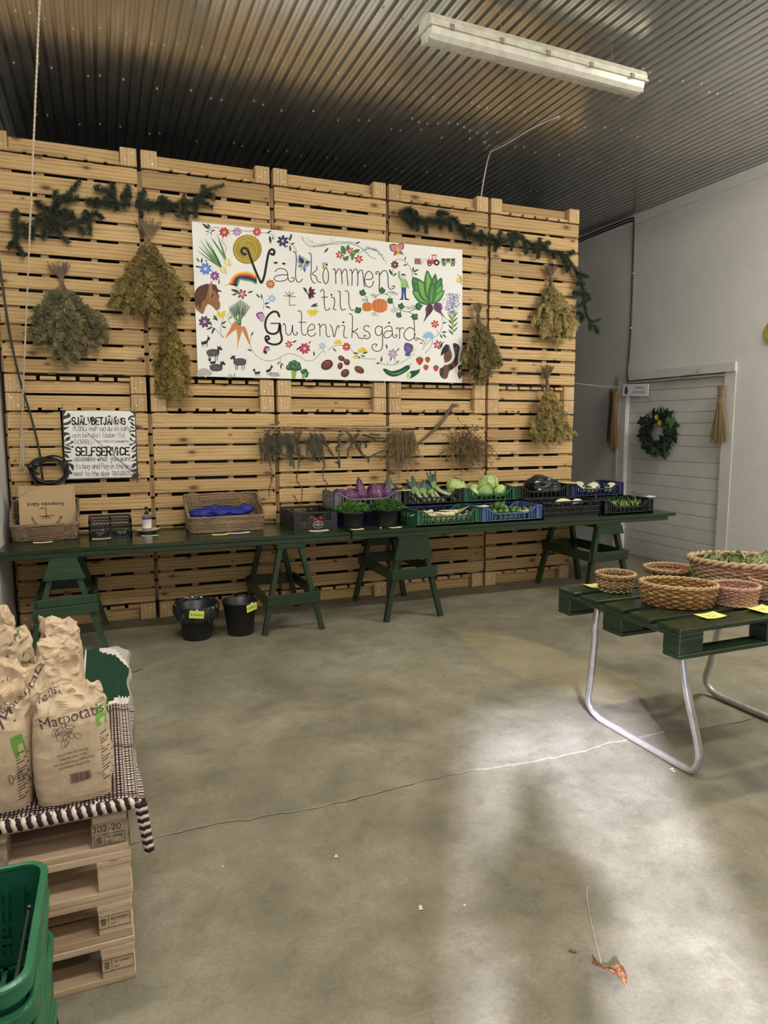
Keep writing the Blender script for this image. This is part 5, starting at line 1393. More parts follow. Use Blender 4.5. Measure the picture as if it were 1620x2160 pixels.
bundle(4.535, 3.32, 2.62, 4.27, 4.90, 'dried bundle on the rightmost pallet below the fir garland', 5, 34, (.285, .222, .085), .13, 26, spread=.75)
bundle(4.52, 2.24, 1.52, 4.28, 4.83, 'lowest dried bundle on the rightmost pallet, twigs sticking up', 6, 32, (.27, .205, .075), .16, 25, spread=.6)
# loose reddish tangle and a drooping tuft
def tangle(x, z, rx, rz, label, seed, n=150, droop=False, col=(.16, .105, .042)):
    rg = random.Random(seed); t = thing('dried_tuft', (x, D-.05, z), label, 'dried plant', 'dried bundles on the partition'); st = MB(); lf = MB()
    for k in range(n):
        if droop:
            p0 = Vector((rg.uniform(-rx, rx)*.8, rg.uniform(-.07, 0), rg.uniform(-.02, .02))); d = Vector((rg.uniform(-.35, .35)+p0.x*1.5, rg.uniform(-.2, .05), -1)).normalized(); L = rz*2*rg.uniform(.5, 1.0)*(1-.45*abs(p0.x/rx+.15))
        else:
            a = rg.uniform(0, 2*pi); q = rg.uniform(.1, .75); p0 = Vector((rx*q*cos(a), rg.uniform(-.07, .0), rz*q*sin(a)+.02)); d = Vector((rg.uniform(-1, 1), rg.uniform(-.4, .2), rg.uniform(-1.2, .5))).normalized(); L = rg.uniform(.10, .24)
        c0 = Vector((rg.uniform(-.5, .5), rg.uniform(-.3, .1), rg.uniform(-.9, .1)))
        P_ = [p0+d*L*f+c0*L*.45*f*f for f in (0, .25, .5, .75, 1)]
        st.tube(P_, .0018, 3)
        for j in range(12):
            f = rg.uniform(.1, 1); i = min(int(f*4), 3); p = P_[i].lerp(P_[i+1], f*4-i); dd = (P_[i+1]-P_[i]).normalized()+Vector((rg.uniform(-.9, .9), rg.uniform(-.5, .3), rg.uniform(-.7, .3))); dd.normalize()
            s = dd.cross(Vector((rg.uniform(-.4, .4), -1, 0))).normalized(); w = rg.uniform(.0025, .0045); l = rg.uniform(.014, .03); g = rg.uniform(.6, 1.4)
            lf.add([p, p+dd*l*.5+s*w, p+dd*l, p+dd*l*.5-s*w], [(0, 1, 2, 3)], tuple(v_*g for v_ in col))
    lf.v = [(a, min(b, .042), c) for a, b, c in lf.v]; st.v = [(a, min(b, .042), c) for a, b, c in st.v]
    st.build('stems', M_TWIG, t); o = lf.build('foliage', M_DRY, t); o['kind'] = 'stuff'
tangle(3.53, 1.555, .27, .20, 'loose rusty dried tuft under the curved branch, right of it', 11, 240)
tangle(2.80, 1.69, .15, .20, 'drooping dried tuft hanging from the right end of the rods', 12, 150, True, (.19, .135, .055))

def twig_needles(lines, mbn, mbt, rg, r=.058, dens=2300, th=.0035, thin=False, col=(.046, .058, .038)):
    for ln in lines:
        P_ = [Vector(q) for q in catmull(ln, 5)]; L = sum((b-a).length for a, b in zip(P_, P_[1:])); mbt.tube(P_, [th*(1-.6*i/len(P_)) for i in range(len(P_))], 4)
        n = int(L*dens)
        for k in range(n):
            f = rg.random()*(len(P_)-1); i = min(int(f), len(P_)-2); p = P_[i].lerp(P_[i+1], f-i); d = (P_[i+1]-P_[i]).normalized()
            q = Vector((rg.gauss(0, 1), rg.gauss(0, .8)-.1, rg.gauss(0, 1))); q -= d*q.dot(d); q.normalize()
            t = (d*rg.uniform(.35, 1.0)+q).normalized(); s = t.cross(q.cross(d)+Vector((0, .3, 0))).normalized(); l = r*rg.uniform(.55, 1.25)*(1-.45*(f/(len(P_)-1))**2); w = .0023; g = rg.uniform(.6, 1.6); b = g*rg.uniform(.9, 1.1)
            mbn.add([p-s*w, p+s*w, p+t*l], [(0, 1, 2)], (col[0]*g, col[1]*b, col[2]*g))
YG = D-.065
def P1(scale, ox, oy, pts, Y=YG): return [px(ox+a/scale, oy+b/scale, 1, Y) for a, b in pts]
def fir(name, label, lines, seed, cat='fir branch', group='fir sprays on the partition', **kw):
    o = lines[0][0]; rg = random.Random(seed); t = thing(name, o, label, cat, group); nb = MB(); tb = MB()
    jit = [[q+Vector((0, rg.uniform(-.03, .01), 0))-o for q in l] for l in lines]
    twig_needles(jit, nb, tb, rg, **kw)
    nb.v = [(a, min(b, .052), c) if a+o.x < 4.96 else (a, b, c) for a, b, c in nb.v]
    tb.build('twigs', M_TWIG, t); n = nb.build('needles', M_FIR, t); n['kind'] = 'stuff'; return t
c6 = lambda *p: P1(3.375, 0, 360, p)
fir('fir_branch', 'big fir branch at the upper left behind the rope', [c6((330, 420), (380, 300), (410, 230), (500, 160), (570, 75)), c6((120, 270), (105, 380), (120, 480), (60, 560)), c6((60, 520), (120, 540), (180, 610)), c6((400, 250), (400, 150)), c6((440, 220), (560, 190)), c6((240, 220), (330, 270), (420, 300), (520, 310)), c6((380, 330), (400, 420), (490, 510)), c6((330, 300), (240, 400), (230, 490)), c6((420, 380), (540, 390), (620, 330), (690, 310), (730, 350)), c6((600, 280), (630, 350), (640, 460)), c6((560, 400), (600, 460)), c6((300, 330), (370, 380), (360, 450)), c6((430, 290), (500, 300), (520, 360)), c6((250, 340), (330, 420), (300, 480)), c6((130, 380), (190, 400), (180, 480)), c6((300, 400), (400, 380), (480, 340)), c6((400, 270), (440, 340), (470, 420))], 1, dens=2300)
fir('fir_branch', 'fir sprig with upright tips between the two left pallets', [c6((600, 215), (700, 225), (800, 240), (920, 250)), c6((790, 75), (805, 160), (800, 240)), c6((660, 120), (760, 150), (800, 200)), c6((915, 100), (900, 180), (880, 270)), c6((700, 190), (680, 260)), c6((800, 180), (830, 280)), c6((740, 180), (780, 260)), c6((850, 200), (930, 180))], 2, dens=2300)
fir('fir_branch', 'fir branch running over the largest dried bundle', [c6((960, 230), (1100, 240), (1220, 260), (1300, 240), (1400, 220), (1450, 160), (1590, 110)), c6((1040, 140), (990, 220), (1010, 320)), c6((1120, 190), (1180, 220), (1150, 310)), c6((1240, 320), (1330, 290), (1320, 350)), c6((1390, 180), (1390, 330)), c6((1430, 100), (1480, 160), (1520, 190)), c6((1400, 210), (1510, 260)), c6((1080, 220), (1050, 290)), c6((1110, 230), (1240, 240)), c6((1320, 190), (1290, 270))], 3, dens=2200)
for (a, b, s) in ((1280, 262, .016), (1520, 190, .017), (1310, 195, .016)):
    q = px(a/3.375, 360+b/3.375, 1, YG-.03); mb = MB()
    for k in range(34):
        f = k/34; an = 2.4*k; rr = s*(sin(pi*(.15+.8*f)))**.6; c = Vector((rr*cos(an), rr*sin(an), (f-.5)*.07)); d = Vector((cos(an), sin(an), .4)); u = Vector((-sin(an), cos(an), 0)); mb.add([c-u*.007, c+u*.007, c+d*.007+Vector((0, 0, .010))], [(0, 1, 2)], (.17, .10, .06))
    mb.lathe([(.003, -.034), (s*.9, -.01), (s*.8, .015), (.003, .036)], 10, col=(.12, .07, .045)); o = mb.build('pine_cone', M_DRY, None, False, q, (.5, 0, 0)); setp(o, {1280: 'brown fir cone in the middle of the fir branch above the largest bundle', 1520: 'fir cone at the right tip of the fir branch', 1310: 'fir cone on the upper side of the fir branch'}[a], 'cone', 'fir cones')
c3 = lambda *p: P1(3.24, 800, 360, p)
fir('fir_garland', 'long fir garland draped over the right pallets, hanging past their edge', [c3((120, 310), (200, 270), (230, 330), (320, 340), (420, 350), (500, 330), (560, 400), (640, 440), (700, 450), (780, 480), (850, 480), (950, 460), (1030, 510), (1100, 510), (1150, 560), (1240, 570), (1290, 610), (1340, 680), (1380, 760), (1390, 870), (1400, 950), (1440, 1030), (1510, 1015)),
    c3((410, 270), (420, 400)), c3((240, 270), (260, 410)), c3((310, 340), (320, 430)), c3((560, 370), (580, 470)), c3((645, 365), (600, 440)), c3((700, 400), (690, 515)), c3((825, 405), (790, 550)), c3((930, 410), (900, 545)), c3((1100, 455), (1080, 600)), c3((1165, 485), (1100, 530)), c3((1330, 550), (1250, 600)), c3((1300, 640), (1280, 690)), c3((1330, 770), (1390, 780)), c3((1315, 830), (1425, 850)), c3((1340, 935), (1430, 880)), c3((1350, 960), (1390, 1000), (1365, 1035)), c3((1440, 1030), (1430, 1095)), c3((1460, 1050), (1485, 1110)), c3((190, 255), (230, 400)), c3((380, 290), (470, 300)), c3((480, 320), (480, 420)), c3((160, 290), (190, 360)), c3((870, 430), (980, 450)), c3((740, 440), (820, 520)), c3((980, 480), (1000, 570)), c3((1040, 500), (1060, 560)), c3((1180, 540), (1200, 600)), c3((1250, 580), (1290, 660)), c3((1340, 700), (1420, 730)), c3((1380, 810), (1440, 880))], 4, 'garland', dens=2700)
c5 = lambda *p: P1(4.5, 540, 880, p, D-.075)
_rg = random.Random(21)
def droop(x0, x1, n, ln):
    out = []
    for k in range(n):
        x = _rg.uniform(x0, x1); y = _rg.uniform(110, 230); L = _rg.uniform(.4, 1)*ln; s = _rg.uniform(-70, 70)
        out.append(c5((x, y), (x+s*.5, y+L*.35), (x+s, y+L*.7), (x+s*.9, y+L)))
    return out
fir('hanging_fir', 'hanging fir strands below the left half of the rods', droop(60, 680, 32, 240)+[c5((35, 195), (45, 300), (50, 440)), c5((110, 120), (115, 300), (130, 460)), c5((100, 160), (60, 300), (120, 360), (205, 430)), c5((230, 200), (150, 330)), c5((150, 320), (280, 365)), c5((120, 120), (220, 190), (320, 170)), c5((270, 130), (330, 330), (360, 480)), c5((300, 140), (320, 400)), c5((390, 130), (410, 340), (400, 480)), c5((320, 320), (450, 380), (550, 410), (620, 400)), c5((460, 210), (540, 370)), c5((520, 140), (510, 250)), c5((560, 140), (620, 300), (650, 480)), c5((600, 150), (690, 300), (740, 380)), c5((560, 370), (600, 330)), c5((200, 140), (300, 260), (310, 330)), c5((500, 150), (590, 240), (600, 330)), c5((580, 200), (660, 260), (700, 250))], 5, r=.024, dens=1700, col=(.115, .115, .078))
fir('hanging_fir', 'hanging fir strands below the right half of the rods', droop(760, 1150, 7, 150)+[c5((780, 200), (780, 400), (790, 480)), c5((790, 430), (755, 430)), c5((850, 130), (900, 210), (780, 280)), c5((900, 200), (980, 280), (1000, 340), (1060, 380), (1150, 340), (1235, 310)), c5((950, 120), (1080, 190), (1220, 200)), c5((1090, 190), (1140, 230)), c5((1060, 370), (1065, 430)), c5((1060, 160), (1180, 170)), c5((830, 150), (760, 200)), c5((920, 210), (960, 300))], 6, r=.024, dens=1700, col=(.115, .115, .078))
fir('hanging_fir', 'thin single shoot hanging below the left end of the rods', [c5((125, 430), (150, 560), (125, 680), (118, 765)), c5((130, 520), (150, 630))], 7, r=.02, dens=500, col=(.10, .10, .045))
fir('hanging_fir', 'long thin shoot hanging down behind the tomato crate', [c5((395, 495), (390, 600), (430, 680), (430, 800), (420, 850)), c5((345, 735), (420, 835))], 8, r=.02, dens=520, col=(.09, .085, .04))
fir('hanging_fir', 'thin shoot hanging down to the grey crate corner', [c5((640, 470), (630, 570), (670, 640), (650, 695))], 9, r=.02, dens=600, col=(.09, .09, .04))
# two rods, a curved branch
M_ROD = plain('peeled_rod', (.44, .32, .20), .7, var=.2, stretch=(1, 8, 8))
M_BR = plain('grey_branch_bark', (.13, .09, .065), .85, var=.3, bump=.4)
a, b = px(557, 899, 1, D-.05), px(875, 902, 1, D-.05); o = MB().tube([a, (a+b)/2+Vector((0, 0, -.003)), b], .0085, 8).build('wooden_rod', M_ROD, None, True); setp(o, 'upper thin peeled wooden rod fixed across the pallets', 'rod', 'wooden rods')
for q in (600, 826):
    c = px(q, 903, 1, D-.03); MB().tube([c+Vector((0, .02, 0)), c+Vector((0, -.022, -.002)), c+Vector((0, -.034, .01)), c+Vector((0, -.034, .022))], .004, 6).build('hook', M_ROD, o, True)
a, b = px(537, 912, 1, D-.08), px(840, 914, 1, D-.08); o = MB().tube([a, (a+b)/2+Vector((0, 0, -.004)), b], .0085, 8).build('wooden_rod', M_ROD, None, True); setp(o, 'lower thin peeled wooden rod the fir strands hang over', 'rod', 'wooden rods')
for q in (598, 824):
    c = px(q, 913, 1, D-.055); MB().tube([c+Vector((0, .035, .01)), c+Vector((0, -.02, -.014)), c+Vector((0, -.034, -.002))], .004, 6).build('hook', M_ROD, o, True)
o = MB().tube(catmull([px(956, 855, 1, D-.03), px(946, 868, 1, D-.06), px(930, 893, 1, D-.07), px(905, 917, 1, D-.06), px(886, 932, 1, D-.04), px(872, 940, 1, D-.022)], 5), [.021, .021, .019, .018, .019, .018, .017, .018, .018, .017, .016, .017, .017, .016, .016, .015, .014, .013, .012, .011, .010, .009, .008, .007, .006, .006], 9).build('bare_branch', M_BR, None, True); setp(o, 'curved bare grey branch fixed on the fourth pallet', 'branch')
o['label'] = 'curved bare dark branch slanting up beside the rods'

# ------------------------------------------------------------------ cables, rope
M_CBL = plain('black_rubber_cable', (.012, .012, .013), .42, var=.2)
t = thing('power_cable', px(85, 975, 1, D-.02), 'black cable hanging at the left with a coil and plug', 'cable'); o0 = t.location.copy()
MB().tube([Vector(q)-o0 for q in catmull([px(-8, 500, 1, D-.06), px(4, 590, 1, D-.05), px(20, 700, 1, D-.05), px(42, 800, 1, D-.05), px(66, 880, 1, D-.06), px(83, 950, 1, D-.07), px(88, 995, 1, D-.07), px(92, 1020, 1, D-.06)], 6)], .0085, 8).build('hanging_lead', M_CBL, t, True)
for k, (cx, cy, rx, rz, ph) in enumerate(((101, 992, .135, .105, 0), (104, 994, .145, .112, .5), (107, 996, .120, .10, 1.), (103, 999, .130, .115, 2.), (108, 990, .128, .110, 3.))):
    c = px(cx, cy, 1, D-.05-.012*k); MB().tube([c-o0+Vector((rx*cos(q), .012*sin(q*2+ph), rz*sin(q)+.02*cos(q)*(k-2)*.5)) for q in np.linspace(0, 2*pi, 41)[:-1]], .0085, 7, closed=True).build('cable_loop', M_CBL, t, True)
c = px(68, 983, 1, D-.09); mb = MB(); mb.tube([c+Vector((.07, .01, .02)), c+Vector((.03, 0, .008)), c], [.009, .016, .024], 10); mb.tube([c, c+Vector((-.035, -.01, -.010))], [.027, .027], 12)
mb.v = [tuple(Vector(v)-o0) for v in mb.v]; pl = mb.build('plug', M_CBL, t, True)
MB().tube([c-o0+Vector((.0, -.01, -.01)), c-o0+Vector((.03, -.02, -.06)), c-o0+Vector((.05, -.015, -.07))], [.012, .010, .008], 6).build('plug_cap', M_CBL, t, True)
M_ROPE = plain('natural_rope', (.52, .44, .32), .9, var=.25, scale=80, bump=.5)
q0 = px(45, 905, 1, D-.045); top = px(85, -30, 2, ZC-.01); t = thing('pull_rope', q0, 'pale pull rope hanging from the ceiling with a knotted frayed end', 'rope')
n = 40; mb = MB()
for ph in (0, pi):
    mb.tube([(top-q0)*(i/300)+Vector((.0035*cos(i*1.1+ph), .0035*sin(i*1.1+ph), 0)) for i in range(301)], .0045, 5)
mb.build('cord', M_ROPE, t, True)
mb = MB(); rg = random.Random(2)
for k in range(26): mb.tube([(rg.uniform(-.006, .006), rg.uniform(-.006, .006), -.015), (rg.uniform(-.016, .016), rg.uniform(-.014, .012), -.14), (-.012+rg.uniform(-.022, .016), rg.uniform(-.014, .012), -.33+rg.uniform(0, .06))], .0022, 4)
mb.build('frayed_end', M_ROPE, t)
mb = MB()
for k in range(5): mb.tube([(.010*cos(q), .010*sin(q), -.002-.011*k+.004*sin(q*2)) for q in np.linspace(0, 2*pi, 12)[:-1]], .0045, 5, closed=True)
mb.build('knot', M_ROPE, t, True)
M_WCB = plain('white_cable', (.62, .60, .55), .5)
o = MB().tube(catmull([px(1180, 245, 2, ZC-.008), px(1120, 272, 2, ZC-.008), px(1075, 300, 2, ZC-.01), px(1045, 316, 2, ZC-.01), px(1033, 325, 2, ZC-.012), px(1024, 360, 1, 6.58), px(1015, 414, 1, 6.60), px(1013, 440, 1, 6.62)], 6), .006, 6).build('white_cable', M_WCB, None, True); setp(o, 'thin white cable along the ceiling, dropping behind the pallets', 'cable')
# black cable on the right wall with its clips
t = thing('wall_cable', (XR, 7.56, 3.3), 'black cable running down the right wall to the door head', 'cable'); o0 = t.location
pts = [px(1337, 459, 0, XR-.016), px(1337, 480, 0, XR-.014), px(1335, 560, 0, XR-.012), px(1331, 680, 0, XR-.012), px(1327, 745, 0, XR-.013), px(1324, 770, 0, XR-.03), px(1323, 790, 0, XR-.04), px(1326, 806, 0, XR-.04)]
MB().tube([Vector(q)-o0 for q in catmull(pts, 6)], .011, 8).build('lead', M_CBL, t, True)
for yy in (577, 692, 789):
    c = px(1335 if yy < 600 else 1330 if yy < 700 else 1324, yy, 0, XR-.016)-o0
    MB().box(c, (.03, .036, .012)).tube([c+Vector((-.012, -.02, 0)), c+Vector((-.018, -.02, 0))], .005, 6).build('clip', plain('white_clip', (.7, .7, .68)), t)
t2 = thing('ceiling_cable', (XR, 8, 4.4), 'pair of black cables along the wall top behind the pallets', 'cable'); o0 = t2.location
for dz in (0, .035):
    MB().tube([Vector(q)-o0+Vector((0, 0, -dz)) for q in catmull([px(1337, 459, 0, XR-.02), px(1320, 464, 0, XR-.03), px(1290, 476, 0, XR-.025), px(1260, 488, 0, XR-.025), px(1232, 500, 0, XR-.02), px(1215, 508, 0, XR-.02)], 5)], .011, 7).build('lead', M_CBL, t2, True)
M_STR = plain('grey_string', (.45, .45, .44), .8)
o = MB().tube([px(1210, 808, 1, D+.02), px(1260, 812, 0, XR-.045) if 0 else (px(1210, 808, 1, D+.02)+px(1312, 816, 0, XR-.06))/2+Vector((0, 0, -.012)), px(1312, 816, 0, XR-.06)], .003, 5).build('string', M_STR, None); setp(o, 'thin string stretched from the pallets to the door frame', 'string')
o = MB().tube([px(1370, 812, 0, XR-.05), px(1420, 798, 0, XR-.04), px(1472, 783, 0, XR-.034)], .003, 5).build('string', M_STR, None); setp(o, 'thin string tied to a small hook above the door', 'string')
c = px(1472, 783, 0, XR-.034); MB().bar(c+Vector((0, .025, .03)), c+Vector((0, -.025, -.03)), .004, .004).bar(c+Vector((0, -.025, .03)), c+Vector((0, .025, -.03)), .004, .004).build('hook', plain('rusty_hook', (.2, .17, .14)), o)

# ------------------------------------------------------------------ straw brooms, wreath, small signs on the right wall
M_STRAW = vcol('straw', .8, .2, .2, 70)
def broom(py, zt, zb, w, label, seed, col, x=XR-.075):
    rg = random.Random(seed); t = thing('straw_bundle', (x, py, zt), label, 'straw bundle', 'straw bundles beside the door'); mb = MB(); H = zt-zb
    for k in range(190):
        a = rg.uniform(0, 2*pi); q = math.sqrt(rg.random()); y0, x0 = q*cos(a)*.036, q*sin(a)*.03; f = rg.uniform(.88, 1.02); g = rg.uniform(.7, 1.2)
        y1, x1 = q*cos(a)*w+rg.uniform(-.012, .012), q*sin(a)*.035
        mb.tube([(x0*1.1, y0*1.5+rg.uniform(-.004, .004), 0), (x0*.8, y0*.9, -H*.16), (x0, y0*1.1, -H*.32), (x0+(x1-x0)*.6, y0+(y1-y0)*.6, -H*.66), (x1, y1, -H*f)], .0026, 3, col=tuple(c*g for c in col))
    o = mb.build('straws', M_STRAW, t); o['kind'] = 'stuff'
    for zz in (.17, .32): MB().tube([(.034*sin(q), .042*cos(q), -H*zz+.004*sin(3*q)) for q in np.linspace(0, 2*pi, 20)[:-1]], .0045, 5, closed=True, col=(.30, .21, .11)).build('tie', M_STRAW, t)
broom(5.955, 2.185, 1.55, .125, 'straw bundle hung on the right side of the door frame', 1, (.42, .32, .18))
broom(7.655, 2.20, 1.44, .095, 'straw bundle hung left of the door, lower edge sticking out', 2, (.34, .23, .12), XR-.125)
broom(7.78, 2.23, 1.53, .07, 'darker straw bundle half hidden behind the left one', 3, (.22, .14, .075), XR-.07)
WC = Vector((XR-.03, 6.90, 1.655)); t = thing('ivy_wreath', WC, 'dark green ivy wreath with two yellow flowers on the white door', 'wreath')
rgw = random.Random(4); RW, RH = .215, .20
MB().tube([(-.02, RW*cos(q), RH*sin(q)) for q in np.linspace(0, 2*pi, 31)[:-1]], .030, 8, closed=True).build('ring', plain('moss_ring', (.025, .035, .02), .9, var=.4, bump=.6), t, True)
def ivy_leaf(m, nm):
    pr = [(0, 0), (.22, .10), (.42, .02), (.40, .28), (.62, .52), (.36, .56), (0, 1.05), (-.36, .56), (-.62, .52), (-.40, .28), (-.42, .02), (-.22, .10)]
    mb = MB(); mb.add([(x*.10, y*.10, -.012*abs(x)*2) for x, y in pr]+[(0, .045, .004)], [(i, (i+1) % 12, 12) for i in range(12)]); return mb.mesh(nm, m)
lvd = ivy_leaf(plain('ivy_dark', (.018, .032, .020), .45, var=.3), 'leaf'); lvl = ivy_leaf(plain('ivy_green', (.055, .12, .035), .45, var=.25), 'leaf')
for k in range(110):
    q = 2*pi*(k+rgw.uniform(-.4, .4))/110; rr = rgw.uniform(.72, 1.28); lt = .1 < q < 1.0 and rgw.random() < .7
    p = (-rgw.uniform(.02, .085), -RW*rr*cos(q), RH*rr*sin(q)); rot = Euler((rgw.uniform(-.5, .5), rgw.uniform(-.5, .5), rgw.uniform(0, 6.3))).to_matrix()
    base = Matrix(((0, 0, -1), (-1, 0, 0), (0, 1, 0))); m = base @ rot; s = rgw.uniform(.75, 1.25)
    link('leaf', lvl if lt else lvd, None, t, p, m.to_euler(), (s, s, s))
sp = MB()
for k in range(260):
    q = rgw.uniform(0, 2*pi); rr = rgw.uniform(1.0, 1.5); d = Vector((rgw.uniform(-.4, .2), -cos(q)+rgw.uniform(-.6, .6), sin(q)+rgw.uniform(-.6, .6))).normalized(); c = Vector((-.03, -RW*rr*cos(q), RH*rr*sin(q))); s = d.cross(Vector((1, 0, 0))).normalized()*.004
    sp.add([c-s, c+s, c+d*.045], [(0, 1, 2)], (.02, .035, .018))
o = sp.build('sprigs', M_FIR, t); o['kind'] = 'stuff'
for (yy, zz, cc) in ((-.045, .19, (.62, .52, .03)), (-.10, .125, (.55, .46, .03)), (.055, .215, (.30, .16, .25))):
    mb = MB()
    for k in range(9):
        q = 2*pi*k/9; d = Vector((-.25, cos(q), sin(q))); s = Vector((0, -sin(q), cos(q))); mb.add([s*-.006, d*.022-s*.012, d*.040, d*.022+s*.012], [(0, 1, 2, 3)], cc)
    mb.lathe([(.010, 0), (.008, .006), (.001, .008)], 8, col=(.4, .25, .03)); mb.build('flower', vcol('petal', .7), t, False, (-.105, yy, zz))
# staff only plate
c = (px(1314, 812, 0, XR-.07)+px(1368, 834, 0, XR-.07))/2; t = thing('small_sign', c, 'small white plate with a blue hand, reads endast personal', 'sign', None); t.rotation_euler = (.045, 0, 0)
M_WHITE = plain('white_sign_face', (.80, .80, .80), .45, var=.02); M_NAVY = plain('navy_print', (.03, .03, .13), .5)
Wd, Hd = .475, .155
MB().box((0, 0, 0), (.008, Wd, Hd)).build('plate', M_WHITE, t)
def onwall(vs, fs, cy, cz, m, name, par=t, off=-.0052): MB().add([(off, -(x+cy), y+cz) for x, y in vs], fs).build(name, m, par)
for txt, zz in (('Endast', .012), ('personal', -.042)):
    vs, fs = text_mesh(txt, .062); onwall([(x*1.05, y) for x, y in vs], fs, .075, zz, M_NAVY, 'printed_text')
hand = [(-.022, -.055), (.012, -.055), (.022, -.035), (.034, -.010), (.044, .014), (.036, .020), (.024, .002), (.016, -.006), (.016, .040), (.008, .042), (.006, .052), (-.002, .053), (-.004, .048), (-.012, .050), (-.014, .040), (-.022, .040), (-.030, .025), (-.030, -.035)]
onwall(hand, [tuple(range(len(hand)))], -.165, 0, plain('blue_hand_print', (.015, .045, .16), .5), 'hand_symbol')
fr = MB()
for a, b, c_, d in ((-.165, .062, .105, .002), (-.165, -.062, .105, .002), (-.217, 0, .002, .125), (-.113, 0, .002, .125)): fr.box((-.0045, -a, b), (.001, c_, d))
fr.build('border', plain('pale_grey_print', (.5, .5, .5)), t)
# round yellow disc
c = px(1635, 700, 0, XR-.012); mb = MB().lathe([(.128, -.010), (.132, 0), (.128, .010), (.001, .011)], 40); mb.v = [(-v[2], v[1], v[0]) for v in mb.v]; mb.f = [f[::-1] for f in mb.f]
o = mb.build('yellow_disc', plain('mustard_paint', (.36, .29, .03), .6, var=.25, scale=6), None, False, c); setp(o, 'round yellow disc on the right wall, cut by the picture edge', 'disc')

# ------------------------------------------------------------------ painted welcome sign
M_BOARD = plain('white_painted_board', (.82, .815, .80), .55, var=.015, scale=4)
M_PAINT = vcol('sign_paint', .6, .3, .22, 120)
YS = D-.034
def sq(x, y): return px(400+x/2.7, 440+y/2.7, 1, YS)
so = (sq(12, 72)+sq(1553, 993))/2; sign = thing('painted_sign', so, 'large white painted welcome sign with vegetables, flowers and animals', 'sign')
cs = [sq(12, 72), sq(48, 955), sq(1553, 993), sq(1553, 235)]; mb = MB(); v = [c-so for c in cs]; v = v+[p+Vector((0, .022, 0)) for p in v]
mb.add(v, [(0, 1, 2, 3), (7, 6, 5, 4), (0, 4, 5, 1), (1, 5, 6, 2), (2, 6, 7, 3), (3, 7, 4, 0)]); mb.build('board', M_BOARD, sign)
_lay = [0]
class Paint:
    """flat brush strokes on a board; fn maps drawing coordinates to the board plane"""
    def __init__(s, fn, o): s.fn = fn; s.o = o; s.mb = MB()
    def _p(s, x, y, dz): p = s.fn(x, y)-s.o; p.y -= .0006+dz; return p
    def _l(s): _lay[0] = (_lay[0]+1) % 40; return _lay[0]*.00006
    def poly(s, col, pts, smooth=True, dz=None):
        dz = s._l() if dz is None else dz; P_ = catmull(pts, 4, True) if smooth else pts
        n = len(P_); s.mb.add([s._p(a[0], a[1], dz) for a in P_], [tuple(range(n))[::-1]], col); return s
    def ell(s, col, x, y, a, b=None, rot=0, n=20, dz=None):
        b = b or a; c, k = cos(rot), sin(rot)
        return s.poly(col, [(x+a*cos(q)*c-b*sin(q)*k, y+a*cos(q)*k+b*sin(q)*c) for q in [2*pi*i/n for i in range(n)]], False, dz)
    def line(s, col, w, pts, smooth=True, taper=None, dz=None):
        dz = s._l() if dz is None else dz; P_ = [np.array(p[:2], float) for p in (catmull(pts, 5) if smooth and len(pts) > 2 else pts)]; n = len(P_); L = []; R_ = []
        for i in range(n):
            t = P_[min(i+1, n-1)]-P_[max(i-1, 0)]; l = np.hypot(*t) or 1; nr = np.array((-t[1], t[0]))/l; f = i/(n-1)
            ww = w/2 if taper is None else w/2*(taper[0]*(1-f)+taper[1]*f if len(taper) == 2 else (taper[0]*(1-2*f)+taper[1]*2*f if f < .5 else taper[1]*(2-2*f)+taper[2]*(2*f-1)))
            L.append(P_[i]+nr*ww); R_.append(P_[i]-nr*ww)
        vs = [s._p(a[0], a[1], dz) for a in L]+[s._p(a[0], a[1], dz) for a in R_]
        s.mb.add(vs, [(i, i+1, n+i+1, n+i) for i in range(n-1)], col)
        if taper is None and w > 2.5:
            for e in (0, -1): s.ell(col, P_[e][0], P_[e][1], w/2, n=10, dz=dz)
        return s
    def leaf(s, col, x0, y0, x1, y1, w=.32):
        dx, dy = x1-x0, y1-y0; nx, ny = -dy*w, dx*w
        return s.poly(col, [(x0, y0), (x0+dx*.45+nx*.5, y0+dy*.45+ny*.5), (x1, y1), (x0+dx*.45-nx*.5, y0+dy*.45-ny*.5)])
    def flower(s, x, y, r, n, col, cen=(.75, .6, .2), rot=.3, edge=None):
        for k in range(n):
            q = rot+2*pi*k/n
            if edge: s.ell(edge, x+r*.62*cos(q), y+r*.62*sin(q), r*.42, r*.25, q, 12)
            s.ell(col, x+r*.6*cos(q), y+r*.6*sin(q), r*.40*(.75 if edge else 1), r*(.16 if edge else .24), q, 12)
            s.line(tuple(min(1, c*1.9+.12) for c in col), r*.07, [(x+r*.15*cos(q), y+r*.15*sin(q)), (x+r*.6*cos(q), y+r*.6*sin(q))])
        return s.ell(cen, x, y, r*.18, n=10)
    def end(s, name, par): return s.mb.build(name, M_PAINT, par)
def PT(): return Paint(sq, so)
K = (.018, .016, .016); DG = (.02, .075, .035); MG = (.06, .23, .06); LG = (.17, .42, .08); RED = (.50, .045, .035); CRI = (.42, .04, .085); BLU = (.09, .22, .62); LBL = (.34, .55, .80); NAV = (.02, .025, .11); PUR = (.22, .07, .26); LIL = (.46, .28, .55); YLW = (.82, .66, .05); ORG = (.78, .24, .06); BRW = (.13, .048, .028); MAR = (.10, .018, .035)
h7 = lambda *p: [(a/2, b/2+54) for a, b in p]
h8 = lambda *p: [(756+.5167*a, 108+.5167*b) for a, b in p]
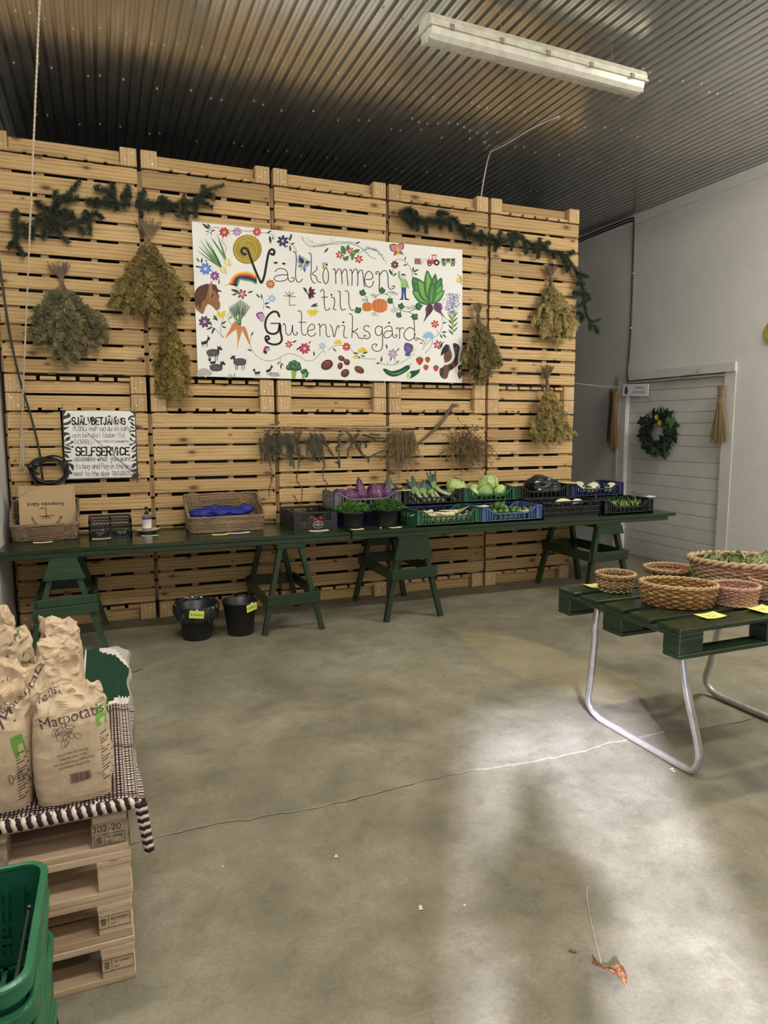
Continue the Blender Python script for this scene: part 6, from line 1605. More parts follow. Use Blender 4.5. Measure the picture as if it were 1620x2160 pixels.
# sun and rainbow behind the first letter
p = PT(); p.ell((.42, .30, .045), 328, 232, 83, 84)
for k in range(9):
    r = 78-k*8; a0 = k*1.3; p.line((.62, .48, .10) if k % 2 else (.33, .23, .03), 4, [(328+r*cos(a0+q), 232+r*sin(a0+q)) for q in np.linspace(0, 4.2, 12)])
p.end('painted_sun', sign)
p = PT()
for k, c in enumerate(((.85, .72, .08), (.80, .30, .05), (.62, .06, .05), (.03, .03, .10), (.03, .03, .12), (.12, .38, .18))):
    i = k*9; p.line(c, 10, [(226+i, 430+k*2), (243+i*.9, 395+i*.2), (275+i*.5, 370+i*.75), (318, 362+i), (350, 368+i), (378, 388+i*.85)])
p.end('painted_rainbow', sign)
# lettering
p = PT(); TK = 13.5
p.line(K, TK, [(318, 262), (303, 256), (294, 240), (306, 225), (328, 233), (345, 275), (375, 355), (404, 420)]); p.line(K, TK, [(404, 420), (413, 418), (427, 375), (440, 300), (452, 248), (468, 232), (482, 242), (478, 262), (463, 258)])
for e in ((490, 309, 12, 6), (536, 314, 11, 6)): p.ell(K, *e)
w = 4.6
def Ls(*strokes, ww=w):
    for st in strokes: p.line(K, ww, st)
Ls([(486, 358), (505, 343), (540, 345), (556, 365), (560, 395), (568, 412), (582, 417), (596, 405), (590, 393), (579, 397)], [(557, 378), (520, 378), (492, 385), (482, 399), (494, 412), (522, 414), (550, 405), (560, 392)])
Ls([(590, 246), (603, 252), (607, 290), (604, 350), (604, 395), (613, 417), (630, 416), (642, 402)], [(678, 252), (691, 262), (693, 330), (690, 390), (703, 420), (716, 424)], [(725, 328), (722, 350), (697, 372), (718, 385), (728, 412), (748, 422)])
p.line(K, w, [(775+16*cos(q), 384+44*sin(q)) for q in np.linspace(0, 2*pi, 20)])
Ls([(816, 348), (825, 343), (831, 370), (832, 427)], [(832, 372), (845, 346), (860, 350), (866, 385), (869, 427)], [(866, 372), (880, 348), (893, 352), (898, 395), (902, 438)])
Ls([(910, 352), (919, 348), (925, 375), (924, 438)], [(925, 372), (940, 346), (954, 352), (958, 395), (956, 440)], [(957, 375), (970, 352), (984, 358), (990, 405), (996, 447)])
Ls(h8((478, 575), (550, 562), (545, 505), (510, 482), (478, 515), (466, 590), (490, 648), (538, 652), (566, 592))); Ls(h8((605, 510), (588, 510), (598, 487), (625, 500), (628, 600), (624, 678)), h8((628, 530), (665, 482), (705, 482), (722, 545), (725, 635), (745, 680), (788, 668), (790, 642), (765, 650)))
Ls([(747, 475), (752, 462), (764, 470), (766, 530), (772, 572), (786, 580), (798, 566)], [(752, 506), (786, 504)], [(806, 504), (824, 512), (824, 550), (818, 572), (834, 576)], [(845, 470), (857, 478), (858, 550), (868, 577), (886, 572)], [(885, 468), (904, 478), (908, 545), (920, 577), (938, 576)]); p.ell(K, 808, 491, 6, 5)
p.line(K, 12.5, [(511, 614), (498, 590), (472, 589), (443, 616), (430, 659), (441, 699), (470, 714), (503, 702), (514, 658), (518, 704), (525, 745), (510, 768), (476, 774), (441, 760), (432, 735), (444, 726), (453, 740), (441, 748)]); p.line(K, 7, [(464, 654), (515, 654)])
Ls(h7((1065, 1222), (1075, 1200), (1092, 1230), (1095, 1300), (1125, 1335), (1160, 1300), (1172, 1215), (1176, 1300), (1200, 1335), (1230, 1312), (1214, 1296)), h7((1232, 1058), (1262, 1062), (1275, 1110), (1270, 1230), (1280, 1312), (1310, 1335), (1330, 1320)), h7((1243, 1185), (1325, 1187)), h7((1345, 1285), (1415, 1266), (1420, 1225), (1388, 1208), (1352, 1245), (1345, 1310), (1375, 1345), (1418, 1336), (1436, 1310)), h7((1466, 1215), (1482, 1212), (1484, 1345)), h7((1485, 1245), (1520, 1210), (1550, 1230), (1556, 1320), (1575, 1352), (1598, 1345)))
Ls(h8((84, 1072), (106, 1110), (130, 1208), (152, 1125), (168, 1082), (186, 1088), (176, 1110)), h8((213, 1080), (243, 1088), (236, 1165), (240, 1208), (272, 1215)), h8((293, 950), (326, 965), (332, 1060), (324, 1215)), h8((388, 1108), (374, 1132), (332, 1146), (378, 1168), (402, 1214), (448, 1225)), h8((517, 1096), (500, 1080), (462, 1092), (462, 1130), (508, 1154), (526, 1195), (500, 1226), (460, 1215), (464, 1186), (484, 1198)))
Ls(h8((656, 1102), (620, 1086), (587, 1110), (585, 1160), (610, 1190), (648, 1174), (660, 1120)), h8((658, 1095), (662, 1200), (660, 1318), (632, 1358), (580, 1360), (546, 1322), (562, 1286), (600, 1290), (586, 1312)), h8((683, 1112), (720, 1086), (762, 1100), (770, 1150), (782, 1208), (812, 1208), (820, 1182), (800, 1186)), h8((764, 1140), (705, 1143), (677, 1180), (692, 1214), (740, 1208), (770, 1172)), h8((813, 1117), (838, 1105), (850, 1135), (850, 1225)), h8((850, 1135), (868, 1106), (897, 1110)), h8((1014, 1128), (960, 1102), (907, 1150), (905, 1208), (950, 1245), (1003, 1220), (1024, 1172)), h8((972, 978), (1004, 1008), (1014, 1100), (1014, 1200), (1026, 1240), (1046, 1236), (1050, 1218), (1034, 1215)))
for x, y in ((735, 1050), (230, 1044)): a = h8((x, y))[0]; p.ell(K, a[0], a[1], 6.5, 5)
a = h7((880, 0))
for st in (((1135, 835), (1137, 995)), ((1137, 993), (1206, 991)), ((1070, 884), (1206, 896)), ((1090, 845), (1137, 892)), ((1137, 890), (1182, 846))): p.line((.09, .06, .05), 3.5, h7(*st))
p.ell(K, h7((1555, 815))[0][0]+48, 0, 0.01, n=4); p.end('painted_lettering', sign)
# vines and leaves
p = PT()
for st in ([(100, 152), (112, 125), (140, 107), (172, 113), (190, 130)], [(215, 135), (255, 128), (300, 128), (365, 130)], [(405, 138), (440, 140), (470, 150), (492, 165)], [(197, 152), (185, 185), (206, 215), (208, 240), (198, 250)], [(545, 195), (575, 200), (600, 225), (612, 255)], [(635, 160), (662, 200), (705, 218), (760, 212), (840, 190), (900, 196), (960, 215), (1000, 245), (1030, 275), (1064, 288)], [(700, 215), (770, 205), (860, 200), (910, 190), (960, 202)], [(960, 260), (990, 240), (1030, 228), (1070, 240)], [(1160, 298), (1190, 288), (1225, 300), (1255, 335), (1268, 380), (1266, 430)], [(200, 438), (240, 432), (275, 455), (297, 480)], [(437, 545), (440, 520), (455, 512)], [(420, 575), (422, 530), (405, 505)], [(350, 722), (345, 780), (380, 838), (440, 868), (500, 856), (560, 826), (620, 840), (668, 868), (712, 858), (745, 822), (765, 812), (772, 828)], [(788, 806), (830, 780), (870, 780)], [(912, 795), (945, 830), (985, 852), (1060, 858)], [(1070, 875), (1120, 890), (1180, 886), (1235, 860), (1282, 825)], [(1432, 592), (1442, 650), (1420, 712), (1380, 742), (1340, 780), (1325, 805)], [(1408, 690), (1418, 714)], [(1385, 735), (1375, 785), (1340, 825)], [(115, 670), (150, 690), (190, 735)], [(190, 620), (175, 690), (193, 738)], [(125, 350), (140, 378)], [(150, 400), (172, 405)], [(1155, 345), (1160, 388)], [(515, 850), (520, 890)], [(240, 570), (222, 600), (222, 640), (240, 665)], [(1125, 870), (1130, 885)], [(1170, 850), (1168, 888)], [(1310, 740), (1340, 770)], [(1350, 745), (1330, 780)]):
    p.line((.03, .05, .035), 2.2, st)
rg = random.Random(3)
for k in range(90):
    t_ = rg.random(); x = 640+190*t_; y = 165+55*sin(t_*2.6)-30*t_+rg.uniform(-12, 12); p.ell(K, x, y, rg.uniform(.8, 1.8), n=6)
for k in range(110):
    t_ = rg.random(); x = 990+135*t_; y = 230-14*sin(t_*2)+100*t_**2.4+rg.uniform(-10, 10); p.ell(K, x, y, rg.uniform(1, 2.4), n=6)
for L_ in ((112, 118, 72, 85), (118, 112, 100, 84), (108, 128, 90, 132), (120, 130, 146, 122), (118, 132, 125, 150), (440, 140, 467, 126), (455, 155, 462, 200), (470, 158, 478, 180), (572, 180, 580, 142), (575, 185, 560, 165), (575, 205, 600, 195), (570, 210, 575, 245), (560, 210, 540, 222), (790, 225, 765, 252), (945, 200, 972, 188), (55, 305, 38, 280), (66, 312, 72, 280), (62, 335, 30, 328), (100, 305, 88, 290), (168, 405, 166, 432), (285, 478, 235, 460), (272, 485, 240, 492), (330, 480, 362, 470), (400, 508, 378, 485), (412, 515, 408, 485), (425, 545, 455, 535), (430, 555, 462, 568), (160, 640, 135, 605), (150, 632, 128, 625), (180, 660, 208, 640), (182, 670, 210, 680), (125, 668, 115, 640), (130, 675, 95, 690), (140, 680, 125, 715), (150, 688, 130, 680), (350, 725, 362, 700), (355, 812, 328, 800), (225, 630, 240, 612), (512, 870, 500, 890), (520, 880, 535, 895), (518, 888, 522, 915), (710, 840, 706, 812), (585, 765, 610, 750), (675, 770, 692, 755), (635, 790, 605, 805), (815, 795, 835, 815), (960, 825, 930, 822), (985, 825, 1015, 818), (975, 835, 1000, 845), (960, 840, 970, 858), (1085, 880, 1058, 882), (1090, 875, 1095, 840), (1125, 800, 1118, 770), (1180, 810, 1195, 795), (1150, 850, 1140, 870), (1175, 880, 1192, 865), (1225, 295, 1230, 272), (1240, 318, 1215, 325), (1270, 360, 1275, 332), (1272, 362, 1305, 345), (1275, 368, 1300, 378), (1155, 380, 1135, 345), (1160, 385, 1180, 365), (1155, 372, 1148, 360), (1440, 655, 1465, 645), (1435, 705, 1465, 702), (1440, 715, 1462, 735), (1425, 715, 1440, 740), (1318, 745, 1300, 738), (1325, 755, 1335, 745), (1328, 768, 1308, 765), (1440, 762, 1425, 800), (1435, 768, 1450, 760), (690, 560, 728, 540), (700, 558, 732, 552), (668, 470, 648, 448)):
    p.leaf(DG if rg.random() < .7 else (.03, .12, .05), *L_)
p.end('painted_vines', sign)
# flowers
p = PT()
for f in ((197, 135, 30, 8, RED), (270, 132, 27, 8, LIL), (383, 133, 26, 8, RED), (530, 185, 34, 7, NAV), (855, 263, 24, 6, RED), (915, 240, 21, 6, RED), (963, 288, 25, 6, RED), (1168, 320, 24, 8, MAR), (90, 343, 36, 8, BLU, (.8, .8, .8)), (143, 383, 28, 8, PUR), (460, 430, 27, 9, (.45, .16, .05), (.3, .45, .08)), (298, 487, 30, 6, (.33, .06, .16)), (468, 512, 24, 7, LBL, (.6, .7, .8)), (85, 645, 35, 8, (.09, .04, .12)), (565, 773, 22, 6, RED), (655, 797, 33, 8, CRI), (755, 783, 22, 6, LBL), (893, 787, 25, 8, RED), (1157, 827, 29, 7, LIL), (1397, 658, 24, 6, RED), (1413, 775, 27, 6, CRI)):
    PT().flower(*f).end('painted_flower', sign)
for (x, y, r, a0, a1, n, c) in ((700, 580, 36, .2, 2.9, 6, YLW), (180, 600, 32, -.6, 3.6, 6, YLW), (845, 770, 26, 3.3, 6.1, 6, YLW), (985, 818, 32, 3.4, 6.0, 6, YLW), (945, 838, 22, .5, 2.6, 4, YLW), (1360, 735, 38, 3.3, 6.2, 7, LBL), (682, 480, 38, -1.3, 1.5, 5, MAR)):
    for k in range(n):
        q = a0+(a1-a0)*k/(n-1); p.leaf(c, x, y, x+r*cos(q), y+r*sin(q), .45)
    p.end('painted_flower', sign); p = PT()
p.poly(DG, [(648, 448), (655, 470), (700, 510), (680, 500)])
for L_ in ((880, 215, 868, 250), (895, 240, 905, 205), (870, 280, 905, 292), (905, 270, 880, 298), (930, 250, 970, 235), (930, 262, 925, 295), (885, 262, 865, 210), (910, 265, 945, 260)): p.leaf(MG, *L_, .55)
p.end('painted_leaves', sign)
# spring onions
p = PT(); rg = random.Random(9)
for (bx, by, tips) in ((178, 332, ((50, 215), (58, 180), (45, 240), (95, 195), (85, 170), (110, 190), (125, 225), (70, 215))), (203, 290, ((130, 170), (118, 160), (155, 145), (165, 180), (180, 215), (140, 195)))):
    for i, (tx_, ty) in enumerate(tips):
        p.line((.05, .22+.05*(i % 3), .06) if i % 2 else (.03, .13, .05), 12, [(bx, by), ((bx+tx_)/2+6, (by+ty)/2+8), (tx_, ty)], taper=(1, .75, .1))
        p.line((.35, .58, .28), 2.5, [(bx, by), ((bx+tx_)/2+4, (by+ty)/2+6), ((bx+3*tx_)/4, (by+3*ty)/4)], taper=(1, .4))
for x, y in ((190, 348), (215, 306)): p.poly((.78, .72, .28), [(x-14, y-16), (x+12, y-18), (x+20, y+2), (x+12, y+20), (x-6, y+20), (x-19, y+4)]); p.ell((.88, .84, .5), x-2, y, 8, 11); [p.line((.12, .07, .05), 1.2, [(x+14, y+17), (x+18+k, y+30-2*k)]) for k in (0, 5, 10)]
p.end('painted_spring_onions', sign)
# brown horse
p = PT(); HB = (.30, .135, .065)
p.poly(HB, [(30, 478), (60, 440), (112, 430), (124, 412), (131, 432), (150, 440), (156, 470), (170, 500), (166, 520), (175, 545), (168, 572), (150, 580), (135, 562), (108, 545), (92, 560), (76, 600), (45, 580), (34, 560)])
p.poly((.10, .035, .022), [(29, 480), (55, 445), (100, 428), (108, 440), (100, 480), (88, 520), (70, 530), (60, 575), (48, 545), (36, 565), (30, 530)]); p.poly((.10, .035, .022), [(120, 432), (150, 436), (160, 458), (185, 473), (160, 476), (158, 496), (146, 470), (130, 460)]); p.poly((.42, .22, .12), [(112, 470), (122, 425), (128, 440), (124, 475), (112, 510)])
p.ell(K, 129, 496, 6, 8, .3); p.ell((.5, .45, .4), 127, 493, 1.6, 2); p.ell((.14, .06, .04), 160, 555, 3, 2); p.line((.12, .05, .03), 1.6, [(130, 560), (150, 566), (160, 572)]); p.line((.2, .08, .04), 2, [(108, 545), (100, 520), (110, 495)])
for k in range(8): p.line((.18, .07, .04), 2, [(40+k*9, 462-k*4), (46+k*7, 505), (50+k*4, 545-k*5)], taper=(.4, 1, .2))
p.end('painted_brown_horse', sign)
# carrots
p = PT()
for k in range(10):
    x0 = 268+(k % 4)*7; tx_ = 228+k*12.5; ty = 520+abs(k-5)*9; p.line(DG if k % 2 else MG, 4.5, [(x0, 668), ((x0+tx_)/2+rg.uniform(-6, 6), 600), (tx_, ty)], taper=(1, .8, .3))
    for j in range(9):
        f = .45+.55*j/9; cx, cy = x0+(tx_-x0)*f, 668+(ty-668)*f
        for s in (-1, 1): p.line(DG, 1.6, [(cx, cy), (cx+s*13*(1.2-f*.5), cy-11)])
for pts in ([(262, 645), (278, 655), (275, 680), (240, 705), (203, 738), (228, 690), (245, 655)], [(268, 668), (295, 672), (297, 700), (282, 750), (270, 800), (274, 740), (268, 700)], [(298, 672), (315, 675), (330, 710), (344, 778), (318, 730), (298, 690)]):
    p.poly((.62, .25, .09), pts); c = np.mean(pts[:3], axis=0); e = pts[4] if len(pts) > 6 else pts[3]
    for k in range(5): q = .15+.15*k; x = pts[0][0]*(1-q)+e[0]*q; y = pts[0][1]*(1-q)+e[1]*q; p.line((.40, .13, .04), 1.5, [(x-2, y), (x+9*(1-q), y+2)])
p.end('painted_carrots', sign)
# goats, sheep, stones
p = PT(); GY = (.085, .088, .095); BK = (.022, .022, .024)
def sheep(x, y, s, fl=1, body=GY, legs=True, lying=False):
    p.poly(body, [(x-32*s, y-10*s), (x-10*s, y-20*s), (x+22*s, y-18*s), (x+36*s, y-6*s), (x+34*s, y+14*s), (x+10*s, y+22*s), (x-22*s, y+20*s), (x-36*s, y+6*s)])
    for k in range(16): a = rg.uniform(0, 6.3); q = rg.uniform(0, .8); p.line((.16, .165, .175), 1.6, [(x+28*s*q*cos(a), y+14*s*q*sin(a)), (x+28*s*q*cos(a)+5, y+14*s*q*sin(a)+3)])
    hx = x+fl*40*s; hy = y-22*s; p.poly(BK, [(x+fl*24*s, y-14*s), (hx-fl*8*s, hy-10*s), (hx+fl*4*s, hy-10*s), (hx+fl*14*s, hy+4*s), (hx+fl*8*s, hy+9*s), (hx-fl*2*s, hy+6*s), (x+fl*32*s, y+4*s)]); p.leaf(BK, hx-fl*4*s, hy-6*s, hx-fl*18*s, hy-12*s, .5); p.line(BK, 3*s, [(hx, hy-9*s), (hx+fl*6*s, hy-22*s)], taper=(1, .3))
    if legs:
        for dx in (-22, -12, 14, 26): p.line(BK, 5*s, [(x+dx*s, y+16*s), (x+(dx-1)*s, y+48*s)], taper=(1, .7))
    p.line(BK, 4*s, [(x-fl*34*s, y-6*s), (x-fl*42*s, y-14*s)], taper=(1, .3))
for a in ((132, 820, 1.0, 1), (285, 872, 1.0, -1), (150, 905, 1.0, 1, GY, False)): sheep(*a); p.end('painted_sheep', sign); p = PT()
def goat(x, y, s, fl=1, up=0):
    p.poly(BK, [(x-18*s, y-4*s), (x+8*s, y-8*s-up*14*s), (x+20*s, y-12*s-up*26*s), (x+16*s, y+6*s-up*12*s), (x-14*s, y+10*s)]); p.poly(BK, [(x+fl*14*s, y-10*s-up*22*s), (x+fl*20*s, y-28*s-up*22*s), (x+fl*32*s, y-20*s-up*20*s), (x+fl*24*s, y-8*s-up*16*s)])
    for dx in (-14, -7, 8, 15): p.line(BK, 3.4*s, [(x+dx*s, y+4*s), (x+(dx+3)*s, y+26*s)], taper=(1, .6))
    p.line(BK, 2.4*s, [(x+fl*22*s, y-26*s-up*22*s), (x+fl*16*s, y-36*s-up*22*s)]); p.line(BK, 3*s, [(x-16*s, y-2*s), (x-24*s, y-14*s)], taper=(1, .4))
for a in ((85, 765, 1.0, 1, .35), (132, 876, .8, -1), (385, 935, .8, -1), (450, 925, .75, 1, .7)): goat(*a); p.end('painted_goat', sign); p = PT()
for (x, y, a, b) in ((80, 930, 34, 22), (105, 938, 22, 15), (58, 945, 18, 14), (478, 945, 30, 13), (495, 950, 16, 8)):
    p.ell((.50, .51, .51), x, y, a, b)
    for k in range(7): c_ = (x+rg.uniform(-.6, .6)*a, y+rg.uniform(-.6, .6)*b); p.line((.32, .33, .33), 1.6, [c_, (c_[0]+8, c_[1]-4), (c_[0]+14, c_[1]+2)])
for k in range(12): x = 222+k*3.6; p.line(LG, 2, [(x, 958), (x+rg.uniform(-8, 8), 938+rg.uniform(-6, 8))], taper=(1, .3))
for k in range(3): p.line(MG, 2.5, [(495, 955), (498+k*5, 930-k*3)], taper=(1, .3))
p.end('painted_stones', sign)
# butterflies, bee, ladybird
p = PT()
for a, b in (((650, 318), (620, 268)), ((650, 315), (690, 300))): p.leaf((.36, .52, .80), *a, *b, .9); p.leaf((.09, .03, .05), a[0]+(b[0]-a[0])*.1, a[1]+(b[1]-a[1])*.1, a[0]+(b[0]-a[0])*.8, a[1]+(b[1]-a[1])*.8, .7)
for a, b in (((648, 322), (615, 330)), ((652, 322), (655, 358)), ((648, 318), (680, 325))): p.leaf((.2, .32, .62), *a, *b, .6)
p.line(YLW, 8, [(632, 352), (652, 312), (662, 285)], taper=(.8, 1, .3)); p.line(YLW, 2, [(655, 300), (675, 278)]); p.line(NAV, 5, [(625, 265), (628, 285)]); p.line(NAV, 5, [(653, 345), (655, 360)]); p.end('painted_butterfly', sign); p = PT()
for a, b in (((1183, 235), (1138, 208)), ((1187, 232), (1218, 200))): p.leaf((.10, .13, .06), *a, *b, .95); p.leaf((.70, .22, .32), a[0], a[1], a[0]+(b[0]-a[0])*.86, a[1]+(b[1]-a[1])*.86, .8)
for a, b in (((1183, 240), (1163, 268)), ((1188, 240), (1215, 262))): p.leaf((.60, .07, .08), *a, *b, .6); p.leaf((.18, .26, .12), a[0], a[1]+4, b[0]+4, b[1]+2, .3)
p.line(YLW, 8, [(1182, 208), (1186, 238), (1188, 275)], taper=(.4, 1, .6)); p.line(YLW, 2, [(1182, 210), (1172, 200)]); p.end('painted_butterfly', sign); p = PT()
p.leaf((.28, .06, .20), 425, 618, 378, 600, .9); p.leaf((.62, .30, .62), 428, 620, 386, 604, .7); p.leaf((.36, .40, .75), 425, 625, 398, 640, .9); p.line(YLW, 4, [(412, 650), (428, 625), (432, 590)], taper=(.5, 1, .3)); p.end('painted_butterfly', sign); p = PT()
p.leaf((.10, .07, .22), 1262, 818, 1228, 765, .9); p.leaf((.16, .13, .42), 1258, 815, 1232, 782, .7); p.leaf((.06, .10, .34), 1258, 820, 1226, 835, .9); p.line(YLW, 6, [(1255, 832), (1272, 812), (1292, 800)], taper=(.4, 1, .4)); p.line(YLW, 2, [(1280, 805), (1275, 790)]); p.end('painted_butterfly', sign); p = PT()
p.ell(YLW, 768, 332, 15, 9, -.5)
for k in range(3): p.line(K, 3, [(760+k*8, 325-k*3), (766+k*8, 341-k*3)])
p.ell(K, 780, 320, 7); p.leaf(LBL, 766, 325, 756, 305, .7); p.leaf(LBL, 772, 324, 768, 304, .6); p.line(K, 1.4, [(782, 314), (788, 304)]); p.line(K, 1.4, [(778, 314), (776, 304)])
p.end('painted_bee', sign); p = PT(); p.ell(K, 430, 815, 14, 9, .9); p.leaf(RED, 422, 805, 456, 788, .8); p.leaf(LBL, 432, 806, 462, 802, .6)
for k in range(4): p.line(K, 1.5, [(425+k*4, 815+k*3), (412+k*6, 822+k*4)])
p.end('painted_ladybird', sign)
# broccoli, potatoes, cucumber, strawberries
p = PT()
p.poly((.25, .48, .12), [(580, 915), (605, 915), (608, 940), (600, 966), (584, 966), (580, 940)]); p.poly((.25, .48, .12), [(642, 935), (662, 938), (655, 965), (640, 966)])
for x, y, r in ((565, 905, 17), (578, 885, 16), (595, 880, 18), (615, 890, 17), (622, 908, 15), (590, 905, 18), (605, 912, 15), (645, 928, 13), (658, 925, 13), (668, 938, 11), (650, 942, 12), (664, 952, 10)):
    p.ell((.02, .08, .03), x, y, r); p.ell((.06, .20, .08), x-2, y-2, r*.6); p.line((.5, .7, .5), 1.6, [(x-r*.5, y-r*.3), (x-r*.1, y-r*.6), (x+r*.3, y-r*.5)])
p.end('painted_broccoli', sign); p = PT()
for x, y, a, b, q in ((782, 890, 36, 28, -.5), (864, 853, 20, 15, .5), (895, 874, 19, 17, .8), (857, 896, 15, 20, .2), (885, 937, 26, 22, -.7), (966, 918, 30, 19, .5)):
    p.ell((.10, .028, .02), x, y, a, b, q); p.ell((.165, .06, .042), x-2, y-3, a*.75, b*.62, q); p.line((.45, .26, .20), 2.4, [(x-a*.5, y-b*.35), (x-a*.1, y-b*.55), (x+a*.3, y-b*.45)], taper=(.3, 1, .3)); p.end('painted_potato', sign); p = PT()
p.poly((.015, .065, .03), [(1101, 916), (1115, 912), (1150, 925), (1195, 915), (1235, 893), (1252, 897), (1250, 915), (1215, 940), (1165, 957), (1125, 945)]); p.line((.10, .42, .24), 7, [(1125, 928), (1165, 942), (1210, 928), (1238, 910)], taper=(.2, 1, .2)); p.line((.015, .05, .025), 2.5, [(1248, 897), (1262, 882)])
p.poly((.015, .055, .028), [(1240, 940), (1262, 925), (1295, 920), (1310, 912), (1305, 935), (1270, 962), (1248, 965)]); p.ell((.42, .75, .28), 1247, 950, 14, 18, .25); p.ell((.62, .85, .48), 1247, 950, 9, 13, .25)
for k in range(5): q = k*1.26; p.line((.2, .5, .2), 1.6, [(1247, 950), (1247+8*cos(q), 950+12*sin(q))])
p.end('painted_cucumber', sign); p = PT()
for x, y, r in ((1310, 868, 24), (1355, 862, 17), (1345, 906, 17), (1403, 910, 18)):
    p.poly((.52, .03, .03), [(x-r*.85, y-r*.6), (x, y-r*.75), (x+r*.85, y-r*.6), (x+r*.7, y+r*.3), (x, y+r), (x-r*.7, y+r*.3)])
    for k in range(8): p.ell((.72, .45, .15), x+rg.uniform(-.5, .5)*r, y+rg.uniform(-.4, .5)*r, 1.3, n=6)
    for k in range(5): p.leaf((.05, .20, .05), x, y-r*.55, x+r*.7*cos(pi+.78*k), y-r*.6+r*.45*sin(pi+.78*k)-2, .5)
    p.end('painted_strawberry', sign); p = PT()
# pumpkins with their vine
p = PT()
for st in ([(1052, 512), (1065, 495), (1090, 486), (1118, 488), (1142, 505), (1158, 535), (1166, 565), (1200, 578), (1245, 588), (1290, 570)], [(1010, 530), (1010, 508), (990, 490), (975, 475)], [(950, 575), (975, 572)], [(1245, 588), (1268, 600), (1278, 615)], [(1205, 578), (1195, 600)], [(1118, 488), (1130, 478), (1150, 474), (1170, 480), (1185, 490)], [(1200, 578), (1205, 555)]): p.line((.03, .10, .05), 3, st)
def curl(x, y, r, n=2.2, d=1): p.line((.05, .12, .07), 1.8, [(x+d*k*1.1+r*cos(q), y+k*.7+r*.8*sin(q)) for k, q in enumerate(np.linspace(0, 2*pi*n, 22))])
for c in ((985, 515, 9), (1035, 488, 8), (1145, 475, 9), (1150, 575, 10), (1040, 595, 10), (1265, 555, 11), (1235, 560, 8)): curl(*c)
for x, y, n, rr in ((1012, 560, 5, 28), (1082, 553, 7, 42)):
    for k in range(n):
        f = (k-(n-1)/2)/((n-1)/2); p.ell((.66, .19, .055) if k % 2 else (.74, .25, .08), x+f*rr*.72, y, rr*.34, rr*(.98-.22*f*f))
    for k in range(n): f = (k-(n-1)/2)/((n-1)/2); p.line((.45, .11, .03), 1.6, [(x+f*rr*.55, y-rr*.85), (x+f*rr*.85, y), (x+f*rr*.55, y+rr*.85)])
for x, y, r, q in ((985, 478, 22, .3), (1095, 465, 21, 0), (958, 578, 22, -.6), (1142, 525, 20, .9), (1205, 555, 21, .2), (1192, 605, 19, .6), (1283, 615, 22, .7), (1305, 557, 24, 1.4)):
    pr = [(0, -1), (.55, -.35), (1, -.1), (.75, .55), (0, .95), (-.75, .5), (-.95, -.2), (-.5, -.4)]; c, s = cos(q), sin(q)
    p.poly((.02, .085, .035), [(x+r*(a*c-b*s), y+r*(a*s+b*c)) for a, b in pr], False); p.poly((.05, .19, .07), [(x+r*.65*(a*c-b*s), y+r*.65*(a*s+b*c)) for a, b in pr], False); p.line((.02, .07, .03), 1.4, [(x-r*.7*-s, y-r*.7*c), (x+r*.7*-s, y+r*.7*c)])
p.end('painted_pumpkins', sign)
# farmer in a striped jumper, tractor with trailer
p = PT()
p.line((.22, .50, .13), 13, [(1208, 412), (1192, 385), (1194, 355)], taper=(1, .9, .7)); p.line((.22, .50, .13), 12, [(1232, 412), (1240, 435), (1246, 455)], taper=(1, .9, .7)); p.poly((.22, .52, .13), [(1203, 402), (1232, 402), (1236, 430), (1234, 453), (1205, 453), (1203, 425)])
for k in range(6): p.line((.62, .72, .42), 2, [(1204, 409+k*7), (1234, 410+k*7)])
p.poly((.025, .07, .30), [(1206, 450), (1233, 450), (1232, 485), (1234, 515), (1224, 516), (1219, 472), (1216, 516), (1204, 515), (1207, 480)], False); p.poly(K, [(1190, 520), (1206, 511), (1216, 514), (1216, 520)], False); p.poly(K, [(1224, 513), (1236, 511), (1252, 518), (1250, 522), (1224, 519)], False)
p.ell((.80, .72, .62), 1217, 390, 9, 12); p.poly((.75, .75, .78), [(1206, 380), (1209, 400), (1217, 406), (1226, 400), (1228, 380), (1224, 395), (1210, 395)]); p.poly((.05, .10, .34), [(1204, 383), (1206, 374), (1217, 370), (1228, 375), (1231, 384), (1218, 380)]); p.ell((.05, .08, .25), 1214, 389, 1.3); p.ell((.05, .08, .25), 1221, 389, 1.3)
p.end('painted_farmer', sign)
p = PT()
p.poly((.22, .07, .06), [(1281, 283), (1316, 285), (1316, 318), (1281, 316)], False)
for k in range(5): p.line((.5, .3, .26), 2, [(1283, 288+k*6), (1315, 290+k*6)])
p.line((.45, .45, .47), 3.5, [(1312, 320), (1330, 288), (1348, 290)], False); p.line((.45, .45, .47), 3, [(1316, 318), (1338, 300)], False)
p.poly((.60, .05, .05), [(1349, 296), (1360, 290), (1378, 290), (1380, 264), (1402, 263), (1410, 300), (1400, 316), (1352, 314)], False); p.poly((.75, .75, .72), [(1383, 269), (1400, 268), (1404, 290), (1383, 290)], False); p.line((.35, .03, .03), 3, [(1376, 265), (1408, 264)], False); p.line(K, 2.5, [(1362, 292), (1362, 275)], False)
p.line((.20, .48, .14), 6, [(1432, 308), (1515, 308)], False)
for k in range(3): p.poly((.16, .06, .04), [(1434+k*27, 284), (1457+k*27, 284), (1457+k*27, 303), (1434+k*27, 303)], False)
for x, y, r in ((1366, 317, 12), (1406, 308, 17), (1448, 317, 10), (1499, 318, 11)): p.ell(K, x, y, r); p.ell((.72, .72, .68), x, y, r*.42)
p.line(K, 1.6, [(1418, 306), (1432, 307)], False)
p.end('painted_tractor', sign)
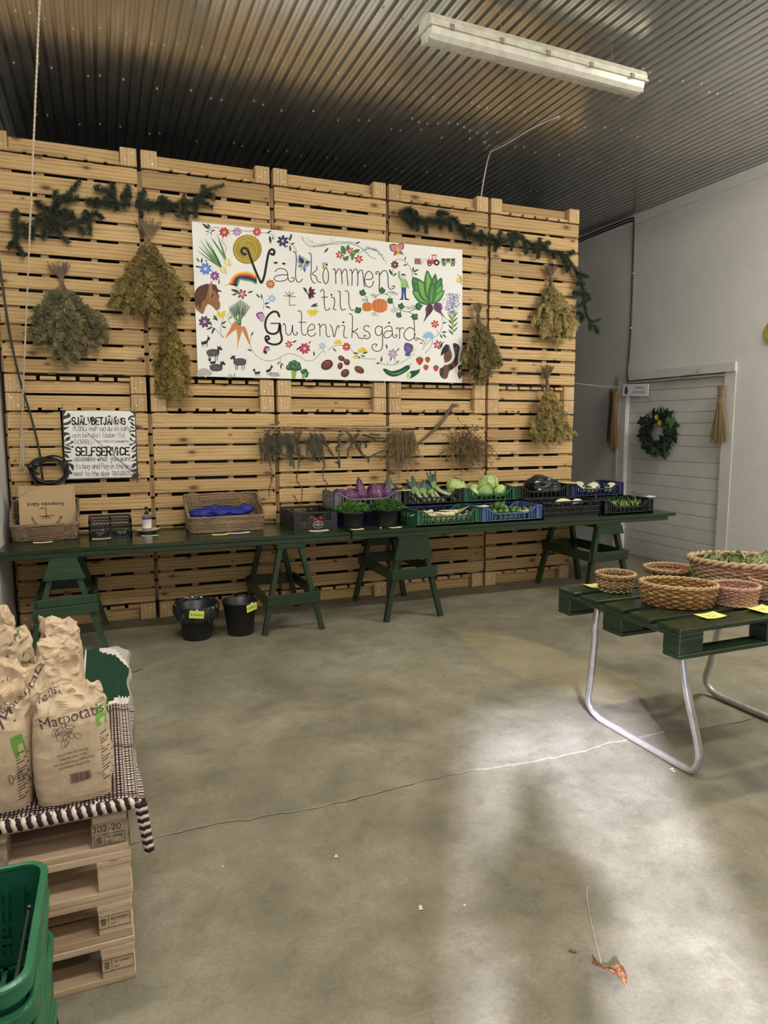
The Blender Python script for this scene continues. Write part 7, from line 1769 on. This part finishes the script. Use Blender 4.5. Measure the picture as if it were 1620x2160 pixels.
# beetroot, lavender, lemon
p = PT()
for (tx_, ty, w_, c) in ((1270, 390, .42, MG), (1275, 425, .40, MG), (1268, 468, .40, LG), (1300, 402, .36, LG), (1352, 350, .22, LG), (1400, 370, .2, MG), (1435, 392, .26, MG), (1440, 432, .3, LG), (1452, 465, .3, LG), (1385, 420, .3, MG)):
    p.leaf((.03, .14, .06), 1375, 545, tx_, ty, w_+.10); p.leaf(c, 1375, 540, tx_+(1375-tx_)*.06, ty+(545-ty)*.06, w_); p.line((.45, .72, .35), 2.4, [(1372, 530), ((1372+tx_)/2, (530+ty)/2+4), (tx_+(1375-tx_)*.15, ty+(540-ty)*.15)], taper=(1, .3))
p.poly((.075, .022, .06), [(1362, 545), (1382, 552), (1386, 575), (1370, 600), (1350, 622), (1330, 650), (1345, 605), (1342, 570)]); p.poly((.13, .05, .13), [(1390, 548), (1410, 536), (1432, 542), (1440, 565), (1432, 585), (1450, 615), (1466, 634), (1430, 600), (1402, 585), (1390, 568)])
p.line((.5, .35, .5), 2.5, [(1352, 560), (1348, 580), (1354, 600)], taper=(.3, 1, .2)); p.line((.5, .35, .5), 2.5, [(1420, 545), (1432, 556), (1434, 570)], taper=(.3, 1, .2))
p.end('painted_beetroot', sign)
p = PT()
for k in range(9):
    x = 1465+k*9; p.line((.30, .50, .18), 2.5, [(1500, 720), (1497+(k-4)*2, 640), (x, 560)], taper=(1, .7, .5))
for k in range(8): y = 600+k*14; p.leaf(DG if k % 2 else MG, 1500, y+20, 1500+(-1)**k*28, y-10, .22)
for k in range(190):
    a = rg.random(); x = 1497+rg.gauss(0, 1)*24*(.5+.6*sin(pi*a)); y = 488+a*115; p.leaf(((.12, .13, .30), (.28, .30, .58), (.45, .46, .66))[k % 3], x, y, x+rg.uniform(-6, 6), y-8, .7)
p.end('painted_lavender', sign)
p = PT(); p.ell((.80, .58, .05), 1533, 408, 14, 18); p.poly((.86, .68, .12), [(1522, 402), (1533, 392), (1541, 405), (1536, 420)]); p.line(MG, 6, [(1520, 372), (1538, 385), (1546, 405), (1545, 435)], taper=(.3, 1, .4)); p.end('painted_lemon', sign)
# dark piebald horse in the corner
p = PT()
p.poly((.16, .07, .05), [(1462, 790), (1480, 775), (1500, 790), (1520, 840), (1530, 880), (1510, 905), (1480, 925), (1466, 965), (1440, 968), (1424, 945), (1430, 915), (1452, 885), (1446, 840)]); p.poly((.86, .85, .83), [(1478, 775), (1505, 760), (1520, 800), (1508, 850), (1490, 878), (1455, 892), (1448, 880), (1480, 868), (1495, 835)]); p.poly((.025, .022, .024), [(1424, 915), (1440, 905), (1446, 930), (1436, 952), (1424, 942)])
p.poly((.02, .02, .022), [(1462, 772), (1475, 790), (1468, 815), (1450, 825), (1430, 838), (1438, 800)]); p.poly((.02, .02, .022), [(1500, 770), (1530, 775), (1538, 810), (1525, 870), (1512, 885), (1510, 830)]); p.poly((.86, .85, .83), [(1540, 790), (1552, 800), (1550, 880), (1535, 905), (1528, 860)]); p.poly((.025, .022, .024), [(1528, 900), (1552, 890), (1552, 925), (1538, 918), (1535, 935)]); p.poly((.17, .06, .045), [(1525, 935), (1552, 925), (1552, 950), (1536, 970)])
p.ell((.03, .02, .02), 1487, 905, 13, 15); p.ell(K, 1466, 845, 9, 6, -.3); p.ell((.5, .3, .15), 1464, 845, 3); p.line((.35, .33, .33), 2, [(1520, 785), (1530, 830), (1520, 870)]); p.line((.35, .33, .33), 2, [(1512, 790), (1518, 830)]); p.line((.03, .02, .02), 2, [(1440, 955), (1455, 945), (1464, 950)]); p.ell((.6, .55, .5), 1430, 925, 2, 3)
p.end('painted_piebald_horse', sign)
scw = MB()
for x, y in ((595, 145), (90, 957), (665, 972), (1110, 986), (1494, 993)): c = sq(x, y)-so; scw.box(c+Vector((0, -.002, 0)), (.007, .006, .020))
scw.build('fixing_nail', M_NAIL, sign)

# ------------------------------------------------------------------ hand lettered notice
FONT = {'A': '02 28 42|14 34', 'B': '02 08 28 37 36 05|05 26 44 43 22 02', 'C': '47 28 07 03 22 43', 'D': '02 08 28 46 44 22 02', 'E': '48 08 02 42|05 35', 'F': '48 08 02|05 35', 'G': '47 28 07 03 22 42 45 25', 'H': '02 08|42 48|05 45', 'J': '38 33 22 12 03', 'K': '02 08|48 05 42', 'L': '08 02 42', 'M': '02 08 25 48 42', 'N': '02 08 42 48', 'O': '28 07 03 22 43 47 28', 'P': '02 08 38 47 46 35 05', 'R': '02 08 38 47 46 35 05|25 42', 'S': '47 38 18 07 06 15 35 44 43 32 12 03', 'T': '08 48|28 22', 'U': '08 03 12 32 43 48', 'V': '08 22 48', 'W': '08 12 26 32 48', 'Y': '08 25 48|25 22', 'I': '22 26|28 29',
 'a': '46 26 05 03 12 33 45|46 42', 'b': '08 02|04 26 45 43 22 03', 'c': '45 26 05 03 22 43', 'd': '48 42|45 26 05 03 22 43', 'e': '04 44 45 26 05 03 22 43', 'h': '08 02|04 26 36 45 42', 'i': '12 16|18 19', 'k': '08 02|46 04 42', 'l': '18 12', 'm': '02 06|05 16 25 22|25 36 45 42', 'n': '02 06|04 26 36 45 42', 'o': '26 05 03 22 43 45 26', 'r': '02 06|04 26 36', 's': '45 26 05 14 34 43 22 03', 't': '18 13 22 32|06 36', 'u': '06 03 12 33 46|46 42', 'v': '06 22 46', 'w': '06 12 25 32 46', 'x': '06 42|46 02', 'y': '06 24 46|46 10', '!': '18 14|13 12'}
FONT.update({'\u00c4': FONT['A']+'|19 19.|39 39.', '\u00d6': FONT['O']+'|19 19.|39 39.', '\u00e5': FONT['a']+'|27 28', '\u00f6': FONT['o']+'|17 18|37 38'})
def hand_text(P_, text, x0, x1, yb, cap, w, col=K):
    adv = {'i': 3, 'l': 3, ' ': 3.2, '!': 3, 'I': 4.2}; tot = sum(adv.get(c, 5.4) for c in text)-1.4; sx = (x1-x0)/tot; sy = cap/6; x = x0
    for c in text:
        if c == ' ': x += adv[' ']*sx; continue
        off = 1 if c in 'il!' else 0
        for st in FONT[c].split('|'):
            pts = [(x+(int(q[0])-off)*sx, yb-(int(q[1])-2)*sy) for q in st.split()]
            if len(pts) == 2 and pts[0] == pts[1]: P_.ell(col, pts[0][0], pts[0][1]-sy*.3, w*.62, n=8)
            else: P_.line(col, w, pts, smooth=len(pts) > 4)
        x += adv.get(c, 5.4)*sx
YN = D-.022
nq = lambda x, y: px(120+x/9, 855+y/9, 1, YN)
no = (nq(105, 100)+nq(1530, 1370))/2; nt = thing('notice_board', no, 'white notice board with black hand lettering, reads sj\u00e4lvbetj\u00e4ning and selfservice', 'sign')
mb = MB(); ol = catmull([(104, 120), (115, 98), (800, 96), (1470, 112), (1485, 130), (1510, 700), (1532, 1320), (1515, 1358), (850, 1372), (190, 1392), (165, 1370), (135, 750)], 4, True)
v = [nq(*q)-no for q in ol]; n = len(v); mb.add(v+[p_+Vector((0, .012, 0)) for p_ in v], [tuple(range(n))[::-1], tuple(range(n, 2*n))]+[(i, (i+1) % n, n+(i+1) % n, n+i) for i in range(n)]); mb.build('board', M_BOARD, nt)
p = Paint(nq, no)
hand_text(p, 'SJ\u00c4LVBETJ\u00c4N', 290, 1095, 362, 128, 25); hand_text(p, 'I', 1070, 1140, 358, 125, 25); hand_text(p, 'NG', 1155, 1290, 358, 112, 25)
hand_text(p, 'PLOCKA ihoP vad du vill k\u00f6Pa', 312, 1390, 487, 88, 7); hand_text(p, 'och betala i l\u00e5dan Vid', 300, 1275, 610, 88, 7); hand_text(p, 'D\u00d6RREN', 340, 715, 735, 80, 7); hand_text(p, 'TACK F\u00d6R DITT SAMARBETE!', 752, 1372, 706, 36, 5.5)
hand_text(p, 'SELFSERV', 365, 1120, 950, 152, 29); hand_text(p, 'i', 1150, 1185, 945, 118, 29); hand_text(p, 'CE', 1205, 1370, 940, 138, 30)
hand_text(p, 'assemble what you want', 335, 1410, 1060, 100, 8); hand_text(p, 'to buy and Pay in the box', 366, 1440, 1203, 100, 8); hand_text(p, 'next to the door', 328, 1012, 1342, 96, 8); hand_text(p, 'THANK YOU FOR', 1045, 1395, 1284, 38, 5.5); hand_text(p, 'YOUR COOPERATION', 1042, 1442, 1334, 38, 5.5)
p.end('hand_lettering', nt)
p = Paint(nq, no); LK = (.05, .055, .055)
for pts in ([(108, 100), (170, 95), (160, 140), (120, 190), (108, 180)], [(108, 200), (180, 190), (205, 150), (250, 165), (250, 220), (200, 240), (130, 270), (110, 290)], [(112, 345), (180, 325), (225, 305), (268, 280), (265, 325), (220, 365), (150, 378), (114, 385)], [(118, 420), (180, 412), (225, 412), (180, 445), (122, 475)], [(120, 520), (180, 512), (225, 530), (250, 562), (190, 555), (128, 600)], [(140, 690), (180, 620), (255, 590), (235, 660), (160, 685)], [(148, 740), (220, 725), (270, 700), (268, 675), (318, 685), (300, 715), (230, 740)], [(150, 750), (220, 752), (265, 785), (300, 765), (325, 800), (285, 805), (210, 772)], [(145, 780), (200, 790), (250, 815), (280, 850), (220, 845), (160, 825)], [(150, 870), (200, 875), (275, 880), (240, 905), (160, 900)], [(145, 920), (190, 930), (238, 995), (185, 990), (148, 960)], [(150, 1030), (200, 1040), (300, 1035), (270, 1065), (200, 1075), (155, 1065)], [(158, 1110), (230, 1095), (300, 1120), (325, 1165), (310, 1240), (275, 1200), (240, 1150), (165, 1160)], [(165, 1200), (220, 1205), (260, 1240), (300, 1300), (240, 1300), (180, 1260)], [(165, 1300), (190, 1290), (225, 1320), (200, 1385), (175, 1380)], [(100, 110), (116, 110), (168, 1380), (150, 1380)],
            [(1395, 115), (1470, 115), (1480, 190), (1440, 150)], [(1352, 290), (1360, 230), (1410, 195), (1480, 190), (1480, 220), (1410, 235), (1375, 280)], [(1390, 255), (1430, 260), (1470, 295), (1430, 300)], [(1380, 310), (1440, 330), (1492, 395), (1420, 370)], [(1395, 400), (1440, 400), (1470, 440), (1420, 435)], [(1370, 520), (1400, 480), (1490, 470), (1490, 500), (1420, 500)], [(1392, 540), (1450, 545), (1498, 610), (1430, 590)], [(1385, 615), (1415, 625), (1440, 665), (1495, 670), (1495, 690), (1425, 680), (1385, 645)], [(1378, 760), (1385, 725), (1430, 725), (1490, 690), (1495, 710), (1420, 755), (1400, 765)], [(1418, 840), (1440, 790), (1505, 750), (1480, 810), (1440, 845)], [(1405, 870), (1460, 865), (1505, 830), (1500, 880), (1440, 885)], [(1412, 1000), (1440, 950), (1500, 920), (1495, 970), (1440, 1005)], [(1405, 1045), (1460, 1040), (1510, 1010), (1510, 1050), (1440, 1060)], [(1440, 1110), (1500, 1090), (1520, 1075), (1515, 1130), (1445, 1195), (1432, 1160)], [(1405, 1225), (1460, 1215), (1525, 1190), (1530, 1260), (1480, 1265), (1430, 1250)], [(1425, 1355), (1450, 1300), (1530, 1270), (1530, 1350)], [(1478, 115), (1490, 115), (1535, 1350), (1515, 1350)]):
    p.poly(LK, pts)
p.end('painted_leaves', nt)

# ------------------------------------------------------------------ ceiling light, out of use
M_HOUS = plain('yellowed_housing', (.56, .54, .44), .5, var=.2, scale=14); M_LENS = plain('dusty_diffuser', (.60, .58, .51), .28, var=.08, scale=8)
M_DUST = plain('dark_clip', (.26, .23, .20), .6)
LO = Vector((2.955, 4.41, 4.19)); LL_ = 1.81
t = thing('strip_light', LO, 'dusty unlit strip light hanging below the corrugated ceiling', 'ceiling light'); t.rotation_euler = (0, 0, .045)
def trough(prof, L):
    mb = MB(); n = len(prof); vs = [(-L/2, y, z) for y, z in prof]+[(L/2, y, z) for y, z in prof]
    mb.add(vs, [(i, (i+1) % n, n+(i+1) % n, n+i) for i in range(n)]+[tuple(range(n))[::-1], tuple(range(n, 2*n))]); return mb
trough([(-.085, .075), (-.09, .105), (-.075, .14), (-.04, .155), (.04, .155), (.075, .14), (.09, .105), (.085, .075)], LL_).build('housing', M_HOUS, t)
trough([(-.094, .066), (-.094, .080), (.094, .080), (.094, .066)], LL_+.012).build('gasket_rim', M_HOUS, t)
trough([(-.078, .066), (-.070, .028), (-.045, .004), (-.018, 0), (.018, 0), (.045, .004), (.070, .028), (.078, .066)], LL_-.03).build('diffuser', M_LENS, t)
for sx in (-1, 1):
    for q in (-1, 1): MB().box((sx*(LL_/2-.012), q*.035, .035), (.012, .045, .06)).build('end_rib', M_LENS, t)
for k in range(5):
    for sy in (-1, 1):
        x = -LL_/2+.15+k*(LL_-.3)/4; MB().box((x, sy*.097, .075), (.03, .008, .034)).box((x, sy*.100, .058), (.022, .012, .006)).build('clip', M_DUST, t)
for x, y in ((-LL_/2+.03, .02), (-.35, -.05), (LL_/2-.3, -.05)): MB().tube([(x, y, .15), (x-.01, y, .20), (x-.015, y, ZC-LO.z+.01)], .0025, 5).build('hanging_wire', M_DUST, t)
ds = MB()
for k in range(44): ds.box((-.62+k*.029, .088, .125), (.016, .004, .006))
ds.build('vent_slot', plain('slot_black', (.02, .02, .02)), t)

# working strip lights further towards the doorway, out of the picture
def tube_light(x, y, z, L, w, rz, where):
    t = thing('strip_light', (x, y, z), 'lit strip light at the ceiling above the camera, %s of four' % where, 'ceiling light'); t.rotation_euler = (0, 0, rz)
    trough([(-.085, .075), (-.09, .105), (-.05, .15), (.05, .15), (.09, .105), (.085, .075)], L).build('housing', M_HOUS, t)
    m = NT('lit_diffuser_%d' % w); m.set('Base Color', (.8, .8, .75, 1)); m.set('Emission Color', (1.0, .95, .84, 1)); m.set('Emission Strength', w)
    trough([(-.078, .066), (-.070, .028), (-.035, .0), (.035, .0), (.070, .028), (.078, .066)], L-.03).build('diffuser', m.m, t)
for a in ((.15, 2.9, 4.22, 1.5, 88, .045, 'front left'), (5.55, 2.85, 4.22, 1.8, 140, .045, 'front right'), (.9, .3, 4.22, 1.8, 55, .045, 'rear left'), (4.4, .3, 4.22, 1.8, 45, .045, 'rear right')): tube_light(*a)

# ------------------------------------------------------------------ dry leaf, stains
lp = px(1285, 2060, 2, 0); t = thing('dry_leaf', lp, 'curled brown dry leaf on the floor', 'leaf'); t.rotation_euler = (0, 0, .35)
M_LEAF = vcol('dry_leaf_skin', .7, .2, .3, 50); mb = MB()
def lf(u, v):
    s = (u-.5)*2; w = .028*sin(pi*min(1, v*.93+.06))**.8*(1-.25*v); c = s*s
    return (s*w*(1-.35*c)+.006*sin(5*v), (v-.5)*.115, .006+.020*c*(1+.6*sin(7*v))+.010*sin(4*v+s)+.012*v*v)
mb.grid(lf, 14, 22, col=lambda u, v: (.42, .24, .12) if abs(u-.5) < .07 or (v*7+abs(u-.5)*3) % 1 < .12 else ((.20, .09, .035) if (int(u*7)+int(v*9)) % 3 else (.30, .15, .06)))
mb.build('blade', M_LEAF, t, True); MB().tube([(0, .055, .01), (-.004, .075, .012), (-.012, .10, .004)], .0018, 5, col=(.3, .18, .09)).build('stem', M_LEAF, t)
for i, (x, y, s) in enumerate(((885, 1918, .010), (1212, 2008, .011), (1419, 1625, .011), (709, 1808, .008))):
    q = px(x, y, 2, 0); mb = MB(); rg = random.Random(i)
    for k in range(3 if i != 2 else 4): c = q+Vector((rg.uniform(-1, 1)*s, rg.uniform(-1, 1)*s, .0015)); mb.add([c+Vector((s*rg.uniform(.5, 1.1)*cos(a), s*rg.uniform(.4, .9)*sin(a), .002*(a % 2))) for a in (0, 1.1, 2.3, 3.4, 4.6, 5.5)], [tuple(range(6))])
    o = mb.build('paper_scrap', plain('scrap_white', (.62, .58, .5), .8) if i != 1 else plain('scrap_dark', (.12, .11, .09), .9)); setp(o, ['tiny white scrap in the middle of the floor', 'small dark lump of dirt left of the dry leaf', 'pale paper scrap beside the steel table leg', 'tiny white scrap right of the pallet stack'][i], 'scrap')
thr = [px(x, y, 2, .003) for x, y in ((1268, 2030), (1258, 1990), (1246, 1940), (1238, 1890), (1240, 1870))]
o = MB().tube(catmull(thr, 5), .0009, 4).build('thread', plain('pale_thread', (.55, .53, .47), .8)); setp(o, 'thin pale thread lying on the floor above the dry leaf', 'thread')
st = MB()
for k, (x, y, a, b) in enumerate(((283, 1417, .05, .012), (296, 1412, .02, .008), (262, 1425, .016, .006), (277, 1432, .006, .004))):
    c = px(x, y, 2, .0012); st.add([c+Vector((a*cos(q)*(1+.3*sin(3*q)), b*sin(q)*(1+.3*cos(5*q))+.25*a*cos(q), 0)) for q in np.linspace(0, 2*pi, 15)[:-1]], [tuple(range(14))])
o = st.build('wet_stain', plain('dark_wet_stain', (.09, .075, .045), .3)); setp(o, 'dark wet stain on the floor beside the green rug', 'stain')

# ------------------------------------------------------------------ the person taking the picture, in the doorway light
def person():
    t = thing('person', (.11, -.25, 0), 'person in dark clothes standing behind the camera, whose shadow falls on the floor', 'person'); t.rotation_euler = (0, 0, -.37)
    J = {'pelvis': (0, 0, .95, .145, .11), 'waist': (0, 0, 1.10, .155, .11), 'chest': (0, 0, 1.32, .185, .125), 'neckb': (0, .01, 1.47, .075, .07), 'neck': (0, .015, 1.54, .055, .055), 'head': (0, .025, 1.63, .078, .095), 'top': (0, .02, 1.755, .06, .075),
         'shl': (-.165, 0, 1.43, .062, .062), 'ell': (-.22, .02, 1.16, .047, .047), 'wrl': (-.10, .19, 1.33, .032, .032), 'shr': (.165, 0, 1.43, .062, .062), 'elr': (.22, .02, 1.16, .047, .047), 'wrr': (.10, .19, 1.33, .032, .032),
         'hipl': (-.095, 0, .88, .095, .095), 'knl': (-.11, .015, .48, .062, .062), 'anl': (-.12, -.01, .09, .042, .042), 'tol': (-.13, .15, .035, .04, .032), 'hipr': (.095, 0, .88, .095, .095), 'knr': (.11, .015, .48, .062, .062), 'anr': (.12, -.01, .09, .042, .042), 'tor': (.13, .15, .035, .04, .032)}
    E = [('pelvis', 'waist'), ('waist', 'chest'), ('chest', 'neckb'), ('neckb', 'neck'), ('neck', 'head'), ('head', 'top'), ('chest', 'shl'), ('shl', 'ell'), ('ell', 'wrl'), ('chest', 'shr'), ('shr', 'elr'), ('elr', 'wrr'), ('pelvis', 'hipl'), ('hipl', 'knl'), ('knl', 'anl'), ('anl', 'tol'), ('pelvis', 'hipr'), ('hipr', 'knr'), ('knr', 'anr'), ('anr', 'tor')]
    for s, wr in ((-1, 'wrl'), (1, 'wrr')):
        w = Vector(J[wr][:3]); J[wr+'p'] = (*(w+Vector((-s*.03, .05, .05))), .030, .018); E.append((wr, wr+'p')); pb = Vector(J[wr+'p'][:3])
        for k in range(4):
            a = pb+Vector((-s*(.012-.012*k), .008, .022*(1.5-k)*1.0+.01)); b = a+Vector((-s*.028, .018, .008)); c = b+Vector((-s*.026, -.006, 0))
            for nm, q, r in (('a', a, .0095), ('b', b, .009), ('c', c, .008)): J['%s%d%s' % (wr, k, nm)] = (*q, r, r)
            E += [(wr+'p', '%s%da' % (wr, k)), ('%s%da' % (wr, k), '%s%db' % (wr, k)), ('%s%db' % (wr, k), '%s%dc' % (wr, k))]
        a = pb+Vector((s*.004, -.012, .03)); b = a+Vector((-s*.018, -.004, .026)); J[wr+'t'] = (*a, .0105, .0105); J[wr+'u'] = (*b, .009, .009); E += [(wr+'p', wr+'t'), (wr+'t', wr+'u')]
    ks = list(J); me = bpy.data.meshes.new('body'); me.from_pydata([J[k][:3] for k in ks], [(ks.index(a), ks.index(b)) for a, b in E], [])
    o = link('body', me, plain('dark_clothes', (.03, .035, .05), .8), t); o.modifiers.new('skin', 'SKIN')
    for k, d in zip(ks, me.skin_vertices[0].data): d.radius = J[k][3:5]; d.use_root = k == 'pelvis'
    o.modifiers.new('smooth', 'SUBSURF').levels = 1
    h = MB().grid(lambda u, v: (.098*cos(2*pi*u)*cos(v*pi/2)**.8, .012+.115*sin(2*pi*u)*cos(v*pi/2)**.8-.01, 1.66+.125*sin(v*pi/2)-(.07*(1-v) if sin(2*pi*u) < .2 else 0)), 24, 10, wrap=True).build('hair', plain('brown_hair', (.06, .035, .02), .6), t, True)
person()
